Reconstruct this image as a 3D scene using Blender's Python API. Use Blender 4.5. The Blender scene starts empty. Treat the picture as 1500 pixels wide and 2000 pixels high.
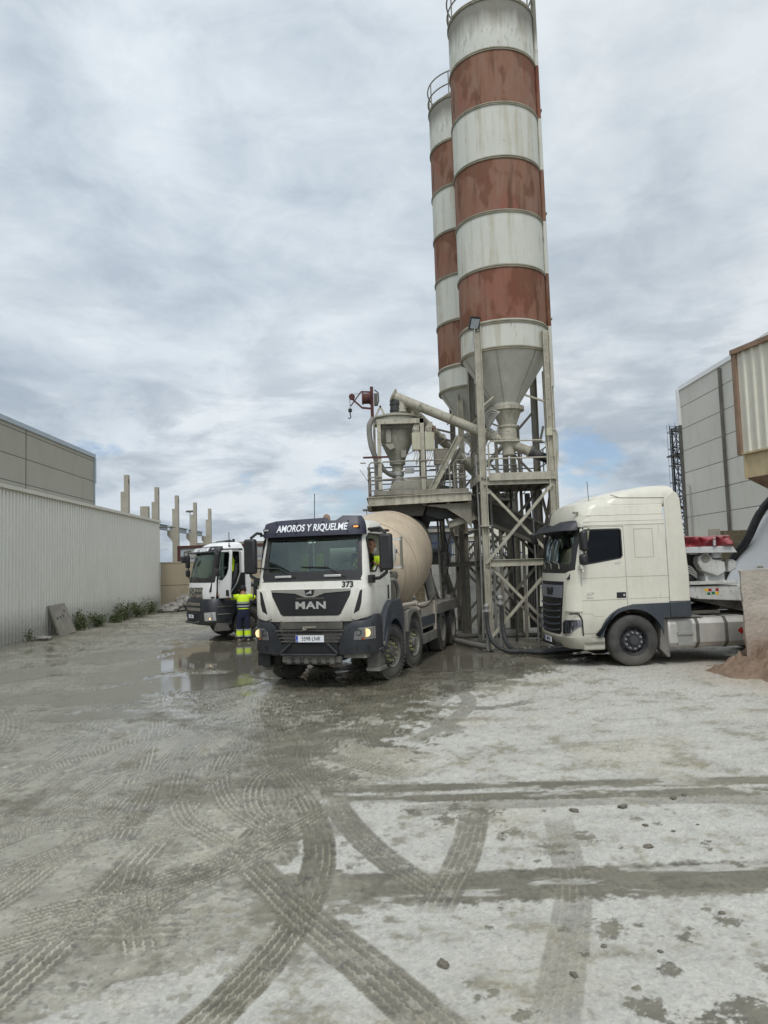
import bpy, bmesh, math, random
import numpy as np
from mathutils import Vector, Matrix
R = math.radians
random.seed(7)
SC = bpy.context.scene
COL = SC.collection
V = Vector

# ------------------------------------------------------------------ helpers
class MB:
    """collects shapes; build() links them as one mesh object"""
    def __init__(s): s.v = []; s.f = []
    def add(s, vs, fs):
        n = len(s.v); s.v += [tuple(p) for p in vs]; s.f += [tuple(i + n for i in f) for f in fs]; return s
    def box(s, x0, x1, y0, y1, z0, z1):
        return s.add([(x0,y0,z0),(x1,y0,z0),(x1,y1,z0),(x0,y1,z0),(x0,y0,z1),(x1,y0,z1),(x1,y1,z1),(x0,y1,z1)],
              [(3,2,1,0),(4,5,6,7),(0,1,5,4),(1,2,6,5),(2,3,7,6),(3,0,4,7)])
    def bar(s, p, q, w, h=None, up=(0,0,1)):
        p, q = V(p), V(q); h = h or w; d = (q - p)
        if d.length < 1e-6: return s
        d.normalize(); u = V(up)
        if abs(d.dot(u)) > .98: u = V((0,1,0)) if abs(d.y) < .9 else V((1,0,0))
        a = d.cross(u).normalized() * (w/2); b = a.cross(d).normalized() * (h/2)
        vs = [p-a-b, p+a-b, p+a+b, p-a+b, q-a-b, q+a-b, q+a+b, q-a+b]
        return s.add(vs, [(0,1,2,3),(7,6,5,4),(0,4,5,1),(1,5,6,2),(2,6,7,3),(3,7,4,0)])
    def angle(s, p, q, w, t=.012, up=(0,0,1)):          # L profile
        p, q = V(p), V(q); d = (q-p).normalized(); u = V(up)
        if abs(d.dot(u)) > .98: u = V((0,1,0))
        a = d.cross(u).normalized(); b = a.cross(d).normalized()
        s.bar(p, q, w, t, up=b); o = a*(w/2-t/2) + b*(w/2+t/2)
        return s.bar(p+o, q+o, t, w, up=b)
    def ibeam(s, p, q, w, h, t=.015, up=(0,0,1)):
        p, q = V(p), V(q); d = (q-p).normalized(); u = V(up)
        if abs(d.dot(u)) > .98: u = V((0,1,0))
        a = d.cross(u).normalized(); b = a.cross(d).normalized()
        o = b*(h/2-t/2)
        s.bar(p+o, q+o, w, t, up=b); s.bar(p-o, q-o, w, t, up=b)
        return s.bar(p, q, t, h-2*t, up=b)
    def tube(s, pts, r, n=10, cap=True):
        pts = [V(p) for p in pts]; m = len(pts); n0 = len(s.v); rs = r if isinstance(r, (list, tuple)) else [r]*m
        ref = None
        for i, p in enumerate(pts):
            d = (pts[min(i+1, m-1)] - pts[max(i-1, 0)]).normalized()
            if ref is None: ref = d.orthogonal().normalized()
            a = (ref - d*ref.dot(d))
            a = a.normalized() if a.length > 1e-5 else d.orthogonal().normalized()
            ref = a; b = d.cross(a)
            s.v += [tuple(p + a*(rs[i]*math.cos(2*math.pi*k/n)) + b*(rs[i]*math.sin(2*math.pi*k/n))) for k in range(n)]
        for i in range(m-1):
            for k in range(n):
                a0, a1 = n0+i*n+k, n0+i*n+(k+1) % n
                s.f.append((a0, a1, a1+n, a0+n))
        if cap:
            s.f.append(tuple(n0+k for k in reversed(range(n)))); s.f.append(tuple(n0+(m-1)*n+k for k in range(n)))
        return s
    def lathe(s, prof, o=(0,0,0), d=(0,0,1), n=32, closed=False, a0=0):
        o = V(o); d = V(d).normalized(); a = d.orthogonal().normalized(); b = d.cross(a); n0 = len(s.v); m = len(prof)
        for r, h in prof:
            r = max(r, 1e-4)
            s.v += [tuple(o + d*h + a*(r*math.cos(a0+2*math.pi*k/n)) + b*(r*math.sin(a0+2*math.pi*k/n))) for k in range(n)]
        for i in range(m if closed else m-1):
            j = (i+1) % m
            for k in range(n):
                k2 = (k+1) % n
                s.f.append((n0+i*n+k, n0+i*n+k2, n0+j*n+k2, n0+j*n+k))
        if not closed:
            s.f.append(tuple(n0+k for k in reversed(range(n)))); s.f.append(tuple(n0+(m-1)*n+k for k in range(n)))
        return s
    def cyl(s, p, q, r, n=20):
        p, q = V(p), V(q); return s.lathe([(r,0),(r,(q-p).length)], p, q-p, n)
    def prism(s, poly, axis, h0, h1):
        """polygon in the two other axes (order x,y,z without axis), from h0 to h1 along axis"""
        n = len(poly)
        def mk(p, h): return ((h,p[0],p[1]), (p[0],h,p[1]), (p[0],p[1],h))[axis]
        vs = [mk(p, h0) for p in poly] + [mk(p, h1) for p in poly]
        fs = [tuple(reversed(range(n))), tuple(range(n, 2*n))] + [(i, (i+1) % n, n+(i+1) % n, n+i) for i in range(n)]
        return s.add(vs, fs)
    def mesh(s, name):
        me = bpy.data.meshes.new(name); me.from_pydata(s.v, [], s.f)
        bm = bmesh.new(); bm.from_mesh(me); bmesh.ops.recalc_face_normals(bm, faces=bm.faces); bm.to_mesh(me); bm.free()
        return me
    def build(s, name, mat, parent=None, bevel=0, sharp=35, seg=2):
        return link(name, s.mesh(name), mat, parent, bevel, sharp, seg)

def link(name, me, mat, parent=None, bevel=0, sharp=35, seg=2):
    me.materials.clear(); me.materials.append(mat)
    for p in me.polygons: p.material_index = 0
    me.shade_smooth(); me.set_sharp_from_angle(angle=R(sharp))
    o = bpy.data.objects.new(name, me); COL.objects.link(o)
    if parent: o.parent = parent
    if bevel:
        m = o.modifiers.new('bevel', 'BEVEL'); m.width = bevel; m.segments = seg; m.limit_method = 'ANGLE'; m.angle_limit = R(40)
    return o

def tag(o, label, cat, group=None, kind=None):
    o['label'] = label; o['category'] = cat
    if group: o['group'] = group
    if kind: o['kind'] = kind
    return o
def struct(o): o['kind'] = 'structure'; return o
def thing(name, label, cat, loc=(0,0,0), rz=0, group=None):
    o = bpy.data.objects.new(name, None); COL.objects.link(o); o.location = loc; o.rotation_euler = (0,0,rz)
    o.empty_display_size = .2
    return tag(o, label, cat, group)

def boolean(me, ops):
    """ops: list of (mesh, 'DIFFERENCE'|'INTERSECT'|'UNION')"""
    tmp = []
    a = bpy.data.objects.new('tmp_a', me); COL.objects.link(a); tmp.append(a)
    for m, op in ops:
        b = bpy.data.objects.new('tmp_b', m); COL.objects.link(b); tmp.append(b)
        md = a.modifiers.new('b', 'BOOLEAN'); md.operation = op; md.object = b; md.solver = 'EXACT'
    dg = bpy.context.evaluated_depsgraph_get(); dg.update()
    out = bpy.data.meshes.new_from_object(a.evaluated_get(dg), depsgraph=dg)
    for o in tmp: bpy.data.objects.remove(o)
    return out

def text_mesh(body, size, depth=.004, bold=0, shear=0, sx=1, spacing=1, align='CENTER'):
    c = bpy.data.curves.new('t', 'FONT'); c.body = body; c.size = size; c.extrude = depth; c.offset = bold
    c.shear = shear; c.space_character = spacing; c.align_x = align; c.align_y = 'CENTER'; c.resolution_u = 3
    o = bpy.data.objects.new('t', c); COL.objects.link(o)
    dg = bpy.context.evaluated_depsgraph_get(); dg.update()
    me = bpy.data.meshes.new_from_object(o.evaluated_get(dg), depsgraph=dg)
    bpy.data.objects.remove(o); bpy.data.curves.remove(c)
    for v in me.vertices: v.co.x *= sx
    return me
def lettering(name, body, size, org, right, up, mat, parent, **k):
    me = text_mesh(body, size, **k); r = V(right).normalized(); u = V(up); u = (u - r*u.dot(r)).normalized(); n = r.cross(u)
    M = Matrix((r, u, n)).transposed().to_4x4(); M.translation = V(org); me.transform(M)
    return link(name, me, mat, parent, sharp=30)

def spline(pts, n=12):
    P = [V(p) for p in pts]; P = [P[0]*2-P[1]] + P + [P[-1]*2-P[-2]]; o = []
    for i in range(1, len(P)-2):
        a, b, c, d = P[i-1:i+3]
        for k in range(n):
            t = k/n; o.append(.5*((2*b)+(c-a)*t+(2*a-5*b+4*c-d)*t*t+(3*b-a-3*c+d)*t**3))
    o.append(P[-2]); return o

def copy_tree(o, parent=None):
    c = o.copy(); COL.objects.link(c)
    if parent is not None: c.parent = parent
    for ch in list(o.children): copy_tree(ch, c)
    return c

# ------------------------------------------------------------------ materials
class NT:
    def __init__(s, name):
        s.m = bpy.data.materials.new(name); s.m.use_nodes = True; s.t = s.m.node_tree; s.n = s.t.nodes
        s.b = s.n['Principled BSDF']; s.out = s.n['Material Output']; s.c = None
    def new(s, typ, **k):
        x = s.n.new(typ)
        for a, b in k.items(): setattr(x, a, b)
        return x
    def ln(s, a, b): s.t.links.new(a, b)
    def coord(s, kind='Object', scale=(1,1,1)):
        if s.c is None: s.c = s.new('ShaderNodeTexCoord')
        m = s.new('ShaderNodeMapping'); m.inputs['Scale'].default_value = scale; s.ln(s.c.outputs[kind], m.inputs[0]); return m.outputs[0]
    def noise(s, vec, scale, detail=5, rough=.6, dist=0):
        x = s.new('ShaderNodeTexNoise'); x.inputs['Scale'].default_value = scale; x.inputs['Detail'].default_value = detail
        x.inputs['Roughness'].default_value = rough; x.inputs['Distortion'].default_value = dist; s.ln(vec, x.inputs['Vector']); return x.outputs['Fac']
    def ramp(s, fac, stops, interp='LINEAR'):
        x = s.new('ShaderNodeValToRGB'); r = x.color_ramp; r.interpolation = interp
        while len(r.elements) < len(stops): r.elements.new(.5)
        for e, (p, c) in zip(r.elements, stops):
            e.position = p; e.color = (c, c, c, 1) if isinstance(c, (int, float)) else (*c, 1)
        s.ln(fac, x.inputs[0]); return x.outputs[0]
    def mix(s, fac, a, b, mode='MIX'):
        x = s.new('ShaderNodeMix', data_type='RGBA', blend_type=mode)
        for sock, val in ((x.inputs[0], fac), (x.inputs[6], a), (x.inputs[7], b)):
            if isinstance(val, bpy.types.NodeSocket): s.ln(val, sock)
            elif isinstance(val, (int, float)): sock.default_value = val
            else: sock.default_value = (*val, 1)
        return x.outputs[2]
    def math(s, op, a, b=0, clamp=False):
        x = s.new('ShaderNodeMath', operation=op, use_clamp=clamp)
        for sock, val in ((x.inputs[0], a), (x.inputs[1], b)):
            if isinstance(val, bpy.types.NodeSocket): s.ln(val, sock)
            else: sock.default_value = val
        return x.outputs[0]
    def z(s, kind='Object'):
        x = s.new('ShaderNodeSeparateXYZ')
        if s.c is None: s.c = s.new('ShaderNodeTexCoord')
        s.ln(s.c.outputs[kind], x.inputs[0]); return x.outputs
    def fade(s, val, lo, hi):     # 1 below lo, 0 above hi
        x = s.new('ShaderNodeMapRange'); x.inputs[1].default_value = lo; x.inputs[2].default_value = hi; x.inputs[3].default_value = 1; x.inputs[4].default_value = 0
        s.ln(val, x.inputs[0]); return x.outputs[0]
    def bump(s, h, strength=.3, dist=.01):
        x = s.new('ShaderNodeBump'); x.inputs['Strength'].default_value = strength; x.inputs['Distance'].default_value = dist
        s.ln(h, x.inputs['Height']); s.ln(x.outputs[0], s.b.inputs['Normal'])
    def fin(s, col, rough=.5, metal=0, spec=.5):
        for sock, val in ((s.b.inputs['Base Color'], col), (s.b.inputs['Roughness'], rough), (s.b.inputs['Metallic'], metal)):
            if isinstance(val, bpy.types.NodeSocket): s.ln(val, sock)
            elif isinstance(val, (int, float)): sock.default_value = val
            else: sock.default_value = (*val, 1)
        s.b.inputs['Specular IOR Level'].default_value = spec
        return s.m

MUD = (.17, .15, .12)
def surf(name, c, rough=.5, metal=0, var=.25, vscale=2.5, mud=None, dust=0, streak=0, scol=(.1,.09,.07), bump=0, bscale=60, spec=.5, mudcol=MUD, kind='Object', spots=0, spotcol=(.05,.04,.03)):
    n = NT(name); co = n.coord(kind)
    f = n.noise(co, vscale, 6)
    col = n.mix(n.ramp(f, [(.3, 0), (.7, 1)]), tuple(x*(1-var) for x in c), tuple(min(1, x*(1+var*.5)) for x in c))
    rg = rough
    if dust:
        d = n.ramp(n.noise(co, 1.3, 8, .7), [(.4, 0), (.75, dust)]); col = n.mix(d, col, (.33, .31, .27))
    if streak:
        f2 = n.noise(n.coord(kind, (7, 7, .45)), 1.0, 7, .65); col = n.mix(n.ramp(f2, [(.5, 0), (.78, streak)]), col, scol)
    if spots:
        f3 = n.noise(co, 14, 4, .55); col = n.mix(n.ramp(f3, [(.62, 0), (.66, spots)]), col, spotcol)
    if mud:
        lo, hi, amt = mud
        g = n.fade(n.z(kind)[2], lo, hi); f4 = n.noise(co, 5, 9, .72)
        m = n.math('MULTIPLY', n.ramp(n.math('ADD', n.math('MULTIPLY', g, .75), n.math('MULTIPLY', f4, .5)), [(.42, 0), (.85, 1)]), amt)
        col = n.mix(m, col, mudcol); rg = n.mix(m, (rough,)*3, (.85,)*3)
    if bump: n.bump(n.noise(co, bscale, 5), bump, .01)
    return n.fin(col, rg, metal, spec)

M = {}
M['white_paint'] = surf('white_paint', (.74,.725,.66), .3, var=.08, mud=(1.0,1.9,.6), dust=.15, streak=.25, scol=(.42,.39,.32), spots=.25, spotcol=(.4,.36,.3))
M['cream_paint'] = surf('cream_paint', (.66,.635,.54), .28, var=.08, mud=(.2,1.5,.5), dust=.16, streak=.3, scol=(.46,.42,.33), spots=.12, spotcol=(.42,.38,.3))
M['clean_white'] = surf('clean_white', (.76,.76,.75), .35, var=.05, mud=(.9,1.7,.3))
M['dark_plastic'] = surf('dark_plastic', (.019,.022,.029), .45, var=.2, dust=.06, mud=(.3,.85,.18))
M['navy_plastic'] = surf('navy_plastic', (.022,.023,.045), .42, var=.15, dust=.05)
M['slate_paint'] = surf('slate_paint', (.038,.047,.06), .45, var=.15, dust=.12)
M['black_plastic'] = surf('black_plastic', (.016,.016,.018), .45, var=.2, dust=.05)
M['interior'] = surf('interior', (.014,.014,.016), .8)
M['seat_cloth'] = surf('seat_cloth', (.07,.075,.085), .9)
M['rubber'] = surf('rubber', (.028,.027,.026), .75, var=.3, dust=.28, bump=.3, mud=(.02,.45,.8), mudcol=(.12,.11,.09))
M['rim'] = surf('rim', (.15,.14,.12), .7, var=.25, dust=.5)
M['hub'] = surf('hub', (.1,.09,.08), .6, dust=.5)
M['rim_dark'] = surf('rim_dark', (.04,.04,.045), .45, dust=.25)
M['nut_yellow'] = surf('nut_yellow', (.36,.36,.17), .6, var=.3, dust=.4)
M['steel_bolt'] = surf('steel_bolt', (.35,.35,.34), .4, metal=.6)
M['chrome'] = surf('chrome', (.75,.75,.75), .12, metal=1, var=.05)
M['silver'] = surf('silver', (.55,.55,.54), .35, metal=.35, var=.1)
M['alu_tank'] = surf('alu_tank', (.58,.56,.52), .36, metal=.35, var=.2, dust=.3, streak=.3, scol=(.3,.25,.2))
M['chassis'] = surf('chassis', (.07,.065,.06), .75, dust=.6, bump=.2)
M['mud_steel'] = surf('mud_steel', (.16,.15,.13), .8, var=.4, dust=.5, bump=.3)
M['drum_cream'] = None
M['mixer_beige'] = surf('mixer_beige', (.43,.38,.31), .6, var=.2, dust=.5, streak=.4, scol=(.25,.22,.18))
M['letter_white'] = surf('letter_white', (.8,.82,.85), .5, var=.03)
M['letter_black'] = surf('letter_black', (.012,.012,.014), .5)
M['letter_blue'] = surf('letter_blue', (.02,.03,.16), .5)
M['plate_white'] = surf('plate_white', (.7,.72,.75), .4, var=.03)
M['plate_blue'] = surf('plate_blue', (.02,.06,.4), .4)
M['steel_cream'] = surf('steel_cream', (.42,.395,.315), .7, var=.28, vscale=3.5, dust=.2, streak=.8, scol=(.13,.105,.075), spots=.75, spotcol=(.12,.085,.06), bump=.25)
M['steel_grey'] = surf('steel_grey', (.23,.212,.17), .75, var=.3, dust=.35, streak=.5, scol=(.07,.06,.05), bump=.15)
M['steel_dark'] = surf('steel_dark', (.085,.08,.068), .8, var=.3, dust=.3, streak=.4, scol=(.04,.035,.03))
M['galv'] = surf('galv', (.36,.36,.34), .5, metal=.3, var=.2, dust=.2)
M['hopper_paint'] = surf('hopper_paint', (.29,.28,.23), .75, var=.3, dust=.4, streak=.4, spots=.8, spotcol=(.12,.1,.075), bump=.3, bscale=25)
M['box_cream'] = surf('box_cream', (.44,.42,.31), .6, var=.1, dust=.2, streak=.25)
M['rust_red'] = surf('rust_red', (.085,.024,.017), .75, var=.5, bump=.2)
M['black_rubber'] = surf('black_rubber', (.02,.021,.024), .6, dust=.15)
M['hose_grey'] = surf('hose_grey', (.17,.165,.15), .75, dust=.4)
M['motor'] = surf('motor', (.05,.05,.05), .6, dust=.35)
M['hivis'] = surf('hivis', (.62,.83,.02), .8, var=.15, bump=.5, bscale=14)
M['navy_cloth'] = surf('navy_cloth', (.012,.016,.04), .9, var=.3, bump=.5, bscale=14)
M['reflective'] = surf('reflective', (.33,.35,.36), .6, var=.1)
M['skin'] = surf('skin', (.30,.15,.09), .6, var=.1)
M['hair'] = surf('hair', (.012,.010,.009), .7)
M['shoe'] = surf('shoe', (.22,.18,.13), .8)
M['red_tarp'] = surf('red_tarp', (.30,.035,.045), .38, var=.25, dust=.25)
M['tray_grey'] = surf('tray_grey', (.55,.56,.55), .55, var=.12, dust=.2, streak=.25)
M['pump_white'] = surf('pump_white', (.6,.6,.57), .55, var=.2, dust=.3, streak=.4, spots=.4)
M['red'] = surf('red', (.4,.02,.02), .5); M['green'] = surf('green', (.01,.16,.06), .5); M['yellow'] = surf('yellow', (.75,.5,.02), .5)
M['rock'] = surf('rock', (.235,.22,.195), .95, var=.6, vscale=3, dust=.3, spots=.5, spotcol=(.1,.095,.085), bump=1.0, bscale=6)
M['clod'] = surf('clod', (.15,.136,.105), .8, var=.4, bump=.6, bscale=30)
M['blue_fence'] = surf('blue_fence', (.03,.045,.11), .6)
M['trim_grey'] = surf('trim_grey', (.36,.40,.43), .5, var=.1)
M['cream_cladding'] = surf('cream_cladding', (.62,.60,.51), .6, var=.06, streak=.15, scol=(.3,.26,.18))
M['rust_brown'] = surf('rust_brown', (.27,.18,.125), .8, var=.3, streak=.4, scol=(.09,.05,.03))
M['bin_skirt'] = surf('bin_skirt', (.52,.43,.26), .7, var=.15, streak=.5, scol=(.24,.17,.09))
M['precast'] = surf('precast', (.36,.33,.265), .85, var=.12, streak=.15, scol=(.22,.2,.16))
M['leaf'] = None
M['bright_silver'] = surf('bright_silver', (.50,.50,.48), .3, metal=.3, var=.15)
M['ring_olive'] = surf('ring_olive', (.27,.25,.185), .75, var=.3, streak=.5, scol=(.12,.1,.07))
M['curtain'] = surf('curtain', (.30,.30,.20), .9, var=.2)
M['slate_grey'] = surf('slate_grey', (.17,.18,.21), .35, var=.1)

def m_glass(name, tint, rough=.02, t=.75):
    n = NT(name); tr = n.new('ShaderNodeBsdfTransparent'); tr.inputs[0].default_value = (*tint, 1)
    gl = n.new('ShaderNodeBsdfGlossy'); gl.inputs['Roughness'].default_value = rough; gl.inputs[0].default_value = (.9,.95,1,1)
    fr = n.new('ShaderNodeFresnel'); fr.inputs[0].default_value = 1.5
    mx = n.new('ShaderNodeMixShader'); f = n.math('ADD', n.math('MULTIPLY', fr.outputs[0], t), .03*t)
    n.ln(f, mx.inputs[0]); n.ln(tr.outputs[0], mx.inputs[1]); n.ln(gl.outputs[0], mx.inputs[2]); n.ln(mx.outputs[0], n.out.inputs[0])
    return n.m
M['windscreen'] = m_glass('windscreen_glass', (.62,.72,.66))
M['dark_glass'] = m_glass('tinted_glass', (.10,.11,.11), t=.35)
M['lens'] = m_glass('lens_glass', (.85,.85,.85))
def m_emit(name, c, s):
    n = NT(name); n.b.inputs['Emission Color'].default_value = (*c, 1); n.b.inputs['Emission Strength'].default_value = s
    return n.fin(tuple(x*.6 for x in c), .3)
M['lamp_on'] = m_emit('lamp_on', (1,.66,.3), 1.5)
M['marker_on'] = m_emit('marker_on', (1,.4,.12), 1.0)
M['orange'] = surf('orange', (.6,.12,.01), .4)

def m_silo(name, bands, top=17.65, seed=0):
    """bands: list of (z0, kind) white/rust painted courses"""
    n = NT(name); z = n.z('Object')[2]; co = n.coord('Object')
    mp = n.new('ShaderNodeMapping'); n.ln(n.c.outputs['Object'], mp.inputs[0]); mp.inputs['Location'].default_value = (seed*3.1, seed*1.7, 0); co = mp.outputs[0]
    nz = n.math('DIVIDE', z, 20)
    isr = n.ramp(nz, [(0, 0)] + [(b/20, 1 if k == 'r' else 0) for b, k in bands], 'CONSTANT')
    wv = n.mix(n.noise(co, 1.1, 6), (.47,.475,.42), (.56,.56,.505))
    st = n.coord('Object', (4.2, 4.2, .28))
    f = n.math('ADD', n.math('MULTIPLY', n.noise(st, 1.0, 8, .62), .72), n.math('MULTIPLY', n.noise(co, .9, 3), .28))
    wv = n.mix(n.ramp(f, [(.50, 0), (.64, .6)]), wv, (.33,.285,.19))
    wv = n.mix(n.ramp(n.noise(n.coord('Object', (12, 12, 2.2)), 1.0, 4, .5), [(.66, 0), (.70, .55)]), wv, (.22,.17,.11))
    f2 = n.noise(n.coord('Object', (3.2, 3.2, .9)), 3.0, 6, .6)
    peel = n.math('MULTIPLY', n.ramp(f2, [(.55, 0), (.585, 1)]), n.fade(n.math('MULTIPLY', z, -1), -top, -(top-2.4)))
    # grime creeping down from the roof edge
    g = n.fade(n.math('MULTIPLY', z, -1), -top, -(top-1.7))
    gm = n.ramp(n.math('ADD', n.math('MULTIPLY', g, .8), n.math('MULTIPLY', f, .55)), [(.62, 0), (.9, .85)])
    wv = n.mix(n.math('MAXIMUM', n.math('MULTIPLY', peel, .55), gm), wv, (.14,.13,.105))
    rb = n.mix(n.ramp(n.noise(n.coord('Object', (1.5, 1.5, .35)), 1.6, 8, .6, .4), [(.36, 0), (.62, 1)]), (.205,.098,.058), (.225,.135,.10))
    rb = n.mix(n.ramp(n.noise(co, .55, 3), [(.52, 0), (.70, .6)]), rb, (.23,.062,.05))
    rb = n.mix(n.ramp(n.noise(n.coord('Object', (4, 4, .5)), 1.0, 7, .6), [(.52, 0), (.66, .7)]), rb, (.075,.035,.02))
    rb = n.mix(n.ramp(n.noise(n.coord('Object', (9, 9, .3)), 1.0, 5, .6), [(.55, 0), (.75, .5)]), rb, (.24,.155,.105))
    rb = n.mix(n.ramp(n.noise(n.coord('Object', (1.1, 1.1, .6)), 1.2, 4, .55), [(.52, 0), (.57, .6)]), rb, (.115,.045,.023))
    col = n.mix(isr, wv, rb)
    n.bump(n.noise(co, 2.2, 3), .25, .03)
    return n.fin(col, .75, 0, .18)
BANDS = [(7.9,'w'),(8.6,'r'),(10.1,'w'),(11.6,'r'),(13.1,'w'),(14.6,'r'),(16.15,'w')]
M['silo1'] = m_silo('silo_paint', BANDS); M['silo2'] = m_silo('silo_paint_weathered', BANDS, seed=1)
M['silo_cone'] = surf('silo_cone_paint', (.50,.495,.44), .6, var=.12, streak=.35, scol=(.3,.26,.19), spots=.25, spotcol=(.2,.14,.09))
M['drum_cream'] = surf('drum_cream', (.52,.42,.305), .5, var=.22, vscale=1.0, dust=.25, streak=.5, scol=(.30,.235,.165), spots=.3, spotcol=(.34,.28,.2))

def m_panels(name, c, ph, pw=0, z0=0, axis=1, dark=.35, stain=.3):
    """precast concrete wall panels with joints every ph metres in height"""
    n = NT(name); o = n.z('Object'); co = n.coord('Object')
    col = n.mix(n.noise(co, .35, 7, .6), tuple(x*.84 for x in c), tuple(x*1.08 for x in c))
    row = n.math('FLOOR', n.math('DIVIDE', n.math('SUBTRACT', o[2], z0), ph))
    wn = n.new('ShaderNodeTexWhiteNoise', noise_dimensions='1D'); n.ln(row, wn.inputs['W'])
    col = n.mix(n.math('MULTIPLY', wn.outputs[0], .16), col, tuple(x*.6 for x in c))
    col = n.mix(n.ramp(n.noise(n.coord('Object', (.8, .8, .25)), 1.5, 7, .65), [(.52, 0), (.8, stain)]), col, (c[0]*.55, c[1]*.5, c[2]*.42))
    col = n.mix(n.ramp(n.noise(co, 6, 8, .7), [(.45, 0), (.8, .25)]), col, tuple(x*.7 for x in c))
    fr = n.math('FRACT', n.math('DIVIDE', n.math('SUBTRACT', o[2], z0), ph))
    j = n.math('LESS_THAN', n.math('ABSOLUTE', n.math('SUBTRACT', fr, .5)), .5-.022/ph)
    if pw:
        fw = n.math('FRACT', n.math('DIVIDE', o[axis], pw)); j = n.math('MULTIPLY', j, n.math('LESS_THAN', n.math('ABSOLUTE', n.math('SUBTRACT', fw, .5)), .5-.02/pw))
    col = n.mix(j, tuple(x*dark for x in c), col)
    n.bump(n.math('ADD', j, n.math('MULTIPLY', n.noise(co, 12, 6), .3)), .5, .02)
    return n.fin(col, .85, 0, .2)
M['panel_warm'] = m_panels('panel_warm', (.40,.375,.305), 1.2, z0=.6)
M['panel_grey'] = m_panels('panel_grey', (.62,.60,.54), 1.2, z0=.76, stain=.4)
M['panel_low'] = m_panels('panel_low', (.34,.29,.21), 1.36, z0=.15, stain=.5)
M['corrugated'] = surf('corrugated_white', (.73,.715,.64), .5, var=.05, vscale=.4, mud=(.0,1.5,.6), streak=.3, scol=(.42,.39,.32))

def m_block(name, c, mortar, w, h):
    n = NT(name); mp = n.coord('Object', (1/w, 1/w, 1/h)); br = n.new('ShaderNodeTexBrick')
    sp = n.new('ShaderNodeSeparateXYZ'); n.ln(mp, sp.inputs[0]); cb = n.new('ShaderNodeCombineXYZ'); n.ln(sp.outputs[0], cb.inputs[0]); n.ln(sp.outputs[2], cb.inputs[1])
    n.ln(cb.outputs[0], br.inputs[0]); br.inputs['Scale'].default_value = 1; br.inputs['Brick Width'].default_value = 1; br.inputs['Row Height'].default_value = 1
    br.inputs['Mortar Size'].default_value = .03; br.inputs['Color1'].default_value = (*c, 1); br.inputs['Color2'].default_value = (*[x*.82 for x in c], 1); br.inputs['Mortar'].default_value = (*mortar, 1)
    co = n.coord('Object'); f = n.noise(co, 3, 8, .7)
    col = n.mix(n.ramp(f, [(.4, 0), (.75, .6)]), br.outputs[0], tuple(x*.55 for x in c)); n.bump(f, .4, .02)
    return n.fin(col, .9, 0, .2)
M['block_grey'] = m_block('block_grey', (.40,.39,.36), (.3,.29,.26), 1.2, .6)
M['block_brown'] = m_block('block_brown', (.15,.125,.08), (.24,.21,.15), .4, .22)
def m_oldconc(name, c):
    n = NT(name); co = n.coord('Object'); f = n.noise(co, 2.2, 9, .7); z = n.z()[2]
    col = n.mix(n.ramp(f, [(.35, 0), (.7, 1)]), tuple(x*.8 for x in c), tuple(x*1.12 for x in c))
    col = n.mix(n.ramp(n.noise(co, 9, 8, .75), [(.56, 0), (.7, .7)]), col, tuple(x*.5 for x in c))
    col = n.mix(n.math('MULTIPLY', n.fade(z, .5, 1.2), n.ramp(f, [(.35,.2),(.65,1)])), col, (.33,.22,.16))
    n.bump(n.noise(co, 7, 9, .7), 1.0, .06); return n.fin(col, .92, 0, .2)
M['old_concrete'] = m_oldconc('old_concrete', (.47,.42,.36))
def m_sand(name, c):
    n = NT(name); co = n.coord('Object'); f = n.noise(co, 3, 9, .7)
    col = n.mix(n.ramp(f, [(.3, 0), (.7, 1)]), tuple(x*.6 for x in c), tuple(x*1.1 for x in c)); n.bump(n.noise(co, 16, 8, .7), .9, .04)
    return n.fin(col, .95, 0, .1)
M['sand'] = m_sand('sand_mat', (.25,.178,.13))
def m_leaf():
    n = NT('leaf'); oi = n.new('ShaderNodeObjectInfo'); g = n.new('ShaderNodeNewGeometry')
    col = n.mix(g.outputs['Random Per Island'], (.035,.06,.02), (.1,.13,.045)); return n.fin(col, .7, 0, .3)
M['leaf'] = m_leaf()
M['straw'] = surf('straw', (.28,.24,.14), .9)
# ================================================================== ground
rng = np.random.default_rng(5)
_tab = rng.random((256, 256)).astype(np.float32)
def vnoise(x, y):
    xi = np.floor(x).astype(np.int64); yi = np.floor(y).astype(np.int64); fx = x-xi; fy = y-yi
    fx = fx*fx*(3-2*fx); fy = fy*fy*(3-2*fy)
    a = _tab[xi & 255, yi & 255]; b = _tab[(xi+1) & 255, yi & 255]; c = _tab[xi & 255, (yi+1) & 255]; d = _tab[(xi+1) & 255, (yi+1) & 255]
    return (a*(1-fx)+b*fx)*(1-fy)+(c*(1-fx)+d*fx)*fy
def fbm(x, y, o=5, g=.5, s=0):
    t = 0; a = 1; n = 0; ca, sa = math.cos(.6), math.sin(.6)
    x = x + s*17.3; y = y + s*9.1
    for i in range(o):
        t = t + a*vnoise(x, y); n += a; a *= g; x, y = 2.03*(x*ca-y*sa)+11.7, 2.03*(x*sa+y*ca)+5.3
    return t/n
def sstep(a, b, x):
    t = np.clip((x-a)/(b-a), 0, 1); return t*t*(3-2*t)

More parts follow.
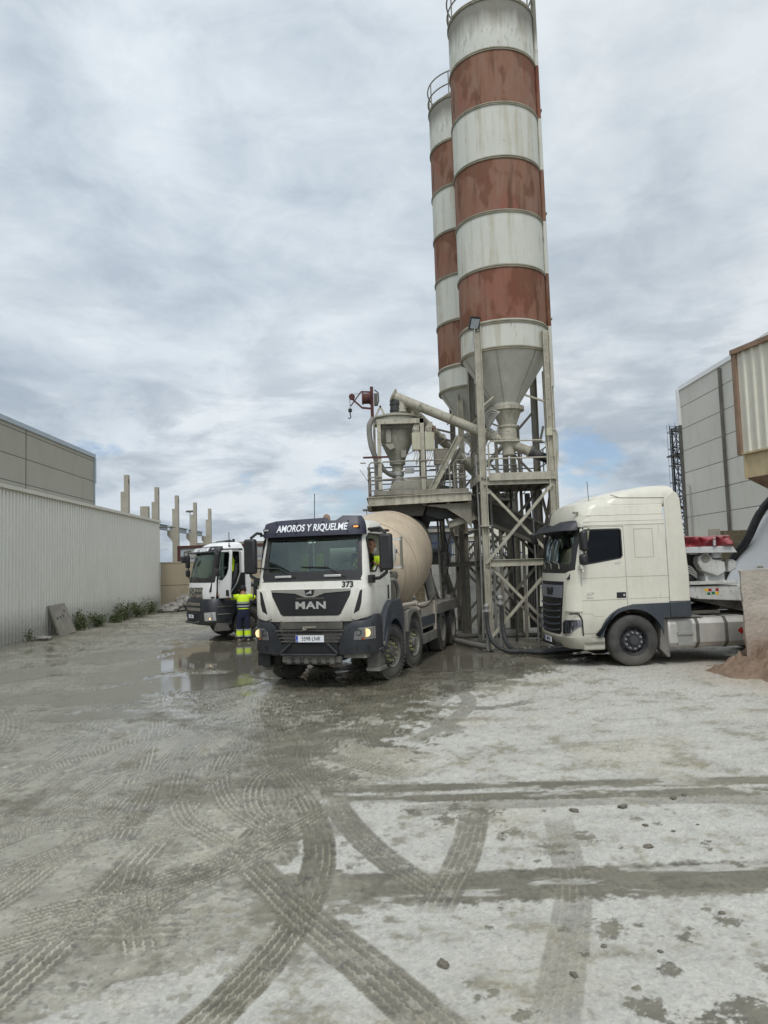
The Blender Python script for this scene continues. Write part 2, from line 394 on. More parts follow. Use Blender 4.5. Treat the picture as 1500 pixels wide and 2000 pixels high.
# rows get finer towards the yard's near edge, where tread marks are smallest
ys = [-200., -60., -20., -8., -3., 0., 1.2, 2.2]
y = 2.8
while y < 700:
    ys.append(y); y += min(max(.0105, y*y*1.15/1670), 60) * (1 if y < 40 else 2.5)
ys = np.array(ys)
tt = np.concatenate([np.linspace(-9, -1.2, 12), np.linspace(-1.1, -.58, 22), np.linspace(-.565, .575, 700), np.linspace(.59, 1.1, 22), np.linspace(1.2, 9, 12)])
W_ = np.where(ys > 2, ys, 2+.15*np.abs(ys-2))
GX = (tt[None, :]*W_[:, None]).ravel(); GY = np.repeat(ys, len(tt))
nx, ny = len(tt), len(ys)

def track_field(pts, w, X, Y):
    P = np.array([(p.x, p.y) for p in spline([(a, b, 0) for a, b in pts], 14)])
    L = np.concatenate([[0], np.cumsum(np.hypot(*(P[1:]-P[:-1]).T))])
    lo = P.min(0)-w*1.6; hi = P.max(0)+w*1.6
    idx = np.where((X > lo[0]) & (X < hi[0]) & (Y > lo[1]) & (Y < hi[1]))[0]
    best = np.full(len(idx), 9.); u = np.zeros(len(idx)); v = np.zeros(len(idx)); px, py = X[idx], Y[idx]; e = np.zeros(len(idx))
    for i in range(len(P)-1):
        d = P[i+1]-P[i]; l = np.hypot(*d)
        if l < 1e-6: continue
        d = d/l; qx = px-P[i, 0]; qy = py-P[i, 1]; t = np.clip(qx*d[0]+qy*d[1], 0, l)
        sd = -(qx*d[1]-qy*d[0]); ds = np.hypot(qx-t*d[0], qy-t*d[1]); m = ds < best
        best[m] = ds[m]; u[m] = (np.sign(sd)*ds)[m]/w; v[m] = L[i]+t[m]
    end = np.minimum(v, L[-1]-v)
    return idx, u, v, end, best/w
def tri(x): return 4*np.abs(x-np.floor(x)-.5)-1

def ground_fields(X, Y):
    n1 = fbm(X*.9, Y*.9, 6, .55, 1); n2 = fbm(X*3.1, Y*3.1, 5, .55, 2); n3 = fbm(X*14, Y*14, 4, .6, 3); n4 = fbm(X*.25, Y*.25, 4, .5, 4); n5 = fbm(X*45, Y*45, 3, .6, 6)
    # streaky noise along the yard's driving direction
    st = fbm(X*.5+Y*.06, Y*4.0, 5, .6, 7)
    # --- how much mud covers the pale slab (0 dry slab ... 1 mud)
    xb = np.interp(Y, [3, 3.9, 4.5, 5, 5.6, 6, 6.8, 7.4, 8.3, 9, 10, 11, 12.5, 14, 15, 16.5, 18, 22],
                      [-1.9, -1.75, -1.2, -.35, -.3, -.5, -.75, -.5, -.3, .15, .35, .45, .95, 1.6, 2.9, 4.2, 5.5, 9])
    a = (xb-X) + (n1-.5)*2.2*np.clip(Y/9, .45, 1.2) + (n2-.5)*1.6*np.clip(Y/10, .5, 1.1) + (n3-.5)*.7 + (st-.5)*.8
    mud = np.maximum(sstep(-.12, .12, a), sstep(-1.0, -.05, a)*sstep(.50, .60, n3*.55+n2*.45)*.9)
    # pale islands left in the mud
    isl = sstep(.555, .575, n1*.42+n2*.36+n3*.22) * sstep(-3.4, -1.6, X) * sstep(17, 10, Y)
    mud = mud*(1-.9*isl)
    # slab is thinly dirty
    film = sstep(.42, .70, n2*.5+n3*.3+n1*.2)
    # muddy wheel lines that cross the slab
    def band(y0, slope, w, x0, k):
        d = np.abs(Y-(y0+slope*(X+.5)) + (n2-.5)*.07+(n1-.5)*.10) / w
        return sstep(1.12, .82, d+(n3-.5)*.6*k+(n5-.5)*.25) * sstep(x0-.1, x0+.25, X+(n2-.5)*.3)
    b = np.maximum.reduce([band(7.74, -.035, .14, -.65, 1), band(7.40, -.03, .13, -.65, 1)*sstep(.30, .42, n2+.18*sstep(2.6, 1.2, X)), band(5.38, .0, .27, -.6, 1)])
    b = b*(1-.75*sstep(.54, .64, fbm(X*1.6, Y*7, 5, .6, 41)))
    tyre_line = np.maximum(0, b)
    mud = np.maximum(mud, b*.96)
    # mud splats that fell on the slab
    spl = np.zeros_like(X); r2 = np.random.default_rng(11)
    C = [(1.28, 4.72, .085), (1.72, 4.6, .07), (1.05, 4.4, .05), (2.05, 4.75, .06), (2.42, 4.65, .055), (1.75, 3.78, .13), (1.45, 3.72, .11), (2.0, 3.85, .09), (1.25, 3.9, .07), (2.35, 3.78, .09),
         (.62, 3.85, .06), (1.55, 6.2, .10), (1.0, 6.35, .12), (1.25, 6.0, .14), (2.1, 6.6, .05), (1.0, 4.7, .05), (1.5, 4.25, .05), (2.0, 4.2, .05), (-.9, 4.15, .06), (-.95, 3.95, .05), (-1.15, 4.5, .06), (.55, 7.0, .12), (.2, 6.95, .1), (.8, 6.9, .14), (.45, 6.7, .08)]
    C += [(r2.uniform(.3, 3), r2.uniform(3.6, 7.2), r2.uniform(.015, .035)) for _ in range(60)]
    for cx, cy, cr in C:
        k = (np.abs(X-cx) < cr*2.2) & (np.abs(Y-cy) < cr*2.2)
        if k.any():
            d = np.hypot(X[k]-cx, (Y[k]-cy)*.9)/cr + (n3[k]-.5)*2.6 + (n5[k]-.5)*1.6 + (n2[k]-.5)*1.2
            spl[k] = np.maximum(spl[k], sstep(1.15, .55, d))
    mud = np.maximum(mud, spl*.92)
    # --- wetness / puddles
    pud = np.zeros_like(X); marg = np.zeros_like(X)
    for cx, cy, rx, ry, s in [(-4.35, 20.5, 2.2, 3.6, 1), (-3.2, 18.4, 1.6, 1.6, 1), (-5.9, 17.2, 1.1, 2.0, .8), (-6.6, 14.2, 1.1, 1.0, .55), (4.1, 18.6, 1.7, 1.3, 1), (1.6, 17.3, 1.5, 1.9, .9), (-4.2, 15.9, .9, 1.5, .9), (-3.3, 15.2, .6, .8, .8), (-5.2, 14.6, .7, 1.3, .85), (-2.7, 16.8, .5, 1.2, .85), (-4.9, 12.2, .8, .5, .75), (1.2, 13.9, .35, .6, .75), (-8.6, 17.5, 1.2, 1.3, .8), (2.1, 20.0, 1.2, 1.8, .7), (-7.5, 21, 1.4, 2.0, .6)]:
        d = np.hypot((X-cx)/rx, (Y-cy)/ry) + (n1-.5)*1.3 + (n2-.5)*.7 + (n3-.5)*.18 + (st-.5)*.5
        pud = np.maximum(pud, s*sstep(1.06, .86, d)); marg = np.maximum(marg, s*sstep(1.75, .9, d+(n3-.5)*.5))
    wet = np.clip(sstep(7.0, 13, Y+(n1-.5)*5)*sstep(3.4, 1.0, X-.12*(Y-13)+(n1-.5)*2)*.75 + .15, 0, 1)
    far = sstep(24, 34, Y)
    wet *= 1-.75*far
    # --- relief
    h = (n1-.5)*.03 + mud*((n2-.5)*.018+(n3-.5)*(.005+.008*far)+(n5-.5)*.0016) + (1-mud)*((n3-.5)*.004+(n5-.5)*.003)
    h += spl*(.010*n3+.002) + far*(n1-.5)*.06
    ruts = np.sin((X*.35+Y*.94)*2.2+n1*5)*.010*mud*sstep(20, 26, Y); h += ruts
    lite = np.zeros_like(X); trk = np.zeros_like(X)
    # --- tyre tracks with tread
    W = .128
    T = [([(-1.3, 11.6), (-1.12, 10.1), (-1.02, 8.9), (-.6, 7.4)], W, .6), ([(-.62, 7.45), (-.2, 6.2), (.3, 5.2)], W, .85), ([(.74, 6.95), (.62, 6.3), (.48, 5.75), (.22, 4.95)], W, .85), ([(.50, 10.6), (.68, 9.5), (.80, 7.8), (.70, 6.9)], .13, .44),
         ([(1.45, 6.75), (1.3, 5.8), (1.17, 5.1), (.72, 3.7)], .12, .5), ([(-2.7, 10.2), (-2.36, 9.0), (-1.55, 8.75), (-1.1, 7.6), (-1.2, 6.4), (-1.6, 5.3), (-1.8, 4.6)], W, 1),
         ([(-1.62, 9.6), (-.86, 7.4), (-.6, 6.1), (-.64, 5.0), (-.85, 4.2), (-1.2, 3.4)], W, 1), ([(-1.35, 6.3), (-.66, 5.1), (-.2, 4.4), (.35, 3.5)], .15, .9), ([(-2.3, 6.4), (-2.45, 7.4), (-2.7, 9.2), (-2.5, 11), (-1.6, 13)], W, .9),
         ([(-2.35, 3.3), (-2.15, 4.3), (-2.05, 5.5), (-2.0, 7.2), (-1.9, 9.2), (-1.4, 11.4), (-.5, 13.2), (.9, 14.6)], .16, .9), ([(-2.9, 4.6), (-2.7, 6), (-2.75, 8), (-3.2, 10)], W, .8), ([(-2.0, 6.0), (-1.85, 5.4), (-1.5, 4.5)], W, .9),
         ([(-3.6, 4.9), (-3.7, 6.6), (-3.5, 9), (-3.0, 12), (-2.3, 15.5)], W, .7), ([(-.3, 13.4), (.5, 12.2), (1.5, 11.8), (2.4, 12.3)], W, .7), ([(-1.5, 13.3), (-.6, 11.9), (.4, 11.3), (1.0, 10.2)], W, .7), ([(-2.6, 13.4), (-1.8, 12.2), (-1.4, 10.6), (-.5, 9.6)], W, .8),
         ([(-2.9, 12.2), (-2.2, 11.7), (-1.5, 11.4), (-.4, 11.9), (1.2, 13.4)], W, .7), ([(-1.5, 6.9), (-2.5, 7.0), (-3.3, 7.05)], .2, .6), ([(-1.0, 4.95), (-1.7, 4.95), (-2.4, 5.0)], .2, .5), ([(.6, 14.4), (1.3, 12.9), (1.0, 11.2), (.2, 9.6)], W, .6),
         ([(3.8, 13.8), (2.2, 11.6), (1.9, 9.6), (2.6, 7.9)], W, .25), ([(4.6, 13.2), (3.0, 11.0), (2.9, 9.0), (3.3, 8.0)], W, .22), ([(-4.6, 14), (-3.4, 11.0), (-3.2, 8.0), (-3.6, 6)], W, .6), ([(-6.5, 24), (-5, 15), (-4.2, 10), (-4.3, 6)], .17, .5), ([(-8.5, 24), (-7, 15), (-6.2, 10)], .17, .5),
         ([(-11, 44), (-9.2, 30), (-8.0, 22), (-6, 15)], .2, .6), ([(-12, 44), (-10.6, 30), (-9.4, 22), (-7.6, 15)], .2, .6), ([(-9.5, 42), (-8.2, 31), (-7, 25)], .22, .6), ([(-10, 20), (-7, 17), (-4, 14.2), (-1.2, 12.7)], .17, .6)]
    rt = np.random.default_rng(23)
    for k in range(74):          # faint older passes sweeping round the yard
        x0, y0 = rt.uniform(-5.5, 1.6), rt.uniform(5, 19); th = rt.choice([1.25, 1.9, .9, 2.3, .35])+rt.normal(0, .35); cv = rt.normal(0, .16); L_ = rt.uniform(2.5, 7); q_ = [(x0, y0)]
        for j in range(5): th += cv*L_/5; q_.append((q_[-1][0]+math.cos(th)*L_/5, q_[-1][1]+math.sin(th)*L_/5))
        T.append((q_, rt.uniform(.13, .17), rt.uniform(.25, .6) if min(p[0]-.1*p[1] for p in q_) < .2 else .18))
    T += [([(-.2, 13.6), (-.9, 12.3), (-2.0, 11.6), (-3.2, 11.8)], W, .75), ([(.4, 13.2), (-.4, 11.8), (-1.8, 11.0), (-3.3, 11.1)], W, .7), ([(-1.0, 13.0), (-1.9, 11.0), (-2.0, 9.0), (-1.6, 7.4), (-.9, 6.4)], W, .85), ([(-1.3, 12.8), (-2.3, 10.8), (-2.4, 8.9), (-2.0, 7.2), (-1.3, 6.2)], W, .8),
          ([(-2.2, 12.6), (-1.4, 10.4), (-.6, 8.9), (.2, 8.1)], W, .8), ([(-2.7, 12.2), (-1.8, 10.0), (-1.0, 8.5), (-.2, 7.8)], W, .75), ([(-3.3, 5.2), (-2.6, 6.6), (-1.9, 8.6), (-1.5, 10.9), (-1.3, 13)], W, .8), ([(-3.5, 6.2), (-2.9, 7.6), (-2.2, 9.4), (-1.0, 11.6), (.6, 13)], W, .7), ([(-1.2, 9.2), (-1.45, 8.2), (-1.3, 7.2), (-.95, 6.7)], .14, .9),
          ([(-4.2, 8.6), (-3.4, 10.4), (-2.2, 12.2), (-.6, 13.4)], W, .7), ([(-2.6, 5.0), (-1.9, 5.5), (-1.1, 6.3), (-.5, 7.4)], W, .85), ([(-2.9, 4.4), (-2.2, 4.9), (-1.4, 5.6), (-.9, 6.4)], W, .8), ([(1.4, 13.6), (.5, 13.0), (-.4, 11.0), (-.3, 9.2)], W, .6), ([(2.4, 14.4), (1.2, 13.4), (.6, 11.6), (.9, 10.0)], W, .5)]
    for pts, w, s in T:
        idx, u, v, end, du = track_field(pts, w, X, Y)
        if not len(idx): continue
        ins = sstep(1.1, .95, du+(n3[idx]-.5)*.16)*sstep(0, .25, end)*s*sstep(-.02, .26, n2[idx]+.1*s)
        groove = np.zeros(len(idx))
        for uk in (-.62, -.2, .22, .64):
            d = np.abs(u-uk-.045*tri(v/.062+uk))
            groove = np.maximum(groove, sstep(.085, .03, d))
        lug = .6*sstep(.45, .62, np.abs(tri(v/.06)))*sstep(.80, .86, np.abs(u))*sstep(1.06, .98, np.abs(u))
        pat = np.maximum(groove, lug*.7)
        edge = sstep(.85, 1.0, du)*sstep(1.35, 1.05, du)*s*.5
        trk[idx] = np.maximum(trk[idx]*(1-.5*ins), ins*(1-.75*pat))
        h[idx] += ins*(-.006+.010*pat*(.5+1.0*n3[idx]))+edge*.004
        lite[idx] = np.where(ins > .12, ins*(pat*(.5+.6*n3[idx])-.10), lite[idx]) + edge*.10
        mud[idx] = np.maximum(mud[idx], ins*(s > .45)*np.clip(1.1-.6*sstep(.5, .62, n3[idx]*.6+n2[idx]*.4)*(mud[idx] < .5), 0, 1))
    # fine tread on the two straight bands
    lite += tyre_line*.25*(tri(X/.07+2*Y)*.3)*(n2 > .4)
    flat = sstep(.2, .7, pud); h = h*(1-flat) - .012*flat
    mpat = sstep(.49, .55, fbm(X*1.7, Y*2.6, 6, .62, 21))
    # --- colour (linear)
    slab = np.stack([.46+.12*(n2-.5)-.18*film, .446+.12*(n2-.5)-.18*film, .402+.12*(n2-.5)-.18*film], 1)
    warm = sstep(.52, .72, n1)[:, None]*np.array([[.012, .0, -.022]]); slab = slab + warm*.8
    slab *= (.76+.40*n3+.42*(n5-.5))[:, None]
    slab = slab*(1-.45*(sstep(.55, .70, n3*.5+n2*.5)[:, None])*np.array([[.5, .55, .7]]))
    slab *= (1-.10*sstep(.5, .8, fbm(X*1.3, Y*6, 4, .6, 9)))[:, None]
    md = np.stack([.178+.06*(n1-.5), .162+.055*(n1-.5), .118+.042*(n1-.5)], 1); base_md = md.copy()
    # paler grey slurry, left side of the yard
    sl = (sstep(.38, .52, .5*n1+.35*n2+.15*n3+.11*sstep(-1.0, -3.5, X)-.045)*sstep(.5, -2.0, X-.04*Y)*sstep(30, 22, Y))[:, None]
    md = md*(1-.8*sl) + np.array([[.325, .306, .250]])*.8*sl
    tk = np.clip(trk, 0, 1)[:, None]*.85; md = md*(1-tk)+base_md*.86*tk
    fr = far[:, None]*sstep(.4, .6, st)[:, None]; md = md*(1-.6*fr)+np.array([[.36, .335, .27]])*.6*fr
    md *= (1-.20*mpat*(1-sl[:, 0]*.5))[:, None]
    scr = fbm(X*2.2+Y*1.1, Y*9-X*2, 4, .6, 33); md *= (.82+.36*scr)[:, None]
    md *= (.87+.22*n3+.14*(n5-.5))[:, None]
    md *= (1-.30*sstep(.62, .76, fbm(X*7, Y*7, 4, .6, 12)))[:, None]
    md *= (1-.18*wet-.22*marg)[:, None]
    md *= np.clip(1+.85*lite, .45, 1.7)[:, None]
    spk = (np.maximum(sstep(.72, .77, fbm(X*26, Y*26, 2, .5, 14)), .6*sstep(.74, .78, fbm(X*11, Y*11, 3, .5, 15))))[:, None]*.42; md = md*(1-spk)+.05*spk; slab = slab*(1-spk*.55)+.09*spk*.55
    warmsand = (sstep(2.6, .4, np.hypot(X-7.3, (Y-14.3)*.9)+(n2-.5)*2))[:, None]
    col = slab*(1-mud[:, None])+md*mud[:, None]
    col = col*(1-.6*warmsand)+np.array([[.34, .265, .21]])*.6*warmsand*(.8+.4*n3[:, None])
    pc = np.array([[.145, .132, .102]]); col = col*(1-.75*flat[:, None])+pc*.75*flat[:, None]
    # dry pale verge along the corrugated wall
    dampm = sstep(1.5, .8, pud*0+1)  # whole yard is damp
    rough = .88*(1-mud)+mud*(.58-.12*sstep(.4, .6, n2)-.22*wet*sstep(.35, .6, n2+.2*n1)-.20*sl[:, 0]*sstep(9, 13, Y)*(1-far)+.25*far)
    rough = np.minimum(rough, 1-.72*marg*(.6+.8*(n2-.3))); rough = rough*(1-flat)+(.05+.45*np.clip(1-pud, 0, 1))*flat
    return h, np.clip(col, .01, .9), np.clip(rough, .03, 1)
GH, GC, GR = ground_fields(GX, GY)
me = bpy.data.meshes.new('ground')
me.vertices.add(nx*ny); me.vertices.foreach_set('co', np.stack([GX, GY, GH], 1).astype(np.float32).ravel())
ii = np.arange((ny-1)*(nx-1)); rr, cc = ii//(nx-1), ii % (nx-1); v0 = rr*nx+cc
q = np.stack([v0, v0+1, v0+nx+1, v0+nx], 1).astype(np.int32)
me.loops.add(q.size); me.loops.foreach_set('vertex_index', q.ravel()); me.polygons.add(len(q)); me.polygons.foreach_set('loop_start', np.arange(0, q.size, 4, dtype=np.int32))
me.update(); me.validate()
at = me.attributes.new('tone', 'FLOAT_COLOR', 'POINT'); at.data.foreach_set('color', np.concatenate([GC, np.ones((len(GC), 1))], 1).astype(np.float32).ravel())
at = me.attributes.new('rgh', 'FLOAT', 'POINT'); at.data.foreach_set('value', GR.astype(np.float32))
n = NT('yard_ground'); a1 = n.new('ShaderNodeAttribute', attribute_name='tone'); a2 = n.new('ShaderNodeAttribute', attribute_name='rgh'); co = n.coord('Object')
f = n.noise(co, 55, 6, .7); col = n.mix(.40, a1.outputs[0], n.mix(1.0, a1.outputs[0], n.ramp(f, [(.25, .55), (.75, 1.45)]), 'MULTIPLY'))
bp = n.new('ShaderNodeBump'); bp.inputs['Distance'].default_value = .006; n.ln(f, bp.inputs['Height'])
n.ln(n.math('MULTIPLY', n.math('SUBTRACT', a2.outputs['Fac'], .30, True), .8), bp.inputs['Strength']); n.ln(bp.outputs[0], n.b.inputs['Normal'])
gm = n.fin(col, a2.outputs['Fac'], 0, .5)
go = link('ground', me, gm, sharp=180); go['kind'] = 'structure'
def gz(x, y):
    h, _, _ = ground_fields(np.array([float(x)]), np.array([float(y)])); return float(h[0])

# ================================================================== left side of the yard
def wall_x(y): return -12.97-.0385*(y-25)
c = .0385; WA = math.atan(c)     # the left walls run a little off the Y axis
wall = thing('corrugated_wall', 'long pale corrugated metal wall running along the yard behind the weeds', 'wall', (wall_x(0), 0, 0), WA)
mb = MB(); pts = []; yv = -14.; L_END = 45.3; pitch = .26
while yv < L_END:
    for dx, dy in ((0, 0), (0, .11), (-.12, .135), (-.12, .20)):
        pts.append((dx, yv+dy))
    yv += pitch
nv = len(pts); mb.add([(a, b, -.1) for a, b in pts]+[(a, b, 5.33) for a, b in pts], [(i, i+1, nv+i+1, nv+i) for i in range(nv-1)])
mb.build('cladding', M['corrugated'], wall, sharp=20)
MB().box(-.22, .10, -14, L_END+.05, 5.33, 5.46).build('roof_edge', M['cream_cladding'], wall)
MB().box(-.3, -.051, L_END, L_END+.06, 0, 5.33).build('corner_trim', M['corrugated'], wall)
MB().box(-9, -.3, L_END-.1, L_END, 0, 5.3).build('end_wall', M['corrugated'], wall)
MB().add([(-.22,-14,5.44),(-.22,L_END,5.44),(-4.3,L_END,6.0),(-4.3,-14,6.0)], [(0,1,2,3)]).build('roof', M['trim_grey'], wall)
MB().bar((.0, L_END+.06, 5.05), (.95, L_END+.06, 5.02), .1, .06).build('bracket', M['steel_dark'], wall)

b = thing('warehouse', 'beige precast panel warehouse rising behind the corrugated wall', 'building', (-15.41, 0, 0), WA)
mb = MB().box(-20, 0, -20, 43.6, 0, 9.2); mb.build('wall', M['panel_warm'], b)
MB().box(-20.1, .08, -20, 43.75, 9.2, 9.42).build('parapet', M['trim_grey'], b)
MB().box(-.06, .10, 43.6, 43.78, 7.7, 9.2).build('corner_trim', M['trim_grey'], b)
MB().box(-.5, .06, 43.6, 43.72, 0, 7.7).build('downpipe', M['trim_grey'], b)
for yj in (8, 21.4, 34.6): MB().box(-.01, .012, yj-.03, yj+.03, 0, 9.2).build('panel_joint', M['steel_dark'], b)

for i, (y_, zt, zs) in enumerate([(43.0, 8.03, 7.05), (48.7, 7.92, 6.95), (53.4, 7.82, 6.86), (58.5, 7.75, 6.8), (63.4, 7.65, 6.7)]):
    xx = -14.93
    lab = ['tall bare concrete column nearest the beige warehouse', 'second bare concrete column from the warehouse, top above the wall end', 'bare concrete column just beyond the end of the corrugated wall', 'bare concrete column between the container and the last column', 'farthest bare concrete column in front of the white truck roof'][i]
    t = thing('concrete_column', lab, 'column', (xx, y_, 0), WA, 'unfinished concrete columns behind the wall')
    MB().box(-.12, .12, -.17, .17, 0, zt).build('shaft', M['precast'], t)
    MB().box(-.31, -.121, -.17, .17, 0, zs).build('haunch', M['precast'], t)
    MB().prism([(-.25, 4.55), (-.25, 5.25), (-.62, 5.25), (-.62, 4.9)], 1, -.2, .2).build('corbel', M['precast'], t) if False else MB().prism([(-.311, 4.5), (-.311, 5.3), (-.68, 5.3), (-.68, 4.95)], 1, -.15, .15).build('corbel', M['precast'], t)
    MB().box(.1201, .14, -.1, .02, zt-.5, zt-.25).build('fixing_plate', M['steel_dark'], t)
for i in range(4):
    y0, y1 = [43.0, 48.7, 53.4, 58.5, 63.4][i:i+2]
    mb = MB().ibeam((-15.55, y0+.3, 5.48), (-15.55, y1-.3, 5.48), .3, .36, .03)
    tag(mb.build('steel_beam', M['trim_grey']), ['steel crane beam behind the corrugated wall top', 'steel crane beam just past the corrugated wall end', 'steel crane beam between the third and fourth concrete columns', 'steel crane beam reaching the farthest concrete column'][i], 'beam', 'crane beams resting on the columns')
t = thing('concrete_column', 'short column top just showing over the corrugated wall', 'column', (-17.6, 54.5, 0), WA, 'unfinished concrete columns behind the wall')
MB().box(-.28, .28, -.25, .25, 0, 7.2).build('shaft', M['precast'], t)

w = thing('low_wall', 'low beige concrete wall across the end of the yard behind the white truck', 'wall', (-13.7, 45.25, 0))
MB().box(0, 13, 0, .2, 0, 2.86).build('wall_panel', M['panel_low'], w)
MB().box(-.02, 13, -.03, .23, 2.86, 2.93).build('coping', M['precast'], w)
# container and sheds behind it
t = thing('container', 'grey container trailer with red corner posts behind the low wall', 'container', (-13.6, 49, 0))
mb = MB()
for k in range(23): mb.box(.1+k*.26, .1+k*.26+.13, -.02, .02, 1.2, 3.85)
MB().box(0, 6.2, 0, 2.4, 1.15, 3.9).build('body', M['trim_grey'], t)
MB().box(.4, 6.0, -.05, -.003, 3.2, 3.75).build('side_board', M['galv'], t); MB().box(.4, 6.0, -.05, -.003, 2.3, 2.9).build('side_board', M['galv'], t)
for x in (0, 6.1): MB().box(x-.09, x+.09, -.09, 2.49, .1, 4.0).build('corner_post', M['rust_red'], t)
MB().box(-.09, 6.2, -.095, -.01, 3.86, 4.02).build('top_rail', M['rust_red'], t)
t = thing('shed', 'distant grey shed with a pale lower wall beside the container', 'building', (-19, 75, 0))
MB().box(0, 8.5, 0, 9, 0, 4.9).build('wall', M['panel_grey'], t); MB().box(-.1, 8.6, -.1, 9, 3.2, 5.2).build('fascia', M['steel_grey'], t)
t = thing('warehouse', 'long low distant warehouse with a dark roof behind the two white trucks', 'building', (-12, 95, 0))
MB().box(0, 20, 0, 20, 0, 5.2).build('wall', M['precast'], t); MB().box(-.4, 20.4, -.3, 20, 5.2, 7.2).build('roof', M['slate_paint'], t)

def lamp_post(x, y, h, label):
    t = thing('lamp_post', label, 'lamp post', (x, y, 0), 0)
    MB().lathe([(.07, 0), (.045, h)], n=8).build('pole', M['galv'], t); MB().box(-.32, .32, -.12, .12, h, h+.16).build('lamp_head', M['steel_dark'], t)
lamp_post(-17.3, 66, 7.6, 'slim lamp post standing between two concrete columns')
lamp_post(-1.45, 62, 6.9, 'thin distant lamp post behind the mixing platform')

# slab leaning on the wall, rocks, weeds
mb = MB(); mb.box(-.55, .55, -.04, .04, 0, 1.25)
o = mb.build('concrete_slab', M['steel_grey']); tag(o, 'grey concrete slab leaning against the corrugated wall among weeds', 'slab')
o.location = (-12.52, 29.3, 0); o.rotation_euler = (R(-22), R(-3), WA+R(80))
for k, zz in ((-.3, .7), (-.1, .72), (.1, .76), (.3, .95)):
    h = MB().box(k-.03, k+.03, -.05, -.039, zz-.06, zz+.04).build('hole', M['letter_black'], o)
def rock(loc, s, label, seed, name='rock', mat='rock', grp=None):
    bm = bmesh.new(); bmesh.ops.create_icosphere(bm, subdivisions=4, radius=1); r_ = random.Random(seed); off = V((r_.random()*9, r_.random()*9, r_.random()*9))
    from mathutils import noise as NZ
    for v in bm.verts:
        p = v.co.copy(); k = 1+.42*NZ.noise(p*1.1+off)+.20*NZ.noise(p*3+off)+.10*NZ.noise(p*7+off); v.co = V((p.x*s[0], p.y*s[1], p.z*s[2]))*k
        v.co.z = max(v.co.z, -.25*s[2])
    me = bpy.data.meshes.new(name); bm.to_mesh(me); bm.free(); o = link(name, me, M[mat], sharp=50); o.location = loc; o.rotation_euler = (0, 0, seed)
    return tag(o, label, name.replace('_', ' ') if name != 'mud_clod' else 'clod', grp)
rock((-12.6, 43.6, .15), (.9, .7, .38), 'low wide grey rock at the end of the corrugated wall', 2)
rock((-12.0, 44.4, .45), (.85, .6, .55), 'bulky pale rock lying behind the low one by the wall end', 5)
rock((-10.9, 44.5, .2), (.45, .4, .35), 'small rubble rock in front of the low beige wall', 9)
rock((-12.55, 27.1, .03), (.55, .25, .14), 'pale lump of rubble at the foot of the corrugated wall', 12)
def weed(x, y, h, w, nleaf, label, seed, stalk=True):
    r_ = random.Random(seed); t = thing('weed', label, 'weed', (x, y, 0), 0, 'weeds along the corrugated wall')
    st = MB(); lf = MB()
    for k in range(max(5, nleaf//45)):
        a = r_.uniform(0, 6.28); rad = r_.uniform(.1, 1)*w; hh = h*r_.uniform(.45, 1); p0 = V((r_.uniform(-.25, .25)*w, r_.uniform(-.25, .25)*w, 0)); hh *= .8; p1 = V((math.cos(a)*rad*.5, math.sin(a)*rad, hh))
        st.tube([p0, (p0+p1)/2+V((0, 0, hh*.1)), p1], [.012, .009, .004], 5)
        for j in range(nleaf//max(5, nleaf//45)):
            u = r_.uniform(.12, 1); c_ = p0.lerp(p1, u)+V((r_.gauss(0, .07), r_.gauss(0, .09), r_.gauss(0, .06)+.03)); c_.z = max(c_.z, .02)
            d = V((r_.gauss(0, 1), r_.gauss(0, 1), r_.gauss(.2, .6))).normalized(); s_ = V((r_.gauss(0, 1), r_.gauss(0, 1), r_.gauss(0, 1))).cross(d).normalized(); l = r_.uniform(.05, .11)
            lf.add([c_, c_+d*l*.5+s_*l*.28, c_+d*l, c_+d*l*.5-s_*l*.28], [(0, 1, 2, 3)])
    lf.build('foliage', M['leaf'], t, sharp=180); st.build('stem', M['straw'], t)
weed(-12.75, 31.2, .95, 1.0, 800, 'leafy weed clump right beside the leaning slab', 1)
weed(-12.85, 33.3, .75, 1.1, 760, 'low dark weed clump between the slab and the tall weeds', 2)
weed(-12.85, 35.2, .62, 1.0, 700, 'smallest spreading weed clump in the middle of the row', 3)
weed(-13.0, 37.2, 1.15, 1.2, 1000, 'tall bushy weed clump with dry straw stalks', 4)
weed(-13.05, 39.5, 1.05, 1.2, 900, 'weed clump growing just past the tallest one', 5)
weed(-13.15, 41.6, 1.1, .9, 650, 'narrow upright weed clump last in the row towards the rocks', 6)
weed(-12.62, 26.3, .6, .25, 90, 'thin sparse weed sprout nearest the camera by the wall', 7)

# ================================================================== behind the tower
w = thing('block_wall', 'weathered grey concrete block wall behind the silo legs', 'wall', (1.6, 31.2, 0))
MB().box(0, 8.3, 0, .4, 0, 2.55).build('wall', M['block_grey'], w); MB().box(-.4, 0, -.01, .41, 0, 2.1).build('broken_end', M['block_brown'], w)
t = thing('fence', 'dark blue barred fence on top of the block wall', 'fence', (2.0, 31.9, 0))
mb = MB()
for k in range(44): mb.box(k*.09, k*.09+.03, 0, .03, 2.4, 3.15)
mb.build('bar_panel', M['blue_fence'], t)
MB().box(0, 4, -.02, .05, 3.15, 3.22).build('rail', M['blue_fence'], t); MB().box(0, 4, -.02, .05, 2.62, 2.68).build('rail', M['blue_fence'], t)
t = thing('warehouse', 'cream corrugated shed seen between the silo legs', 'building', (5.2, 46, 0))
MB().box(0, 9, 0, 12, 0, 3.9).build('wall', M['cream_cladding'], t); MB().prism([(-.2, 3.9), (9.2, 3.9), (9.2, 4.4), (2.2, 4.75)], 1, -.15, 12).build('roof', M['cream_cladding'], t)
t = thing('shed', 'flat grey distant shed seen under the mixing platform', 'building', (3.5, 70, 0))
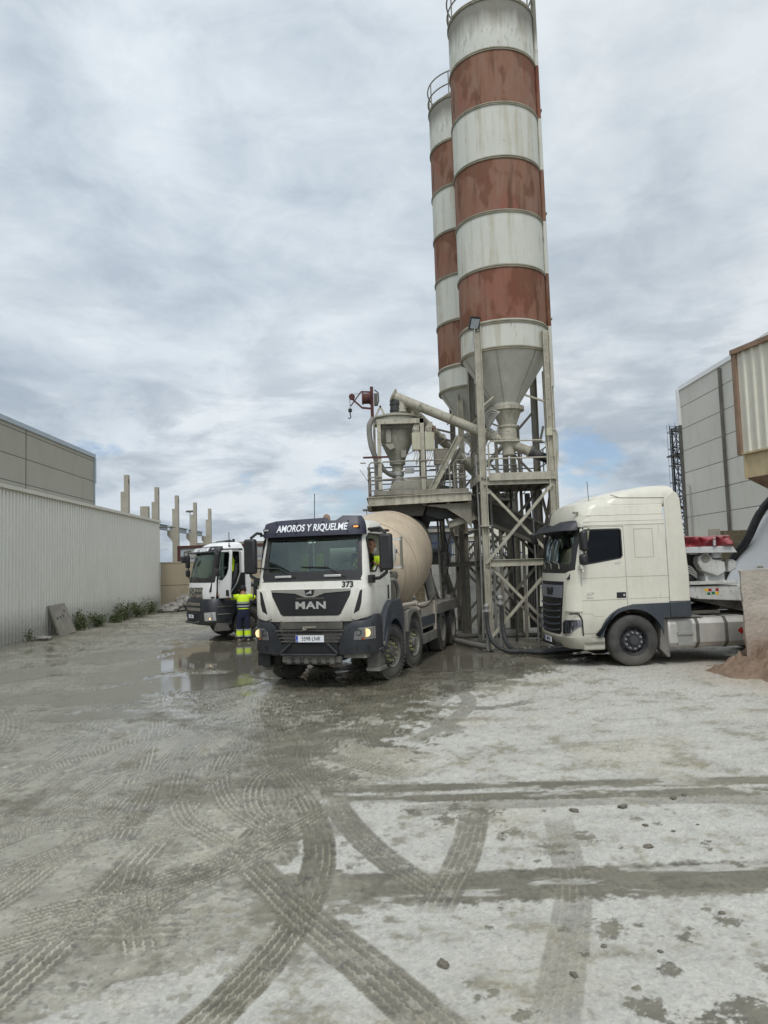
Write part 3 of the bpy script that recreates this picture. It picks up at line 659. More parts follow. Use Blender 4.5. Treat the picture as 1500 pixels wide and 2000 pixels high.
MB().box(0, 12, 0, 8, 0, 5.3).build('wall', M['slate_paint'], t); MB().box(-.2, 12.2, -.2, 8, 5.3, 5.6).build('roof', M['steel_grey'], t)
t = thing('building', 'small dark roof block peeking above the cream tractor cab roof', 'building', (11.8, 45, 0))
MB().box(0, 3.5, 0, 5, 0, 5.55).build('wall', M['trim_grey'], t); MB().box(.0, 1.6, -.1, -.005, 4.9, 5.5).build('vent_louvre', M['slate_paint'], t)

# ================================================================== right side
b = thing('warehouse', 'tall grey precast panel warehouse with a black downpipe on the right', 'building', (16.35, 0, 0), R(0))
MB().box(0, 24, 6, 40, 0, 11.3).build('wall', M['panel_grey'], b)
MB().box(-.07, 24, 6, 40.12, 11.3, 11.52).build('parapet', M['clean_white'], b)
MB().box(-.12, .1, 40, 40.3, 9.4, 11.4).build('corner_flashing', M['clean_white'], b); MB().box(-.10, .1, 40, 40.25, 0, 9.4).build('corner_trim', M['steel_dark'], b)
MB().tube([(-.1, 35.0, 0), (-.1, 35.0, 11.2)], .075, 10).build('downpipe', M['steel_dark'], b); MB().tube([(-.08, 39.3, 0), (-.08, 39.3, 6.0), (-.08, 39.6, 6.1)], .035, 8).build('conduit', M['galv'], b)
t = thing('stair_tower', 'black steel lattice tower with caged ladder beside the grey warehouse', 'tower', (16.5, 41.6, 0))
for x, y_ in ((.35, 0), (1.3, 0), (.35, 1.1), (1.3, 1.1)): MB().bar((x, y_, 0), (x, y_, 9.7), .09).build('post', M['black_plastic'], t)
mb = MB(); zz = 0
while zz < 9.6:
    z1 = min(zz+.95, 9.65)
    for a_, b_ in (((.35, 0), (1.3, 0)), ((.35, 0), (.35, 1.1)), ((.35, 1.1), (1.3, 1.1))):
        mb.bar((*a_, z1), (*b_, z1), .05); mb.bar((*a_, zz), (*b_, z1), .04); mb.bar((*b_, zz), (*a_, z1), .03)
    zz += .95
mb.build('bracing', M['black_plastic'], t)
MB().box(.0, 1.45, -.15, 1.2, 8.0, 8.08).box(.0, 1.45, -.15, 1.2, 5.0, 5.08).build('landing', M['black_plastic'], t)
mb = MB()
for x in (-.22, .12): mb.bar((x, -.1, 0), (x, -.1, 9.6), .035)
for k in range(32): mb.bar((-.22, -.1, .3+k*.3), (.12, -.1, .3+k*.3), .025)
mb.build('ladder', M['black_plastic'], t)
mb = MB()
for zz in np.arange(2.6, 9.8, .95): mb.tube([(-.05+.36*math.cos(a_), -.1-.02+.40*math.sin(a_)-.12, zz) for a_ in np.linspace(0, 2*math.pi, 15)], .016, 5)
for a_ in np.linspace(0, 2*math.pi, 8)[:-1]: mb.bar((-.05+.36*math.cos(a_), -.24+.40*math.sin(a_), 2.6), (-.05+.36*math.cos(a_), -.24+.40*math.sin(a_), 9.7), .014)
mb.build('ladder_cage', M['black_plastic'], t)

t = thing('aggregate_bin', 'raised cream corrugated aggregate bin with rusty brown edge trim at the right edge', 'bin', (8.87, 18.1, 0), R(14.5))
# local -Y side runs towards the camera
mb = MB(); pts = []
k = 0.
while k > -8:
    for dx, dy in ((0, 0), (0, -.17), (-.04, -.20), (-.04, -.255)): pts.append((dx, k+dy))
    k -= .29
nv = len(pts); mb.add([(a, b_, 4.75) for a, b_ in pts]+[(a, b_, 7.22) for a, b_ in pts], [(i, i+1, nv+i+1, nv+i) for i in range(nv-1)])
mb.build('cladding', M['cream_cladding'], t, sharp=20)
MB().box(.05, 5, -8, -.02, 4.72, 7.2).build('bin_body', M['cream_cladding'], t)
MB().box(-.10, .06, -8, .14, 7.22, 7.34).build('roof_trim', M['rust_brown'], t); MB().box(-.07, .05, .001, .13, 4.7, 7.215).build('corner_trim', M['rust_brown'], t)
MB().box(.0, 5, -8, 0, 7.34, 7.38).build('roof', M['rust_brown'], t)
mb = MB().box(.03, .1, -8, 0, 4.12, 4.7).box(.1, 5, -.07, 0, 4.12, 4.7).build('skirt_plate', M['bin_skirt'], t)
mb = MB()
for k in range(9): mb.box(-.01, .029, -.06-k*.85, -.0-k*.85, 4.1, 4.7)
mb.box(-.05, .12, -8, .02, 4.70, 4.745); mb.build('skirt_rib', M['bin_skirt'], t)
mb = MB()
for k in range(6): mb.box(.02, .06, -.06, -.02, 4.15+k*.09, 4.18+k*.09)
mb.build('bolt', M['rust_brown'], t)
MB().add([(.03,0,4.12),(.03,-8,4.12),(1.5,-7,2.9),(1.5,-1.2,2.9),(5,0,4.12),(5,-8,4.12),(3.5,-7,2.9),(3.5,-1.2,2.9)], [(0,3,2,1),(4,5,6,7),(0,4,7,3),(1,2,6,5),(3,7,6,2)]).build('hopper_bottom', M['rust_brown'], t)
for x in (.25, 4.7):
    for y_ in (-3.2, -7.7): MB().bar((x, y_, 0), (x, y_, 4.12), .25).build('leg', M['steel_grey'], t)
w = thing('block_wall', 'brown concrete block wall behind the pump trailer', 'wall', (9.68, 22, 0))
MB().box(0, 9, 0, .22, 0, 2.98).build('wall', M['block_brown'], w); MB().box(-.09, .24, -.04, -.003, 2.1, 3.04).build('corner_patch', M['precast'], w)
# rough concrete wall with sand heap
bm = bmesh.new(); bmesh.ops.create_grid(bm, x_segments=2, y_segments=2, size=.5); bm.free()
t = thing('retaining_wall', 'thick rough pinkish concrete wall end at the right edge', 'wall', (6.86, 14.45, 0), R(1))
from mathutils import noise as NZ
def rough_box(x0, x1, y0, y1, z0, z1, step, amp):
    mb = MB(); nxx, nyy, nzz = [max(2, int((b_-a)/step)) for a, b_ in ((x0, x1), (y0, y1), (z0, z1))]
    bm = bmesh.new(); bmesh.ops.create_cube(bm, size=1)
    for v in bm.verts: v.co = V(((x0+x1)/2+v.co.x*(x1-x0), (y0+y1)/2+v.co.y*(y1-y0), (z0+z1)/2+v.co.z*(z1-z0)))
    bmesh.ops.subdivide_edges(bm, edges=bm.edges[:], cuts=22, use_grid_fill=True)
    for v in bm.verts:
        p = v.co.copy(); k = V((NZ.noise(p*2.3), NZ.noise(p*2.3+V((7, 3, 1))), NZ.noise(p*2.3+V((1, 9, 4)))))*amp + V((NZ.noise(p*9), NZ.noise(p*9+V((3, 3, 3))), NZ.noise(p*9+V((9, 1, 1)))))*amp*.5
        v.co = p+k
    me = bpy.data.meshes.new('r'); bm.to_mesh(me); bm.free(); return me
rme = rough_box(0, 6, 0, .55, -.2, 1.95, .1, .05)
for v in rme.vertices: v.co.x += .46*v.co.y+.04*(1-v.co.z/2)
link('wall', rme, M['old_concrete'], t, sharp=60)
o = rock((7.33, 14.62, 1.99), (.06, .05, .03), 'small dark lump lying on top of the rough wall', 31, 'mud_clod', 'clod')
# sand
bm = bmesh.new(); bmesh.ops.create_grid(bm, x_segments=220, y_segments=140, size=.5)
for v in bm.verts:
    x, y_ = 5.3+(v.co.x+.5)*7.5, 12.2+(v.co.y+.5)*4.2
    ridge = max(0, 1-abs(y_-14.3)/(1.15+.22*(x-5.3)))
    hgt = max(0, min(1.1, (x-6.15)*.50))*ridge**1.15*1.0
    p = V((x, y_, 0)); hgt += (.22*NZ.noise(p*1.6)+.18*NZ.noise(p*3.7)+.10*NZ.noise(p*8)+.06*NZ.noise(p*17)+.03*NZ.noise(p*30))*min(1, hgt*4+.05)
    v.co = V((x, y_, hgt-.035))
me = bpy.data.meshes.new('sand_heap'); bm.to_mesh(me); bm.free(); o = link('sand_heap', me, M['sand'], sharp=180); tag(o, 'heap of reddish brown sand spilling at the foot of the rough concrete wall', 'sand heap')
t = thing('tank', 'white sloping steel cone of a tank behind the rough wall', 'tank', (11.35, 20.4, 0))
MB().lathe([(2.3, .7), (1.70, 1.9), (1.34, 2.62), (.82, 3.54), (.55, 4.03)], n=48).build('cone', M['clean_white'], t, sharp=60)
for a_ in range(4): MB().bar((2.2*math.cos(a_*1.57+.8), 2.2*math.sin(a_*1.57+.8), 0), (2.2*math.cos(a_*1.57+.8), 2.2*math.sin(a_*1.57+.8), .9), .15).build('leg', M['steel_grey'], t)
MB().tube(spline([(-.9, -1.6, 1.6), (-.95, -1.35, 2.2), (-.8, -1.0, 3.0), (-.5, -.7, 3.8), (-.1, -.5, 4.4)], 6), .012, 6).build('cable', M['trim_grey'], t)
o = MB().tube(spline([(9.95, 21.7, 1.2), (9.80, 21.1, 2.05), (9.86, 20.25, 2.65), (10.07, 20.0, 3.25), (10.38, 19.95, 3.66), (11.0, 20.0, 4.15)], 8), .11, 12).build('hose', M['black_rubber']); tag(o, 'thick black hose arching over the white tank cone', 'hose')
MB().tube([(10.16, 19.99, 3.38), (10.21, 19.985, 3.45)], .125, 12).build('clamp', M['clean_white'], o)

# mud clods scattered on the slab
for i, (x, y_, s) in enumerate([(1.62, 6.86, .05), (2.08, 6.92, .055), (2.62, 7.12, .045), (2.75, 7.2, .03), (1.98, 5.98, .045), (1.62, 6.9, .022), (2.12, 6.45, .03), (2.55, 6.42, .018), (2.85, 5.2, .03), (.25, 4.35, .045), (2.05, 4.86, .025), (1.2, 4.5, .022), (.95, 4.2, .03), (1.5, 4.42, .02), (1.72, 3.62, .024), (.9, 6.35, .02), (2.3, 6.3, .022)]):
    rock((x, y_, gz(x, y_)+s*.18), (s*.85, s*.62, s*.40), 'small dark mud clod lying on the pale concrete ground', 40+i, 'mud_clod', 'clod', 'mud clods on the concrete')
# ================================================================== truck helpers
def cab_solid(sec, d=0.0):
    """sec rows: z, rear x, front x, half width, front bulge, corner radius; d shrinks (or grows, <0) the solid"""
    rows = []
    N = len(sec)
    for i, (z, xr, xf, hw, bu, rc) in enumerate(sec):
        z2 = z + (d if i == 0 else -d if i == N-1 else 0); hw2 = hw-d; xf2 = xf-d; xr2 = xr+d
        ys_ = []
        for th in (90, 70, 50, 30, 12): ys_.append((-(hw2-rc+rc*math.sin(R(th))), rc*(1-math.cos(R(th)))))
        for k in range(-3, 4): ys_.append(((hw2-rc)*k/3, 0))
        for th in (12, 30, 50, 70, 90): ys_.append(((hw2-rc+rc*math.sin(R(th))), rc*(1-math.cos(R(th)))))
        ring = [(xr2, -hw2, z2)] + [(xf2-bu*(y/hw2)**2-dx, y, z2) for y, dx in ys_] + [(xr2, hw2, z2)]
        rows.append(ring)
    n = len(rows[0]); mb = MB(); mb.v = [p for r in rows for p in r]
    for i in range(N-1):
        for k in range(n):
            k2 = (k+1) % n; mb.f.append((i*n+k, i*n+k2, (i+1)*n+k2, (i+1)*n+k))
    mb.f.append(tuple(range(n-1, -1, -1))); mb.f.append(tuple((N-1)*n+k for k in range(n)))
    return mb.mesh('solid')
def prism(poly, axis, h0, h1): return MB().prism(poly, axis, h0, h1).mesh('prism')
def patch(sec, poly, axis, h0, h1, out=.004, inn=.02, cut=()):
    """piece of the skin of a cab, bounded by a polygon"""
    return boolean(cab_solid(sec, -out), [(cab_solid(sec, inn), 'DIFFERENCE'), (prism(poly, axis, h0, h1), 'INTERSECT')] + [(prism(*c), 'DIFFERENCE') for c in cut])
def hw_at(sec, z):
    return float(np.interp(z, [s[0] for s in sec], [s[3] for s in sec]))
def xf_at(sec, z, y=0):
    zz = [s[0] for s in sec]; xf, hw, bu, rc = [float(np.interp(z, zz, [s[k] for s in sec])) for k in (2, 3, 4, 5)]
    t = max(0, (abs(y)-(hw-rc))/rc); return xf-bu*(y/hw)**2-rc*(1-math.sqrt(max(0, 1-min(1, t)**2)))
def side_line(mb, sec, pts, side=1, w=.014, t=.006):
    for a, b in zip(pts, pts[1:]):
        mb.bar((a[0], side*(hw_at(sec, a[1])), a[1]), (b[0], side*(hw_at(sec, b[1])), b[1]), w, t, up=(0, side, 0))
    return mb
def arc(cx, cz, r, a0, a1, n=12): return [(cx+r*math.cos(R(a0+(a1-a0)*i/n)), cz+r*math.sin(R(a0+(a1-a0)*i/n))) for i in range(n+1)]

def make_wheel(parent, x, y, r, side, style='steer', w=.31, steer=0, lugs=True, mats=('rim', 'hub', 'nut_yellow'), nuts=True):
    """y: outer face of tyre; side +1 left / -1 right"""
    D = (0, side, 0); o = (x, y-side*w, r)
    k = r/.53
    prof = [(.285*k, .03), (.32*k, .0), (.42*k, -.014), (.49*k, .012), (.522*k, .035), (.53*k, .06), (.53*k, w-.06), (.522*k, w-.035), (.49*k, w-.012), (.42*k, w+.014), (.32*k, w), (.285*k, w-.03)]
    ty = MB().lathe(prof, o, D, 44, closed=True)
    if lugs:
        n = 40
        for i in range(n):
            for row, (h0, h1) in enumerate(((.012, .10), (.115, .195), (.21, w-.012))):
                a = 2*math.pi*(i+.5*(row % 2))/n; ca, sa = math.cos(a), math.sin(a)
                p = V((x+ca*r*.985, y-side*(w-h0), r+sa*r*.985)); q_ = V((x+ca*r*.985, y-side*(w-h1), r+sa*r*.985))
                ty.bar(p, q_, .05*k, .036*k, up=(ca, 0, sa))
    if style == 'steer':
        pr = [(.05, w-.02), (.12*k, w-.015), (.135*k, w-.06), (.20*k, w-.055), (.225*k, w-.085), (.255*k, w-.13), (.268*k, w-.06), (.285*k, w-.02), (.296*k, w+.006), (.296*k, w-.05), (.25*k, .12), (.05, .12)]
    else:
        pr = [(.06, w-.10), (.11*k, w-.11), (.13*k, w-.2), (.21*k, w-.215), (.245*k, w-.15), (.262*k, w-.06), (.285*k, w-.015), (.296*k, w+.004), (.296*k, w-.05), (.26*k, .03), (.06, .03)]
    wl = MB().lathe(pr, o, D, 40).build('wheel', M[mats[0]], parent, sharp=30)
    ty.build('tyre', M['rubber'], wl, sharp=40)
    hh = w-.06 if style == 'steer' else w-.215
    hb = MB().lathe([(.115*k, hh), (.11*k, hh+.05), (.085*k, hh+.085), (.03, hh+.09)], o, D, 20)
    hb.build('hub', M[mats[1]], wl)
    if nuts:
        nb = MB()
        for i in range(10):
            a = 2*math.pi*i/10+.2; c_ = V((x+math.cos(a)*.168*k, y-side*(w-hh), r+math.sin(a)*.168*k))
            nb.cyl(c_, c_+V((0, side*.06, 0)), .019*k, 6); nb.cyl(c_, c_+V((0, side*.02, 0)), .026*k, 6)
        nb.build('wheel_nut', M[mats[2]], wl)
        hl = MB()
        hr = .242*k
        for i in range(10):
            a = 2*math.pi*i/10; c_ = V((x+math.cos(a)*hr, y-side*(w-(w-.095 if style == 'steer' else w-.15)), r+math.sin(a)*hr)); hl.cyl(c_, c_+V((0, side*.012, 0)), .024*k, 8)
        hl.build('vent_hole', M['letter_black'], wl)
    if steer:
        M_ = Matrix.Translation((x, y-side*w/2, 0)) @ Matrix.Rotation(R(steer), 4, 'Z') @ Matrix.Translation((-x, -(y-side*w/2), 0))
        for ob in [wl]+list(wl.children): ob.data.transform(M_)
    return wl

def seat(parent, x, y, zf, name='seat', cover=None):
    s = MB().box(x-.28, x+.22, y-.25, y+.25, zf+.28, zf+.45).build(name, M['seat_cloth'], parent, bevel=.05)
    MB().prism([(x-.3, zf+.4), (x-.18, zf+.4), (x-.28, zf+1.12), (x-.40, zf+1.12)], 1, y-.24, y+.24).build('backrest', M['seat_cloth'], s, bevel=.06)
    MB().prism([(x-.31, zf+1.13), (x-.39, zf+1.13), (x-.41, zf+1.36), (x-.34, zf+1.36)], 1, y-.14, y+.14).build('headrest', M['seat_cloth'], s, bevel=.04)
    return s

def plate(parent, org, right, up, text, w=.52, h=.11):
    r = V(right).normalized(); u = V(up).normalized(); n = r.cross(u); o = V(org)
    p = MB().bar(o-r*w/2, o+r*w/2, .012, h, up=u).build('number_plate', M['plate_white'], parent)
    f = o+n*.0075
    MB().bar(f-r*w/2+r*.005, f-r*w/2+r*.045, .004, h-.01, up=u).build('country_band', M['plate_blue'], p)
    lettering('plate_text', text, h*.82, f+r*.022+n*.001, r, u, M['letter_black'], p, depth=.002, sx=.88)
    lettering('country_letter', 'E', h*.26, f-r*(w/2-.025)-u*h*.26+n*.003, r, u, M['letter_white'], p, depth=.001)
    return p

# ================================================================== concrete mixer truck in the middle
def mixer_truck():
    t = thing('mixer_truck', 'white four-axle concrete mixer truck with cream drum and a navy visor reading AMOROS Y RIQUELME', 'mixer truck', (-1.446, 14.0, 0), R(-105.75))
    WP, DP, BK = M['white_paint'], M['dark_plastic'], M['black_plastic']
    S = [(1.26, -1.62, -.02, 1.10, .07, .16), (1.40, -1.62, .0, 1.13, .07, .16), (1.90, -1.62, -.02, 1.14, .08, .15), (2.05, -1.62, -.05, 1.13, .08, .14), (2.45, -1.62, -.135, 1.10, .08, .14), (2.88, -1.60, -.25, 1.06, .08, .14),
         (3.02, -1.58, -.34, 1.03, .09, .2), (3.12, -1.54, -.48, .98, .1, .3), (3.18, -1.46, -.68, .88, .1, .4)]
    outer = cab_solid(S)
    ws = [(-.90, 2.20), (.90, 2.20), (.915, 2.28), (.89, 2.80), (-.89, 2.80), (-.915, 2.28)]
    sw = [(-.27, 2.17), (-.62, 2.17), (-.80, 2.27), (-1.42, 2.27), (-1.46, 2.32), (-1.46, 2.82), (-1.40, 2.88), (-.42, 2.88), (-.34, 2.80)]
    door = [(-.20, 1.32), (-.20, 2.1), (-.33, 2.94), (-1.52, 2.94), (-1.53, 1.32)]
    rw = [(-.15, 2.28), (.88, 2.28), (.88, 2.66), (-.15, 2.66)]
    rw2 = [(-.62, 2.72), (-.45, 2.72), (-.45, 2.84), (-.62, 2.84)]
    full = boolean(outer, [(cab_solid(S, .06), 'DIFFERENCE'), (prism(ws, 0, -.9, .6), 'DIFFERENCE'), (prism(sw, 1, .6, 1.6), 'DIFFERENCE'), (prism(sw, 1, -1.6, -.6), 'DIFFERENCE'), (prism(rw, 0, -2, -1.3), 'DIFFERENCE'), (prism(rw2, 0, -2, -1.3), 'DIFFERENCE')])
    link('cab', boolean(full, [(prism(door, 1, .9, 1.6), 'DIFFERENCE'), (prism(door, 1, -1.6, -.9), 'DIFFERENCE')]), WP, t, sharp=32)
    def inset(poly, d):
        cx = sum(p[0] for p in poly)/len(poly); cz = sum(p[1] for p in poly)/len(poly); return [(p[0]-math.copysign(d, p[0]-cx), p[1]-math.copysign(d, p[1]-cz)) for p in poly]
    di = inset(door, .008)
    for sd in (1, -1):
        d = link('door', boolean(full, [(prism(di, 1, .9*sd, 1.6*sd) if sd > 0 else prism(di, 1, -1.6, -.9), 'INTERSECT')]), WP, t, sharp=32)
        y = sd*1.142
        MB().box(-1.44, -1.36, min(y, y+sd*.012), max(y, y+sd*.012), 1.60, 1.88).build('handle', BK, d, bevel=.01)
        if sd > 0:
            lettering('model_badge', 'TGS', .075, (-1.16, 1.146, 2.09), (-1, 0, 0), (0, 0, 1), M['letter_black'], d, depth=.002, bold=.002)
            mb = side_line(MB(), S, [(-.2, 1.80), (-.55, 1.86), (-1.53, 1.86)], 1, .008, .004); mb.build('crease', M['cream_cladding'], d)
        g = MB().prism([(-.30, 2.2), (-.60, 2.2), (-.76, 2.3), (-.76, 2.5), (-.40, 2.5)] if sd > 0 else sw, 1, *( (1.05, 1.06) if sd > 0 else (-1.06, -1.05))); g.build('window_glass', M['dark_glass'], d)
        MB().bar((-.36, sd*1.135, 2.93), (-1.56, sd*1.135, 2.98), .05, .05).build('rain_gutter', BK, d)
        fr = MB(); sp = [(p[0], p[1]) for p in sw]; side_line(fr, S, sp+[sp[0]], sd, .035, .012); fr.build('window_frame', BK, d)
    link('windscreen', patch(S, ws, 0, -.9, .6, out=-.012, inn=.022), M['windscreen'], t)
    frm = [(-.98, 2.03), (.98, 2.03), (1.01, 2.12), (.96, 2.92), (-.96, 2.92), (-1.01, 2.12)]
    fr = link('windscreen_surround', patch(S, frm, 0, -.9, .6, .004, .03, cut=[(ws, 0, -.9, .6)]), BK, t)
    for y0 in (-.55, .45):
        w_ = MB(); w_.tube([(xf_at(S, 2.10, y0)+.03, y0+.25, 2.09), (xf_at(S, 2.24, y0-.05)+.03, y0-.1, 2.27), (xf_at(S, 2.3, y0-.5)+.02, y0-.65, 2.29)], .014, 6); w_.build('wiper', BK, t)
        MB().box(xf_at(S, 2.11, y0)-.005, xf_at(S, 2.11, y0)+.04, y0-.17, y0+.17, 2.085, 2.13).build('step_grip', M['silver'], t, bevel=.01)
    # interior
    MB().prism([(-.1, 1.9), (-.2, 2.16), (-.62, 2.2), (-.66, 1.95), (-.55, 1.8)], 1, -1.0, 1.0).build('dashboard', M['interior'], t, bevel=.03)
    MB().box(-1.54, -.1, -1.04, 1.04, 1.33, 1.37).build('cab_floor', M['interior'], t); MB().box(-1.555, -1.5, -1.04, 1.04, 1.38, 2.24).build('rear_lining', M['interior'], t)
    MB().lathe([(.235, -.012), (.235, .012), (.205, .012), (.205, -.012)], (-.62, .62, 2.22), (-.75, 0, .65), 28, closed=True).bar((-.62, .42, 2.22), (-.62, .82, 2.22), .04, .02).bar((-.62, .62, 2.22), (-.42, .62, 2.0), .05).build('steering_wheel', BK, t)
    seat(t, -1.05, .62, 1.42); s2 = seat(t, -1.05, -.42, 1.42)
    vest = MB()
    for a, b in ((-.67, -.50), (-.34, -.17)): vest.prism([(-1.22, 1.88), (-1.16, 1.88), (-1.25, 2.56), (-1.31, 2.56)], 1, a, b)
    vest.build('safety_vest', M['hivis'], t, bevel=.02)
    # dark interior trim strip hanging between the seats
    MB().bar((-.35, -.02, 2.25), (-.30, -.02, 2.78), .03, .02).build('curtain_strap', M['cream_cladding'], t)
    MB().box(-.28, -.2, .25, .27, 2.3, 2.32).box(-.34, -.25, -.05, .82, 2.205, 2.26).build('dashboard_clutter', M['seat_cloth'], t, bevel=.02)
    # visor
    VS = [(2.86, -.6, -.06, 1.06, .12, .16), (3.0, -.6, -.08, 1.06, .12, .16), (3.12, -.6, -.13, 1.05, .12, .16), (3.25, -.6, -.2, 1.02, .12, .16)]
    vp = [(-1.14, 2.87), (1.14, 2.87), (1.14, 3.10), (1.08, 3.22), (.62, 3.24), (.50, 3.15), (.36, 3.15), (.30, 3.21), (-.75, 3.19), (-1.0, 3.14), (-1.12, 3.02)]
    vis = link('sun_visor', patch(VS, vp, 0, -.33, .3, .0, .03), M['navy_plastic'], t, sharp=40)
    st = 'AMOROS Y RIQUELME'; me = text_mesh(st, .165, depth=.003, bold=.003, shear=.10, sx=.82)
    xs = [v.co.x for v in me.vertices]; c0 = (min(xs)+max(xs))/2; k = 1.44/(max(xs)-min(xs))
    for v in me.vertices:
        y = (v.co.x-c0)*k+.02; z = 3.02+v.co.y*1.12; v.co = V((xf_at(VS, z, y)+.006+v.co.z, y, z))
    link('visor_text', me, M['letter_white'], vis, sharp=20)
    for y in (-.93, .90):
        h = MB().box(xf_at(VS, 3.02, y)-.03, xf_at(VS, 3.02, y)+.02, y-.07, y+.07, 2.985, 3.045).build('marker_lamp', M['letter_black'], vis, bevel=.012)
        MB().box(xf_at(VS, 3.02, y)+.0205, xf_at(VS, 3.02, y)+.026, y-.045, y+.045, 3.0, 3.03).build('lens', M['marker_on'] if y > 0 else M['silver'], h)
    bl = MB()
    for y in (-.72, -.28, .25, .74):
        for z in (2.93, 3.13): bl.cyl((xf_at(VS, z, y), y, z), (xf_at(VS, z, y)+.012, y, z), .016, 8)
    bl.build('visor_bolt', BK, vis)
    # front panel: grille, chrome, badge
    gp = [(-.80, 1.83), (.80, 1.83), (.78, 1.74), (.60, 1.40), (.55, 1.37), (-.55, 1.37), (-.60, 1.40), (-.78, 1.74)]
    gr = link('grille', patch(S, gp, 0, -.5, .5, .006, .02), M['letter_black'], t)
    ch = [(-.80, 1.865), (.80, 1.865), (.79, 1.82), (.30, 1.79), (.16, 1.74), (.10, 1.715), (-.10, 1.715), (-.16, 1.74), (-.30, 1.79), (-.79, 1.82)]
    link('chrome_bar', patch(S, ch, 0, -.5, .5, .022, .02), M['chrome'], gr)
    eb = [(-.10, 1.855), (.10, 1.855), (.08, 1.76), (.05, 1.74), (-.05, 1.74), (-.08, 1.76)]
    link('emblem_plaque', patch(S, eb, 0, -.5, .5, .028, .02), M['letter_black'], gr)
    lion = [(-.065, 1.775), (-.05, 1.80), (-.015, 1.803), (.0, 1.82), (.022, 1.842), (.038, 1.842), (.045, 1.825), (.035, 1.812), (.048, 1.79), (.03, 1.775), (.018, 1.79), (-.01, 1.788), (-.03, 1.778), (-.04, 1.785), (-.05, 1.77)]
    link('emblem_lion', patch(S, lion, 0, -.5, .5, .033, .02), M['silver'], gr)
    lettering('grille_text', 'MAN', .185, (xf_at(S, 1.57)+.012, .02, 1.56), (0, 1, 0), (0, 0, 1), M['bright_silver'], gr, depth=.008, bold=.006, sx=1.45, spacing=1.1)
    mesh_ = MB()
    for k_ in range(14): mesh_.box(xf_at(S, 1.7)+.004, xf_at(S, 1.7)+.014, -.26+k_*.04, -.245+k_*.04, 1.68, 1.71)
    mesh_.build('grille_mesh', M['mud_steel'], gr)
    me = text_mesh('373', .15, depth=.003, bold=.006)
    for v in me.vertices:
        y = v.co.x+.74; z = 1.935+v.co.y; v.co = V((xf_at(S, z, y)+.004+v.co.z, y, z))
    link('fleet_number', me, M['letter_black'], t, sharp=20)
    seam = MB()
    for a, b in zip(range(-10, 10), range(-9, 11)): seam.bar((xf_at(S, 2.02, a*.1)+.001, a*.1, 2.02), (xf_at(S, 2.02, b*.1)+.001, b*.1, 2.02), .012, .012)
    seam.build('panel_seam', M['letter_black'], t)
    for sd in (1, -1):
        dp = [(sd*.93, 1.86), (sd*1.17, 1.88), (sd*1.17, 1.36), (sd*.90, 1.28), (sd*.80, 1.32)]
        SG = [(z, xr, xf+.05, hw+.02, bu, rc) for z, xr, xf, hw, bu, rc in S]
        df = link('air_deflector', patch(SG, dp, 0, -.30, .6, .0, .05), WP, t, sharp=30)
        sl = [(sd*.985, 1.82), (sd*1.03, 1.84), (sd*1.01, 1.60), (sd*.97, 1.46), (sd*.86, 1.40)]
        link('air_slot', patch(SG, sl, 0, -.30, .6, .004, .02), M['letter_black'], df)
    # bumper
    B = [(.60, -.7, .02, 1.20, .10, .28), (.75, -.7, .05, 1.225, .10, .28), (1.15, -.7, .05, 1.225, .10, .28), (1.28, -.7, .02, 1.215, .10, .28), (1.40, -.7, -.06, 1.16, .10, .28)]
    MB().box(-.45, -.12, -.85, .85, .62, 1.33).build('bumper_core', M['chassis'], t)
    for sd in (1, -1):
        bp_ = [(sd*.50, .66), (sd*.70, 1.17), (sd*.80, 1.24), (sd*1.02, 1.355), (sd*1.24, 1.36), (sd*1.24, .66)]
        bm_ = link('bumper_corner', patch(B, bp_, 0, -.62, .4, 0, .3), DP, t, sharp=35, bevel=0)
        hp = [(sd*.87, .96), (sd*.84, .90), (sd*1.19, .90), (sd*1.19, 1.13), (sd*.93, 1.14)]
        hp = [(sd*.85, .92), (sd*1.20, .93), (sd*1.20, 1.15), (sd*.96, 1.14), (sd*.87, 1.06)]
        hl = link('headlight', patch(B, hp, 0, -.3, .4, .003, .03), M['bright_silver'], bm_)
        link('headlight_glass', patch(B, hp, 0, -.3, .4, .016, -.012), M['lens'], hl)
        MB().cyl((xf_at(B, 1.05, 1.07)-.03, sd*1.07, 1.045), (xf_at(B, 1.05, 1.07)+.006, sd*1.07, 1.045), .078, 16).build('lit_bulb', M['lamp_on'], hl)
        MB().lathe([(.062, 0), (.062, .012), (.04, .012), (.04, 0)], (xf_at(B, 1.05, .94)-.004, sd*.94, 1.05), (1, 0, 0), 16, closed=True).build('reflector_ring', M['chassis'], hl)
        MB().box(xf_at(B, .95, 1.0)-.01, xf_at(B, .95, 1.0)+.006, sd*1.0-.05, sd*1.0+.05, .925, .965).build('indicator', M['orange'], hl)
        fg = MB()
        for z in (.74, .775, .81): fg.bar((xf_at(B, z, .9)+.004, sd*.88, z), (xf_at(B, z, 1.12)+.004, sd*1.14, z), .02, .014)
        fg.build('lower_slot', M['letter_black'], bm_)
        bb = MB()
        for y, z in ((.68, .72), (.76, 1.10), (1.15, .72), (1.17, 1.2)): bb.cyl((xf_at(B, z, y)-.01, sd*y, z), (xf_at(B, z, y)+.006, sd*y, z), .014, 8)
        bb.build('bolt', M['letter_black'], bm_)
    cb = MB()
    for z, w_ in ((1.10, .68), (1.03, .64), (.965, .60), (.90, .57)): cb.bar((.06, -w_, z), (.06, w_, z), .035, .022)
    for y in (-.42, -.28, .4): cb.bar((.055, y, .9), (.055, y, 1.1), .012)
    cb.build('bumper_grille', M['chassis'], t)
    MB().box(-.11, -.04, -.62, .62, 1.12, 1.30).build('radiator_panel', M['steel_dark'], t)
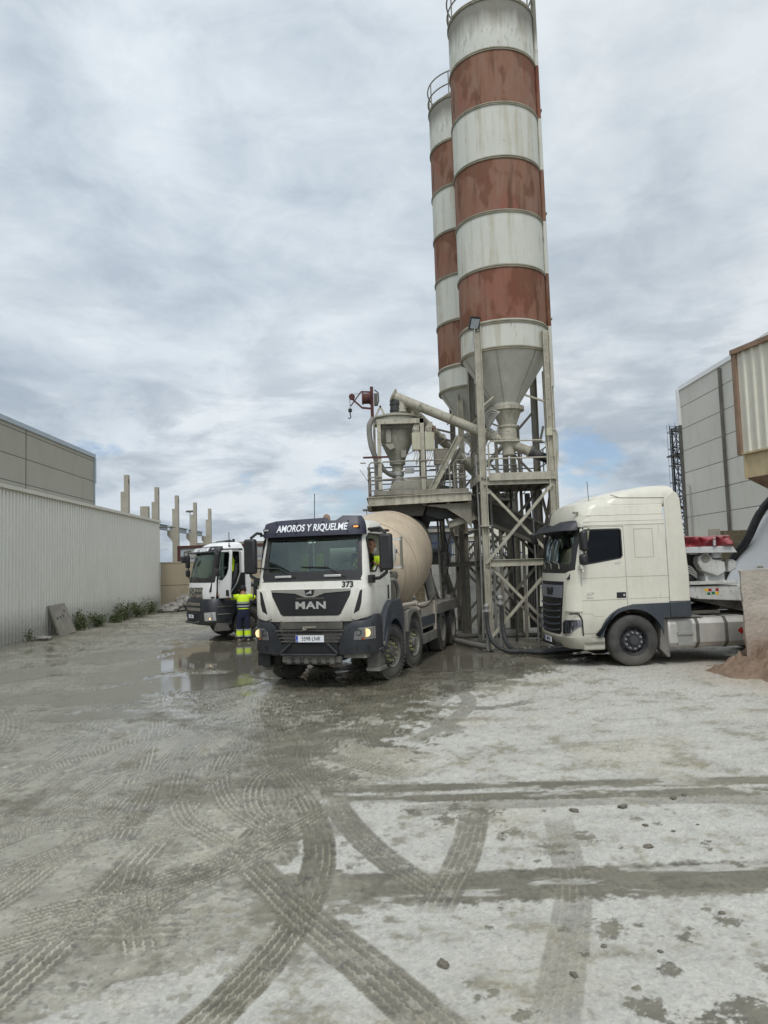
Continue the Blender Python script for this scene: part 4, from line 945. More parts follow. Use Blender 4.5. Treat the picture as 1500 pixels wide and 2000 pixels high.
    MB().tube([(.09, -.36, .86), (.12, -.56, .69), (.12, -.55, .66), (.12, .55, .66), (.12, .56, .69), (.09, .36, .86)], .022, 8).build('guard_bar', DP, t)
    MB().box(-.08, .05, -.55, .55, .66, .86).build('lower_panel', M['letter_black'], t)
    MB().bar((.05, -.1, 1.13), (.13, -.06, 1.15), .07).bar((.12, -.10, 1.165), (.12, .16, 1.175), .03).build('towing_hitch', M['steel_grey'], t)
    plate(t, (.115, .03, .955), (0, 1, 0), (0, 0, 1), '3598 LNR', .56, .125)
    ub = MB()
    ub.prism([(-.05, .46), (.06, .52), (.06, .62), (-.05, .62)], 1, -.55, .6)
    for k_ in range(6): ub.prism([(.06, .48), (.085, .5), (.085, .6), (.06, .62)], 1, -.45+k_*.17, -.36+k_*.17)
    ub.build('skid_plate', M['chassis'], t); MB().box(-.6, -.1, .62, 1.05, .58, .66).build('underrun', M['mud_steel'], t)
    MB().box(-.35, -.15, -1.15, -.9, .42, .66).build('mudflap', M['letter_black'], t)
    # mirrors
    for sd, MY in ((1, 1.475), (-1, 1.27)):
        m = MB().box(-.22, -.08, sd*MY-.125, sd*MY+.125, 2.18, 2.86).build('mirror', BK, t, bevel=.045)
        MB().tube([(-.30, sd*1.10, 2.96), (-.2, sd*(MY-.12), 2.97), (-.15, sd*MY, 2.87)], .028, 8).build('mirror_arm', BK, m)
        MB().tube([(-.25, sd*1.12, 2.02), (-.2, sd*(MY-.15), 2.04), (-.15, sd*MY, 2.14), (-.15, sd*MY, 2.20)], .032, 8).box(-.33, -.12, min(sd*1.12, sd*1.2), max(sd*1.12, sd*1.2), 1.95, 2.10).build('mirror_bracket', BK, m)
        MB().box(-.228, -.2201, sd*MY-.11, sd*MY+.11, 2.26, 2.80).build('mirror_glass', M['silver'], m)
    # roof gear
    MB().lathe([(.075, 0), (.075, .06), (.06, .12), (.02, .15)], (-.9, .05, 3.18), n=16).build('beacon', M['rust_brown'], t)
    MB().tube([(-.55, -.08, 3.12), (-.60, -.08, 3.72)], .008, 5).build('antenna', BK, t)
    MB().lathe([(.05, 0), (.04, .05)], (-.55, .62, 3.14), n=10).build('roof_vent', BK, t)
    # fenders and steps, left and right
    for sd in (1, -1):
        a = arc(-1.45, .55, .66, 172, 8)
        fp = [(-2.24, 1.05), (-2.24, 1.30), (-2.17, 1.48), (-2.0, 1.57), (-1.3, 1.57), (-1.05, 1.47), (-.85, 1.30), (-.68, .98), (-.62, .62)] + [(-.80, .60)] + list(reversed(a))
        y0, y1 = sorted((sd*.62, sd*1.235)); MB().prism(fp, 1, y0, y1).build('fender', M['slate_paint'], t, bevel=.025, sharp=40)
        y0, y1 = sorted((sd*1.20, sd*1.255)); MB().prism(arc(-1.45, .55, .73, 165, 10)+arc(-1.45, .55, .655, 10, 165), 1, y0, y1).build('wheel_arch', M['slate_paint'], t)
        y0, y1 = sorted((sd*.80, sd*1.235)); MB().prism(arc(-3.25, .55, .75, 185, 95)+[(-2.75, 1.30), (-2.58, 1.26), (-2.55, .82)]+arc(-3.25, .55, .66, 25, 185), 1, y0, y1).build('fender', M['mud_steel'], t, bevel=.02, sharp=40)
        st_ = MB()
        for z, x0 in ((1.0, -.58), (.70, -.60)): st_.box(x0-.22, x0+.22, *sorted((sd*.95, sd*1.22)), z, z+.06)
        st_.box(-.86, -.40, *sorted((sd*.95, sd*1.22)), .30, .36); st_.build('step', M['mud_steel'], t)
        MB().box(-.82, -.44, *sorted((sd*.96, sd*1.19)), .361, .68).build('step_well', M['chassis'], t)
        MB().bar((-.42, sd*1.2, .76), (-.42, sd*1.2, 1.0), .012).build('step_rod', M['silver'], t)
        MB().cyl((-.66, sd*1.235, .78), (-.66, sd*1.26, .78), .05, 12).build('side_marker', M['mud_steel'], t)
        mf = MB(); mf.box(-2.45, -2.28, *sorted((sd*.85, sd*1.2)), .4, 1.15); mf.box(-4.0, -3.97, *sorted((sd*.8, sd*1.2)), .35, 1.2); mf.build('mudflap', M['chassis'], t)
    # chassis
    ch_ = MB()
    for sd in (1, -1): ch_.box(-9.0, -.3, sd*.42-.04, sd*.42+.04, .72, 1.02)
    for x in (-.4, -2.4, -4.3, -5.4, -8.9): ch_.box(x-.08, x+.08, -.42, .42, .76, .98)
    ch_.build('chassis_frame', M['chassis'], t)
    ax = MB()
    for x in (-1.45, -3.25, -6.35, -7.75): ax.cyl((x, -.95, .53), (x, .95, .53), .09, 12); ax.box(x-.16, x+.16, -.2, .2, .38, .7)
    ax.build('axle', M['chassis'], t)
    for sd in (1, -1):
        for x, sa_ in ((-1.45, -15), (-3.25, -9)): make_wheel(t, x, sd*1.20, .54, sd, 'steer', steer=sa_)
        for x in (-6.35, -7.75):
            make_wheel(t, x, sd*1.23, .54, sd, 'rear', nuts=False)
            make_wheel(t, x, sd*.86, .54, sd, 'rear', nuts=False)
    # body side: boxes, under-run guard, deck
    for sd in (1, -1):
        MB().box(-5.62, -4.02, *sorted((sd*.6, sd*1.16)), .72, 1.34).build('side_locker', M['mixer_beige'], t, bevel=.015)
        MB().box(-5.5, -4.1, *sorted((sd*1.161, sd*1.21)), .80, 1.02).build('side_guard', M['slate_paint'], t); MB().box(-5.62, -4.05, *sorted((sd*1.15, sd*1.22)), .40, .62).build('side_guard', M['mud_steel'], t)
        MB().box(-5.64, -5.5, *sorted((sd*1.15, sd*1.22)), .40, 1.34).build('guard_post', M['mixer_beige'], t)
        MB().box(-8.75, -5.62, *sorted((sd*.72, sd*1.22)), 1.20, 1.27).box(-8.75, -5.66, *sorted((sd*1.18, sd*1.235)), .98, 1.26).build('mudguard', M['mud_steel'], t, bevel=.012)
    MB().box(-8.9, -4.0, -.72, .72, 1.03, 1.16).build('subframe', M['mud_steel'], t)
    MB().tube([(-2.35, 1.14, 1.40), (-3.6, 1.16, 1.38)], .05, 10).cyl((-3.5, 1.16, 1.38), (-3.62, 1.16, 1.38), .07, 10).build('hand_pipe', M['mixer_beige'], t)
    MB().tube(spline([(-3.6, 1.16, 1.36), (-4.2, 1.18, 1.26), (-4.9, 1.19, 1.28), (-5.5, 1.18, 1.42)], 6), .014, 6).build('air_line', M['letter_black'], t)
    # behind the cab: intake, cooler, water tank
    MB().box(-2.02, -1.72, .45, 1.0, 1.5, 2.15).build('air_intake', M['steel_dark'], t, bevel=.02)
    rb = MB()
    for k_ in range(7): rb.box(-2.30+k_*.07, -2.26+k_*.07, .72, 1.04, 1.32, 1.95)
    rb.box(-2.32, -1.82, .4, 1.0, 1.3, 1.97); rb.build('oil_cooler', M['steel_grey'], t)
    MB().tube(spline([(-1.72, 1.02, 1.95), (-2.0, 1.12, 1.95), (-2.25, 1.12, 1.7), (-2.3, 1.08, 1.38)], 6), .045, 8).build('coolant_hose', M['hose_grey'], t)
    MB().cyl((-2.2, .8, 2.02), (-2.55, .95, 2.05), .05, 10).cyl((-2.5, .9, 2.05), (-2.6, 1.0, 2.05), .09, 10).build('valve', M['steel_grey'], t)
    wt = MB().lathe([(.05, -.13), (.2, -.11), (.31, -.04), (.33, .03), (.33, 1.97), (.31, 2.04), (.2, 2.11), (.05, 2.13)], (-2.05, -1.0, 2.50), (0, 1, 0), 28).build('water_tank', M['white_paint'], t)
    lettering('tank_text', 'L B', .16, (-2.24, 1.105, 2.50), (0, .2, 1), (1, .55, 0), M['letter_blue'], wt, depth=.002, bold=.006)
    MB().box(-2.62, -2.52, 1.12, 1.16, 2.18, 2.88).build('level_gauge', M['steel_grey'], wt)
    MB().bar((-2.1, 1.0, 2.82), (-2.56, 1.13, 2.82), .04).bar((-2.1, 1.0, 2.22), (-2.56, 1.13, 2.22), .04).build('gauge_bracket', M['clean_white'], wt)
    # drum
    A0 = V((-2.95, 0, 1.95)); ax_ = V((-math.cos(R(12.5)), 0, math.sin(R(12.5))))
    pr = [(.30, -.08), (.62, -.02), (.80, .10), (.98, .55), (1.14, 1.10), (1.19, 1.45), (1.20, 2.0), (1.19, 2.45), (1.15, 2.85), (1.03, 3.3), (.82, 3.9), (.62, 4.6), (.56, 4.85)]
    d = MB().lathe(pr, A0, ax_, 56).build('drum', M['drum_cream'], t, sharp=50)
    for h_, r_ in ((1.10, 1.144), (2.45, 1.193), (3.30, 1.034), (.55, .985)): MB().lathe([(r_, -.008), (r_+.006, -.008), (r_+.006, .008), (r_, .008)], A0+ax_*h_, ax_, 56, closed=True).build('weld_seam', M['mixer_beige'], d)
    MB().lathe([(.66, 4.2), (.80, 4.2), (.80, 4.42), (.66, 4.42)], A0, ax_, 40, closed=True).build('roller_ring', M['steel_grey'], d)
    MB().prism([(-2.95, 1.1), (-2.3, 1.1), (-2.45, 2.3), (-2.78, 2.35)], 1, -.35, .35).build('front_pedestal', M['mud_steel'], t)
    pp = MB()
    for sd in (1, -1):
        pp.bar((-6.55, sd*.95, 1.15), (-7.0, sd*.62, 2.35), .22, .12); pp.bar((-7.9, sd*.8, 1.15), (-7.05, sd*.62, 2.35), .14, .12)
        pp.prism([(-5.6, 1.2), (-6.5, 1.2), (-6.65, 1.5)], 1, sd*.98-.03, sd*.98+.03)
    pp.box(-7.1, -6.95, -.75, .75, 2.0, 2.3); pp.build('rear_pedestal', M['mud_steel'], t)
    hp_ = MB(); c0 = A0+ax_*5.0
    hp_.add([(c0.x+.45, -.55, 3.75), (c0.x+.45, .55, 3.75), (c0.x-.65, .62, 3.75), (c0.x-.65, -.62, 3.75), (c0.x+.0, -.22, 2.9), (c0.x+.0, .22, 2.9), (c0.x-.45, .3, 2.8), (c0.x-.45, -.3, 2.8)], [(0, 4, 5, 1), (1, 5, 6, 2), (2, 6, 7, 3), (3, 7, 4, 0), (4, 7, 6, 5)])
    hp_.build('charge_hopper', M['steel_dark'], t); 
    MB().prism([(c0.x-.1, 2.9), (c0.x-.75, 2.9), (c0.x-1.0, 1.9), (c0.x-.7, 1.75)], 1, -.45, .45).build('discharge_chute', M['chassis'], t)
    sc_ = MB(); sc_.tube(spline([(-7.75, .98, 2.35), (-8.0, 1.0, 1.95), (-8.35, 1.02, 1.75), (-8.55, 1.05, 1.4), (-8.2, 1.08, 1.25), (-7.75, 1.1, 1.32)], 6), .09, 10); sc_.build('chute_pipe', M['mud_steel'], t)
    MB().prism([(-8.2, 1.3), (-8.75, 1.3), (-8.7, 1.75), (-8.35, 2.1)], 1, .9, 1.0).build('side_chute', M['mud_steel'], t)
    ld = MB()
    for x in (-7.35, -7.75): ld.bar((x, 1.02, 1.25), (x-.15, .95, 2.7), .045)
    for k_ in range(7): ld.bar((-7.37-k_*.018, 1.01, 1.4+k_*.19), (-7.77-k_*.018, 1.01, 1.4+k_*.19), .03)
    ld.build('ladder', M['steel_dark'], t)
    hr_ = MB().tube([(-7.55, .95, 2.7), (-7.55, .95, 3.55), (-8.4, .95, 3.55), (-8.4, .95, 2.7)], .025, 6).tube([(-7.55, .95, 3.15), (-8.4, .95, 3.15)], .02, 6).tube(spline([(-7.6, .95, 3.1), (-7.45, .95, 3.45), (-7.8, .95, 3.5), (-8.0, .95, 3.0)], 6), .02, 6)
    hr_.build('handrail', M['steel_dark'], t)
    MB().box(-8.45, -7.5, .35, 1.0, 2.62, 2.70).box(-8.5, -7.8, .3, 1.1, 2.25, 2.6).build('rear_platform', M['chassis'], t)
    MB().tube(spline([(-7.9, 1.05, 3.2), (-8.1, 1.1, 2.6), (-7.8, 1.12, 2.0), (-7.3, 1.1, 1.7)], 6), .02, 6).build('wash_hose', M['letter_black'], t)
    return t
MIX = mixer_truck()

# ================================================================== cream tractor unit on the right
def tractor_unit():
    t = thing('tractor_unit', 'cream high roof tractor unit parked side on, nose to the silo legs', 'truck', (3.69, 16.88, 0), R(182.9))
    CP, BK = M['cream_paint'], M['black_plastic']
    S = [(.62, -2.2, .03, 1.20, .12, .22), (1.0, -2.2, .03, 1.235, .13, .24), (1.7, -2.2, .0, 1.245, .14, .24), (2.1, -2.2, -.04, 1.245, .14, .22), (2.5, -2.2, -.11, 1.235, .14, .20), (2.95, -2.2, -.22, 1.22, .14, .2), (3.05, -2.2, -.22, 1.205, .14, .24), (3.32, -2.2, -.27, 1.16, .16, .3),
         (3.44, -2.2, -.35, 1.13, .16, .3), (3.52, -2.2, -.52, 1.07, .16, .3)]
    low = [(-.05, .3), (-.45, .3), (-.45, .66), (-.76, .66)] + arc(-1.40, .53, .66, 0, 180)[1:] + [(-2.06, .53), (-2.06, .99), (-2.3, .99), (-2.3, .3)]
    ws = [(-1.08, 2.17), (1.08, 2.17), (1.10, 2.24), (1.08, 2.90), (-1.08, 2.90), (-1.10, 2.24)]
    sw = [(-.43, 2.20), (-.46, 2.16), (-.62, 2.18), (-1.20, 2.27), (-1.24, 2.32), (-1.24, 2.85), (-1.21, 2.88), (-.47, 2.88), (-.44, 2.85)]
    door = [(-.30, .70), (-.34, 1.95), (-.40, 2.94), (-1.30, 2.94), (-1.31, 1.25), (-1.10, 1.20), (-.80, .98), (-.74, .70)]
    full = boolean(cab_solid(S), [(cab_solid(S, .06), 'DIFFERENCE'), (prism(ws, 0, -.9, .6), 'DIFFERENCE'), (prism(sw, 1, .6, 1.6), 'DIFFERENCE'), (prism(sw, 1, -1.6, -.6), 'DIFFERENCE'), (prism(arc(-1.40, .53, .66, -8, 188, 20), 1, -2, 2), 'DIFFERENCE'),
        (prism([(-2.3, .3), (-2.3, .985), (-1.9, .985), (-1.9, .3)], 1, -2, 2), 'DIFFERENCE')])
    link('cab', boolean(full, [(prism(door, 1, .9, 1.6), 'DIFFERENCE'), (prism(door, 1, -1.6, -.9), 'DIFFERENCE')]), CP, t, sharp=30)
    cx, cz = -.82, 1.9
    di = [(p[0]-math.copysign(.008, p[0]-cx), p[1]-math.copysign(.008, p[1]-cz)) for p in door]
    for sd in (1, -1):
        d = link('door', boolean(full, [(prism(di, 1, *sorted((.9*sd, 1.6*sd))), 'INTERSECT')]), CP, t, sharp=30)
        MB().prism(sw, 1, *sorted((sd*1.195, sd*1.205))).build('window_glass', M['dark_glass'], d)
        fr = MB(); side_line(fr, S, sw+[sw[0]], sd, .03, .01); fr.build('window_frame', BK, d)
        h = MB().box(-1.28, -1.08, *sorted((sd*1.235, sd*1.252)), 1.43, 1.55).build('handle', M['letter_black'], d, bevel=.02)
        MB().cyl((-1.235, sd*1.252, 1.49), (-1.235, sd*1.26, 1.49), .022, 10).build('lock', M['silver'], h)
        ln = MB(); side_line(ln, S, [(-.34, 1.40), (-1.31, 1.40)], sd, .012, .006); side_line(ln, S, [(-.32, 1.12), (-.52, 1.12), (-.60, 1.06), (-.80, 1.06)], sd, .008, .005); side_line(ln, S, [(-.35, 1.86), (-1.31, 1.87)], sd, .008, .006); ln.build('crease', M['mixer_beige'], d)
    lettering('door_badge', 'XF', .10, (-.50, 1.25, 1.53), (-1, 0, 0), (0, 0, 1), M['silver'], t, depth=.003, shear=.3, sx=1.35)
    lettering('door_badge', 'EURO 6', .035, (-.50, 1.25, 1.455), (-1, 0, 0), (0, 0, 1), M['silver'], t, depth=.003, shear=.3, sx=1.2)
    lettering('power_badge', '460', .07, (-1.12, 1.247, 2.16), (-1, 0, 0), (0, 0, 1), M['silver'], t, depth=.003, shear=.3, sx=1.3)
    link('windscreen', patch(S, ws, 0, -.9, .6, -.012, .022), M['windscreen'], t)
    frm = [(-1.24, 2.0), (-.9, 1.98), (.9, 1.98), (1.19, 2.05), (1.19, 2.94), (-1.19, 2.94), (-1.24, 2.05)]
    link('windscreen_surround', patch(S, frm, 0, -.55, .6, .004, .03, cut=[(ws, 0, -.9, .6)]), BK, t)
    wp = MB()
    for y in (-.5, .1, .6): wp.tube([(xf_at(S, 2.08, y)+.03, y+.1, 2.07), (xf_at(S, 2.18, y)+.03, y, 2.18), (xf_at(S, 2.24, y-.4)+.02, y-.4, 2.24)], .013, 6)
    wp.build('wiper', M['steel_grey'], t)
    # front panel details
    g1 = [(-.86, 1.80), (.86, 1.80), (.86, 1.68), (.74, .74), (.62, .64), (-.62, .64), (-.74, .74), (-.86, 1.68)]
    gr = link('grille', patch(S, g1, 0, -.5, .6, .004, .03), M['letter_black'], t, sharp=35)
    link('grille_plate', patch(S, [(-.82, 1.72), (.82, 1.72), (.80, 1.45), (-.80, 1.45)], 0, -.5, .6, .02, .03), M['slate_grey'], gr)
    me = text_mesh('DAF', .2, depth=.004, bold=.014, sx=1.2); 
    for v in me.vertices:
        y = v.co.x+.1; z = 1.575+v.co.y; v.co = V((xf_at(S, z, y)+.025+v.co.z, y, z))
    link('grille_text', me, M['letter_black'], gr, sharp=20)
    for k_, z in enumerate((1.30, 1.16, 1.02, .88, .75)):
        hw = .74-.03*k_; mb = MB(); pts = [(xf_at(S, z, hw*j/6)+.02, hw*j/6, z-.03*(1-abs(j)/6)+.02*(abs(j) == 6)) for j in range(-6, 7)]; mb.tube(pts, .022, 6); mb.build('grille_slat', M['slate_paint'], gr)
    for sd in (1, -1):
        SG = [(z, xr, xf+.04, hw+.02, bu, rc) for z, xr, xf, hw, bu, rc in S]
        link('corner_deflector', patch(SG, [(sd*1.0, 1.66), (sd*1.3, 1.70), (sd*1.3, 1.17), (sd*.98, 1.18), (sd*1.03, 1.28), (sd*1.04, 1.60)], 0, -.34, .6, 0, .05), CP, t, sharp=30)
        hl = link('headlight', patch(SG, [(sd*.86, .70), (sd*1.12, .72), (sd*1.24, .88), (sd*1.24, 1.0), (sd*1.0, .99), (sd*.88, .92)], 0, -.30, .6, -.012, .06), M['slate_grey'], t)
        link('headlight_glass', patch(SG, [(sd*.86, .70), (sd*1.12, .72), (sd*1.22, .88), (sd*1.22, 1.0), (sd*1.0, .99), (sd*.88, .92)], 0, -.34, .6, -.004, .012), M['lens'], hl)
        bx = xf_at(SG, .84, 1.03); MB().cyl((bx-.14, sd*1.06, .78), (bx-.06, sd*1.09, .78), .07, 12).cyl((bx-.16, sd*1.10, .91), (bx-.09, sd*1.14, .91), .055, 12).build('reflector', M['bright_silver'], hl)
        sm = MB(); side_line(sm, S, [(-.05, 1.13), (-.25, 1.13), (-.32, 1.0), (-.34, .62)], sd, .03, .008); sm.build('panel_gap', M['letter_black'], t)
    BP = [(.38, -.5, -.06, 1.14, .16, .28), (.45, -.5, .0, 1.2, .16, .28), (.62, -.5, .06, 1.25, .16, .28), (.66, -.5, .05, 1.25, .16, .28)]
    bpm = link('bumper', boolean(cab_solid(BP), [(cab_solid([(r[0]+.02*(1 if i == 3 else -2), r[1]-.1, r[2]-.12, r[3]-.1, r[4], r[5]) for i, r in enumerate(BP)]), 'DIFFERENCE')]), CP, t, sharp=30)
    for sd in (1, -1): link('fog_lamp', patch(BP, [(sd*.88, .50), (sd*1.14, .51), (sd*1.16, .60), (sd*.9, .59)], 0, -.4, .4, .004, .02), M['silver'], bpm)
    plate(t, (.085, .0, .52), (0, 1, 0), (0, 0, 1), '7070 LV', .52, .11)
    MB().box(-.15, .07, -.6, .6, .40, .46).build('lower_grille', M['letter_black'], t)
    for sd in (1, -1):
        MB().box(-.80, -.34, *sorted((sd*.95, sd*1.20)), .36, .62).build('step_well', CP, t, bevel=.03); MB().box(-.78, -.36, *sorted((sd*1.0, sd*1.235)), .50, .54).build('step', M['steel_grey'], t, bevel=.01)
        a = arc(-1.40, .53, .74, 8, 180, 16); a2 = arc(-1.40, .53, .655, 180, 8, 16)
        MB().prism([(-.62, .66)]+a[:8]+[(-1.40, 1.29), (-2.2, 1.30), (-2.2, .99), (-2.05, .99)]+[p for p in a2 if p[1] > .62], 1, *sorted((sd*1.20, sd*1.262))).build('wheel_arch', M['slate_paint'], t, bevel=.012, sharp=40)
        MB().box(-2.66, -2.21, *sorted((sd*1.19, sd*1.255)), .99, 1.31).build('side_skirt', M['slate_paint'], t, bevel=.015)
        MB().prism([(-2.215, 1.315), (-2.66, 1.315), (-2.66, 1.9), (-2.56, 3.48), (-2.50, 3.62), (-2.40, 3.66), (-2.215, 3.5)], 1, *sorted((sd*1.19, sd*1.235))).build('side_deflector', CP, t, bevel=.015)
        # stacked mirrors
        m = MB().box(-.44, -.30, sd*1.42-.12, sd*1.42+.12, 2.43, 2.86).build('mirror', BK, t, bevel=.045); MB().box(-.44, -.28, sd*1.42-.12, sd*1.42+.12, 2.14, 2.38).build('wide_mirror', BK, m, bevel=.06)
        MB().box(-.34, -.28, *sorted((sd*1.22, sd*1.46)), 2.06, 2.14).bar((-.33, sd*1.42, 2.0), (-.33, sd*1.42, 2.9), .05).build('mirror_arm', CP, m, bevel=.01)
        MB().bar((-.36, sd*1.2, 2.92), (-.36, sd*1.42, 2.90), .05).build('mirror_arm', BK, m)
        for x in (-1.40,): make_wheel(t, x, sd*1.235, .53, sd, 'steer', mats=('rim_dark', 'rim_dark', 'steel_bolt'), lugs=False)
        lk = MB(); pl = [(-1.52, 2.27), (-1.92, 2.27), (-1.92, 2.87), (-1.52, 2.87), (-1.52, 2.27)]; side_line(lk, S, pl, sd, .012, .006)
        lk.build('sleeper_panel', M['mixer_beige'], t)
        sl = MB(); side_line(sl, S, [(-1.32, 1.87), (-2.2, 1.87)], sd, .01, .006); side_line(sl, S, [(-1.32, 1.41), (-2.2, 1.41)], sd, .008, .006); side_line(sl, S, [(-2.02, 1.41), (-2.06, 2.95)], sd, .008, .006); side_line(sl, S, [(-.42, 2.965), (-2.2, 2.965)], sd, .016, .008); side_line(sl, S, [(-.45, 3.05), (-2.2, 3.05)], sd, .008, .006); side_line(sl, S, [(-.40, 3.18), (-2.2, 3.18)], sd, .008, .006); sl.build('panel_seam', M['mixer_beige'], t)
        MB().prism([(-1.95, .35), (-2.02, .98), (-2.10, .98), (-2.16, .18), (-2.12, .16)], 1, *sorted((sd*.92, sd*1.22))).build('mudflap', M['chassis'], t)
    # roof cap
    RF = [(3.38, -2.2, -.42, 1.14, .2, .4), (3.46, -2.2, -.72, 1.13, .2, .4), (3.56, -2.22, -1.15, 1.11, .2, .45), (3.66, -2.26, -1.62, 1.08, .2, .5), (3.74, -2.36, -2.0, 1.0, .06, .3)]
    RF = [(3.40, -2.5, -.50, 1.145, .2, .4), (3.53, -2.5, -.60, 1.13, .22, .42), (3.64, -2.5, -.88, 1.11, .25, .45), (3.73, -2.48, -1.28, 1.07, .25, .45), (3.79, -2.42, -1.70, .99, .15, .35), (3.81, -2.36, -1.86, .92, .1, .3)]
    rf = link('roof_fairing', cab_solid(RF), CP, t, sharp=45)
    cr_ = MB(); side_line(cr_, RF, [(-1.10, 3.62), (-1.30, 3.55), (-2.5, 3.52)], 1, .015, .012); side_line(cr_, RF, [(-.95, 3.345), (-2.5, 3.345)], 1, .02, .014); cr_.build('fairing_seam', M['steel_grey'], rf)
    MB().tube([(-.72, .85, 3.42), (-.70, .85, 3.95)], .007, 5).lathe([(.03, 0), (.015, .04)], (-.72, .85, 3.42), n=8).build('antenna', BK, rf)
    MB().box(-.40, -.30, 1.0, 1.08, 3.24, 3.28).build('roof_marker', M['steel_grey'], t)
    # sun visor: dark plate standing proud over the windscreen
    VS = [(2.86, -.7, .14, 1.25, .14, .25), (3.02, -.7, .02, 1.24, .14, .25), (3.10, -.7, -.12, 1.22, .14, .25)]
    vp = [(-1.26, 2.88), (1.26, 2.88), (1.26, 3.09), (.62, 3.09), (.50, 3.02), (-.50, 3.02), (-.62, 3.09), (-1.26, 3.09)]
    link('sun_visor', patch(VS, vp, 0, -.32, .4, 0, .025), M['dark_plastic'], t, sharp=40)
    MB().prism([(-.12, 2.66), (-.0, 2.66), (.06, 2.92), (-.05, 2.92)], 1, -1.42, -1.20).build('kerb_mirror', BK, t, bevel=.03)
    # interior
    MB().prism([(-.1, 1.85), (-.22, 2.14), (-.6, 2.14), (-.6, 1.85)], 1, -1.1, 1.1).build('dashboard', M['interior'], t); MB().box(-2.14, -.2, -1.17, 1.17, 1.32, 1.36).build('cab_floor', M['interior'], t)
    MB().box(-2.13, -2.1, -1.17, 1.17, 1.37, 3.1).build('rear_lining', M['seat_cloth'], t); cu = MB()
    for y0, x0 in ((.35, -.36), (-.5, -.40), (1.02, -.42)):
        for k in range(7): cu.bar((x0-.03*(k % 2), y0+k*.032, 2.16), (x0-.14-.03*(k % 2), y0+k*.032, 2.92), .045, .03)
    cu.build('curtain', M['curtain'], t); seat(t, -1.1, .62, 1.4); seat(t, -1.1, -.62, 1.4)
    MB().lathe([(.235, -.012), (.235, .012), (.205, .012), (.205, -.012)], (-.64, .62, 2.18), (-.75, 0, .65), 28, closed=True).bar((-.64, .4, 2.18), (-.64, .84, 2.18), .04, .02).build('steering_wheel', BK, t)
    MB().box(-.3, -.22, -.3, -.05, 2.145, 2.2).box(-.35, -.2, .15, .4, 2.145, 2.22).build('dashboard_papers', M['letter_white'], t)
    # chassis, tank
    ch_ = MB()
    for sd in (1, -1): ch_.box(-6.1, -.3, sd*.42-.04, sd*.42+.04, .70, .98)
    for x in (-.5, -2.3, -3.4, -4.6, -6.0): ch_.box(x-.07, x+.07, -.42, .42, .72, .95)
    ch_.build('chassis_frame', M['chassis'], t)
    MB().cyl((-1.40, -.95, .53), (-1.40, .95, .53), .08, 12).cyl((-5.1, -.95, .53), (-5.1, .95, .53), .1, 12).build('axle', M['chassis'], t)
    for sd in (1, -1):
        make_wheel(t, -5.1, sd*1.23, .53, sd, 'rear', mats=('rim_dark', 'rim_dark', 'steel_bolt'), nuts=False, lugs=False); make_wheel(t, -5.1, sd*.86, .53, sd, 'rear', nuts=False, lugs=False)
        y0, y1 = sorted((sd*.56, sd*1.22))
        tk = MB().prism([(y0+.1, .33), (y1-.1, .33), (y1, .45), (y1, .84), (y1-.1, .96), (y0+.1, .96), (y0, .84), (y0, .45)], 0, -3.95, -2.14).build('fuel_tank', M['alu_tank'], t, bevel=.05, seg=3)
        sp_ = MB()
        for x in (-2.78, -3.40): sp_.prism([(y0+.1, .318), (y1-.1, .318), (y1+.013, .445), (y1+.013, .845), (y1-.1, .973), (y0+.1, .973)], 0, x-.04, x+.04)
        sp_.build('tank_strap', M['steel_dark'], tk, bevel=.02)
        sr = MB(); yy = sd*1.221
        sr.box(-2.66, -2.34, *sorted((sd*1.16, sd*1.224)), .40, .90); sr.build('step_recess', M['galv'], tk)
        s2 = MB()
        for z in (.40, .62): s2.box(-2.67, -2.33, *sorted((sd*1.20, sd*1.255)), z, z+.06)
        s2.build('tank_step', M['galv'], tk)
        MB().add([(-3.80, sd*1.2236, .66), (-3.72, sd*1.2236, .74), (-3.64, sd*1.2236, .66), (-3.72, sd*1.2236, .58)], [(0, 1, 2, 3)]).build('hazard_diamond', M['red'], tk)
        MB().box(-2.95, -2.16, *sorted((sd*.62, sd*1.15)), .975, .99).build('tank_tread_plate', M['galv'], tk)
        MB().box(-2.13, -2.06, *sorted((sd*.5, sd*1.15)), .45, .9).build('tank_bracket', M['steel_dark'], t)
    MB().box(-3.6, -2.3, -.6, .6, .99, 1.06).build('catwalk', M['steel_dark'], t)
    ho = MB()
    for k_ in range(4): ho.tube(spline([(-2.3, .3-.2*k_, 1.9), (-2.7, .35-.2*k_, 1.35), (-3.1, .4-.2*k_, 1.12), (-3.7, .2-.1*k_, 1.25)], 6), .02, 6)
    ho.build('air_line', M['letter_black'], t)
    MB().prism([(-3.6, 1.06), (-5.4, 1.06), (-5.4, 1.2), (-3.7, 1.16)], 1, -.5, .5).build('fifth_wheel', M['chassis'], t)
    return t
TRC = tractor_unit()

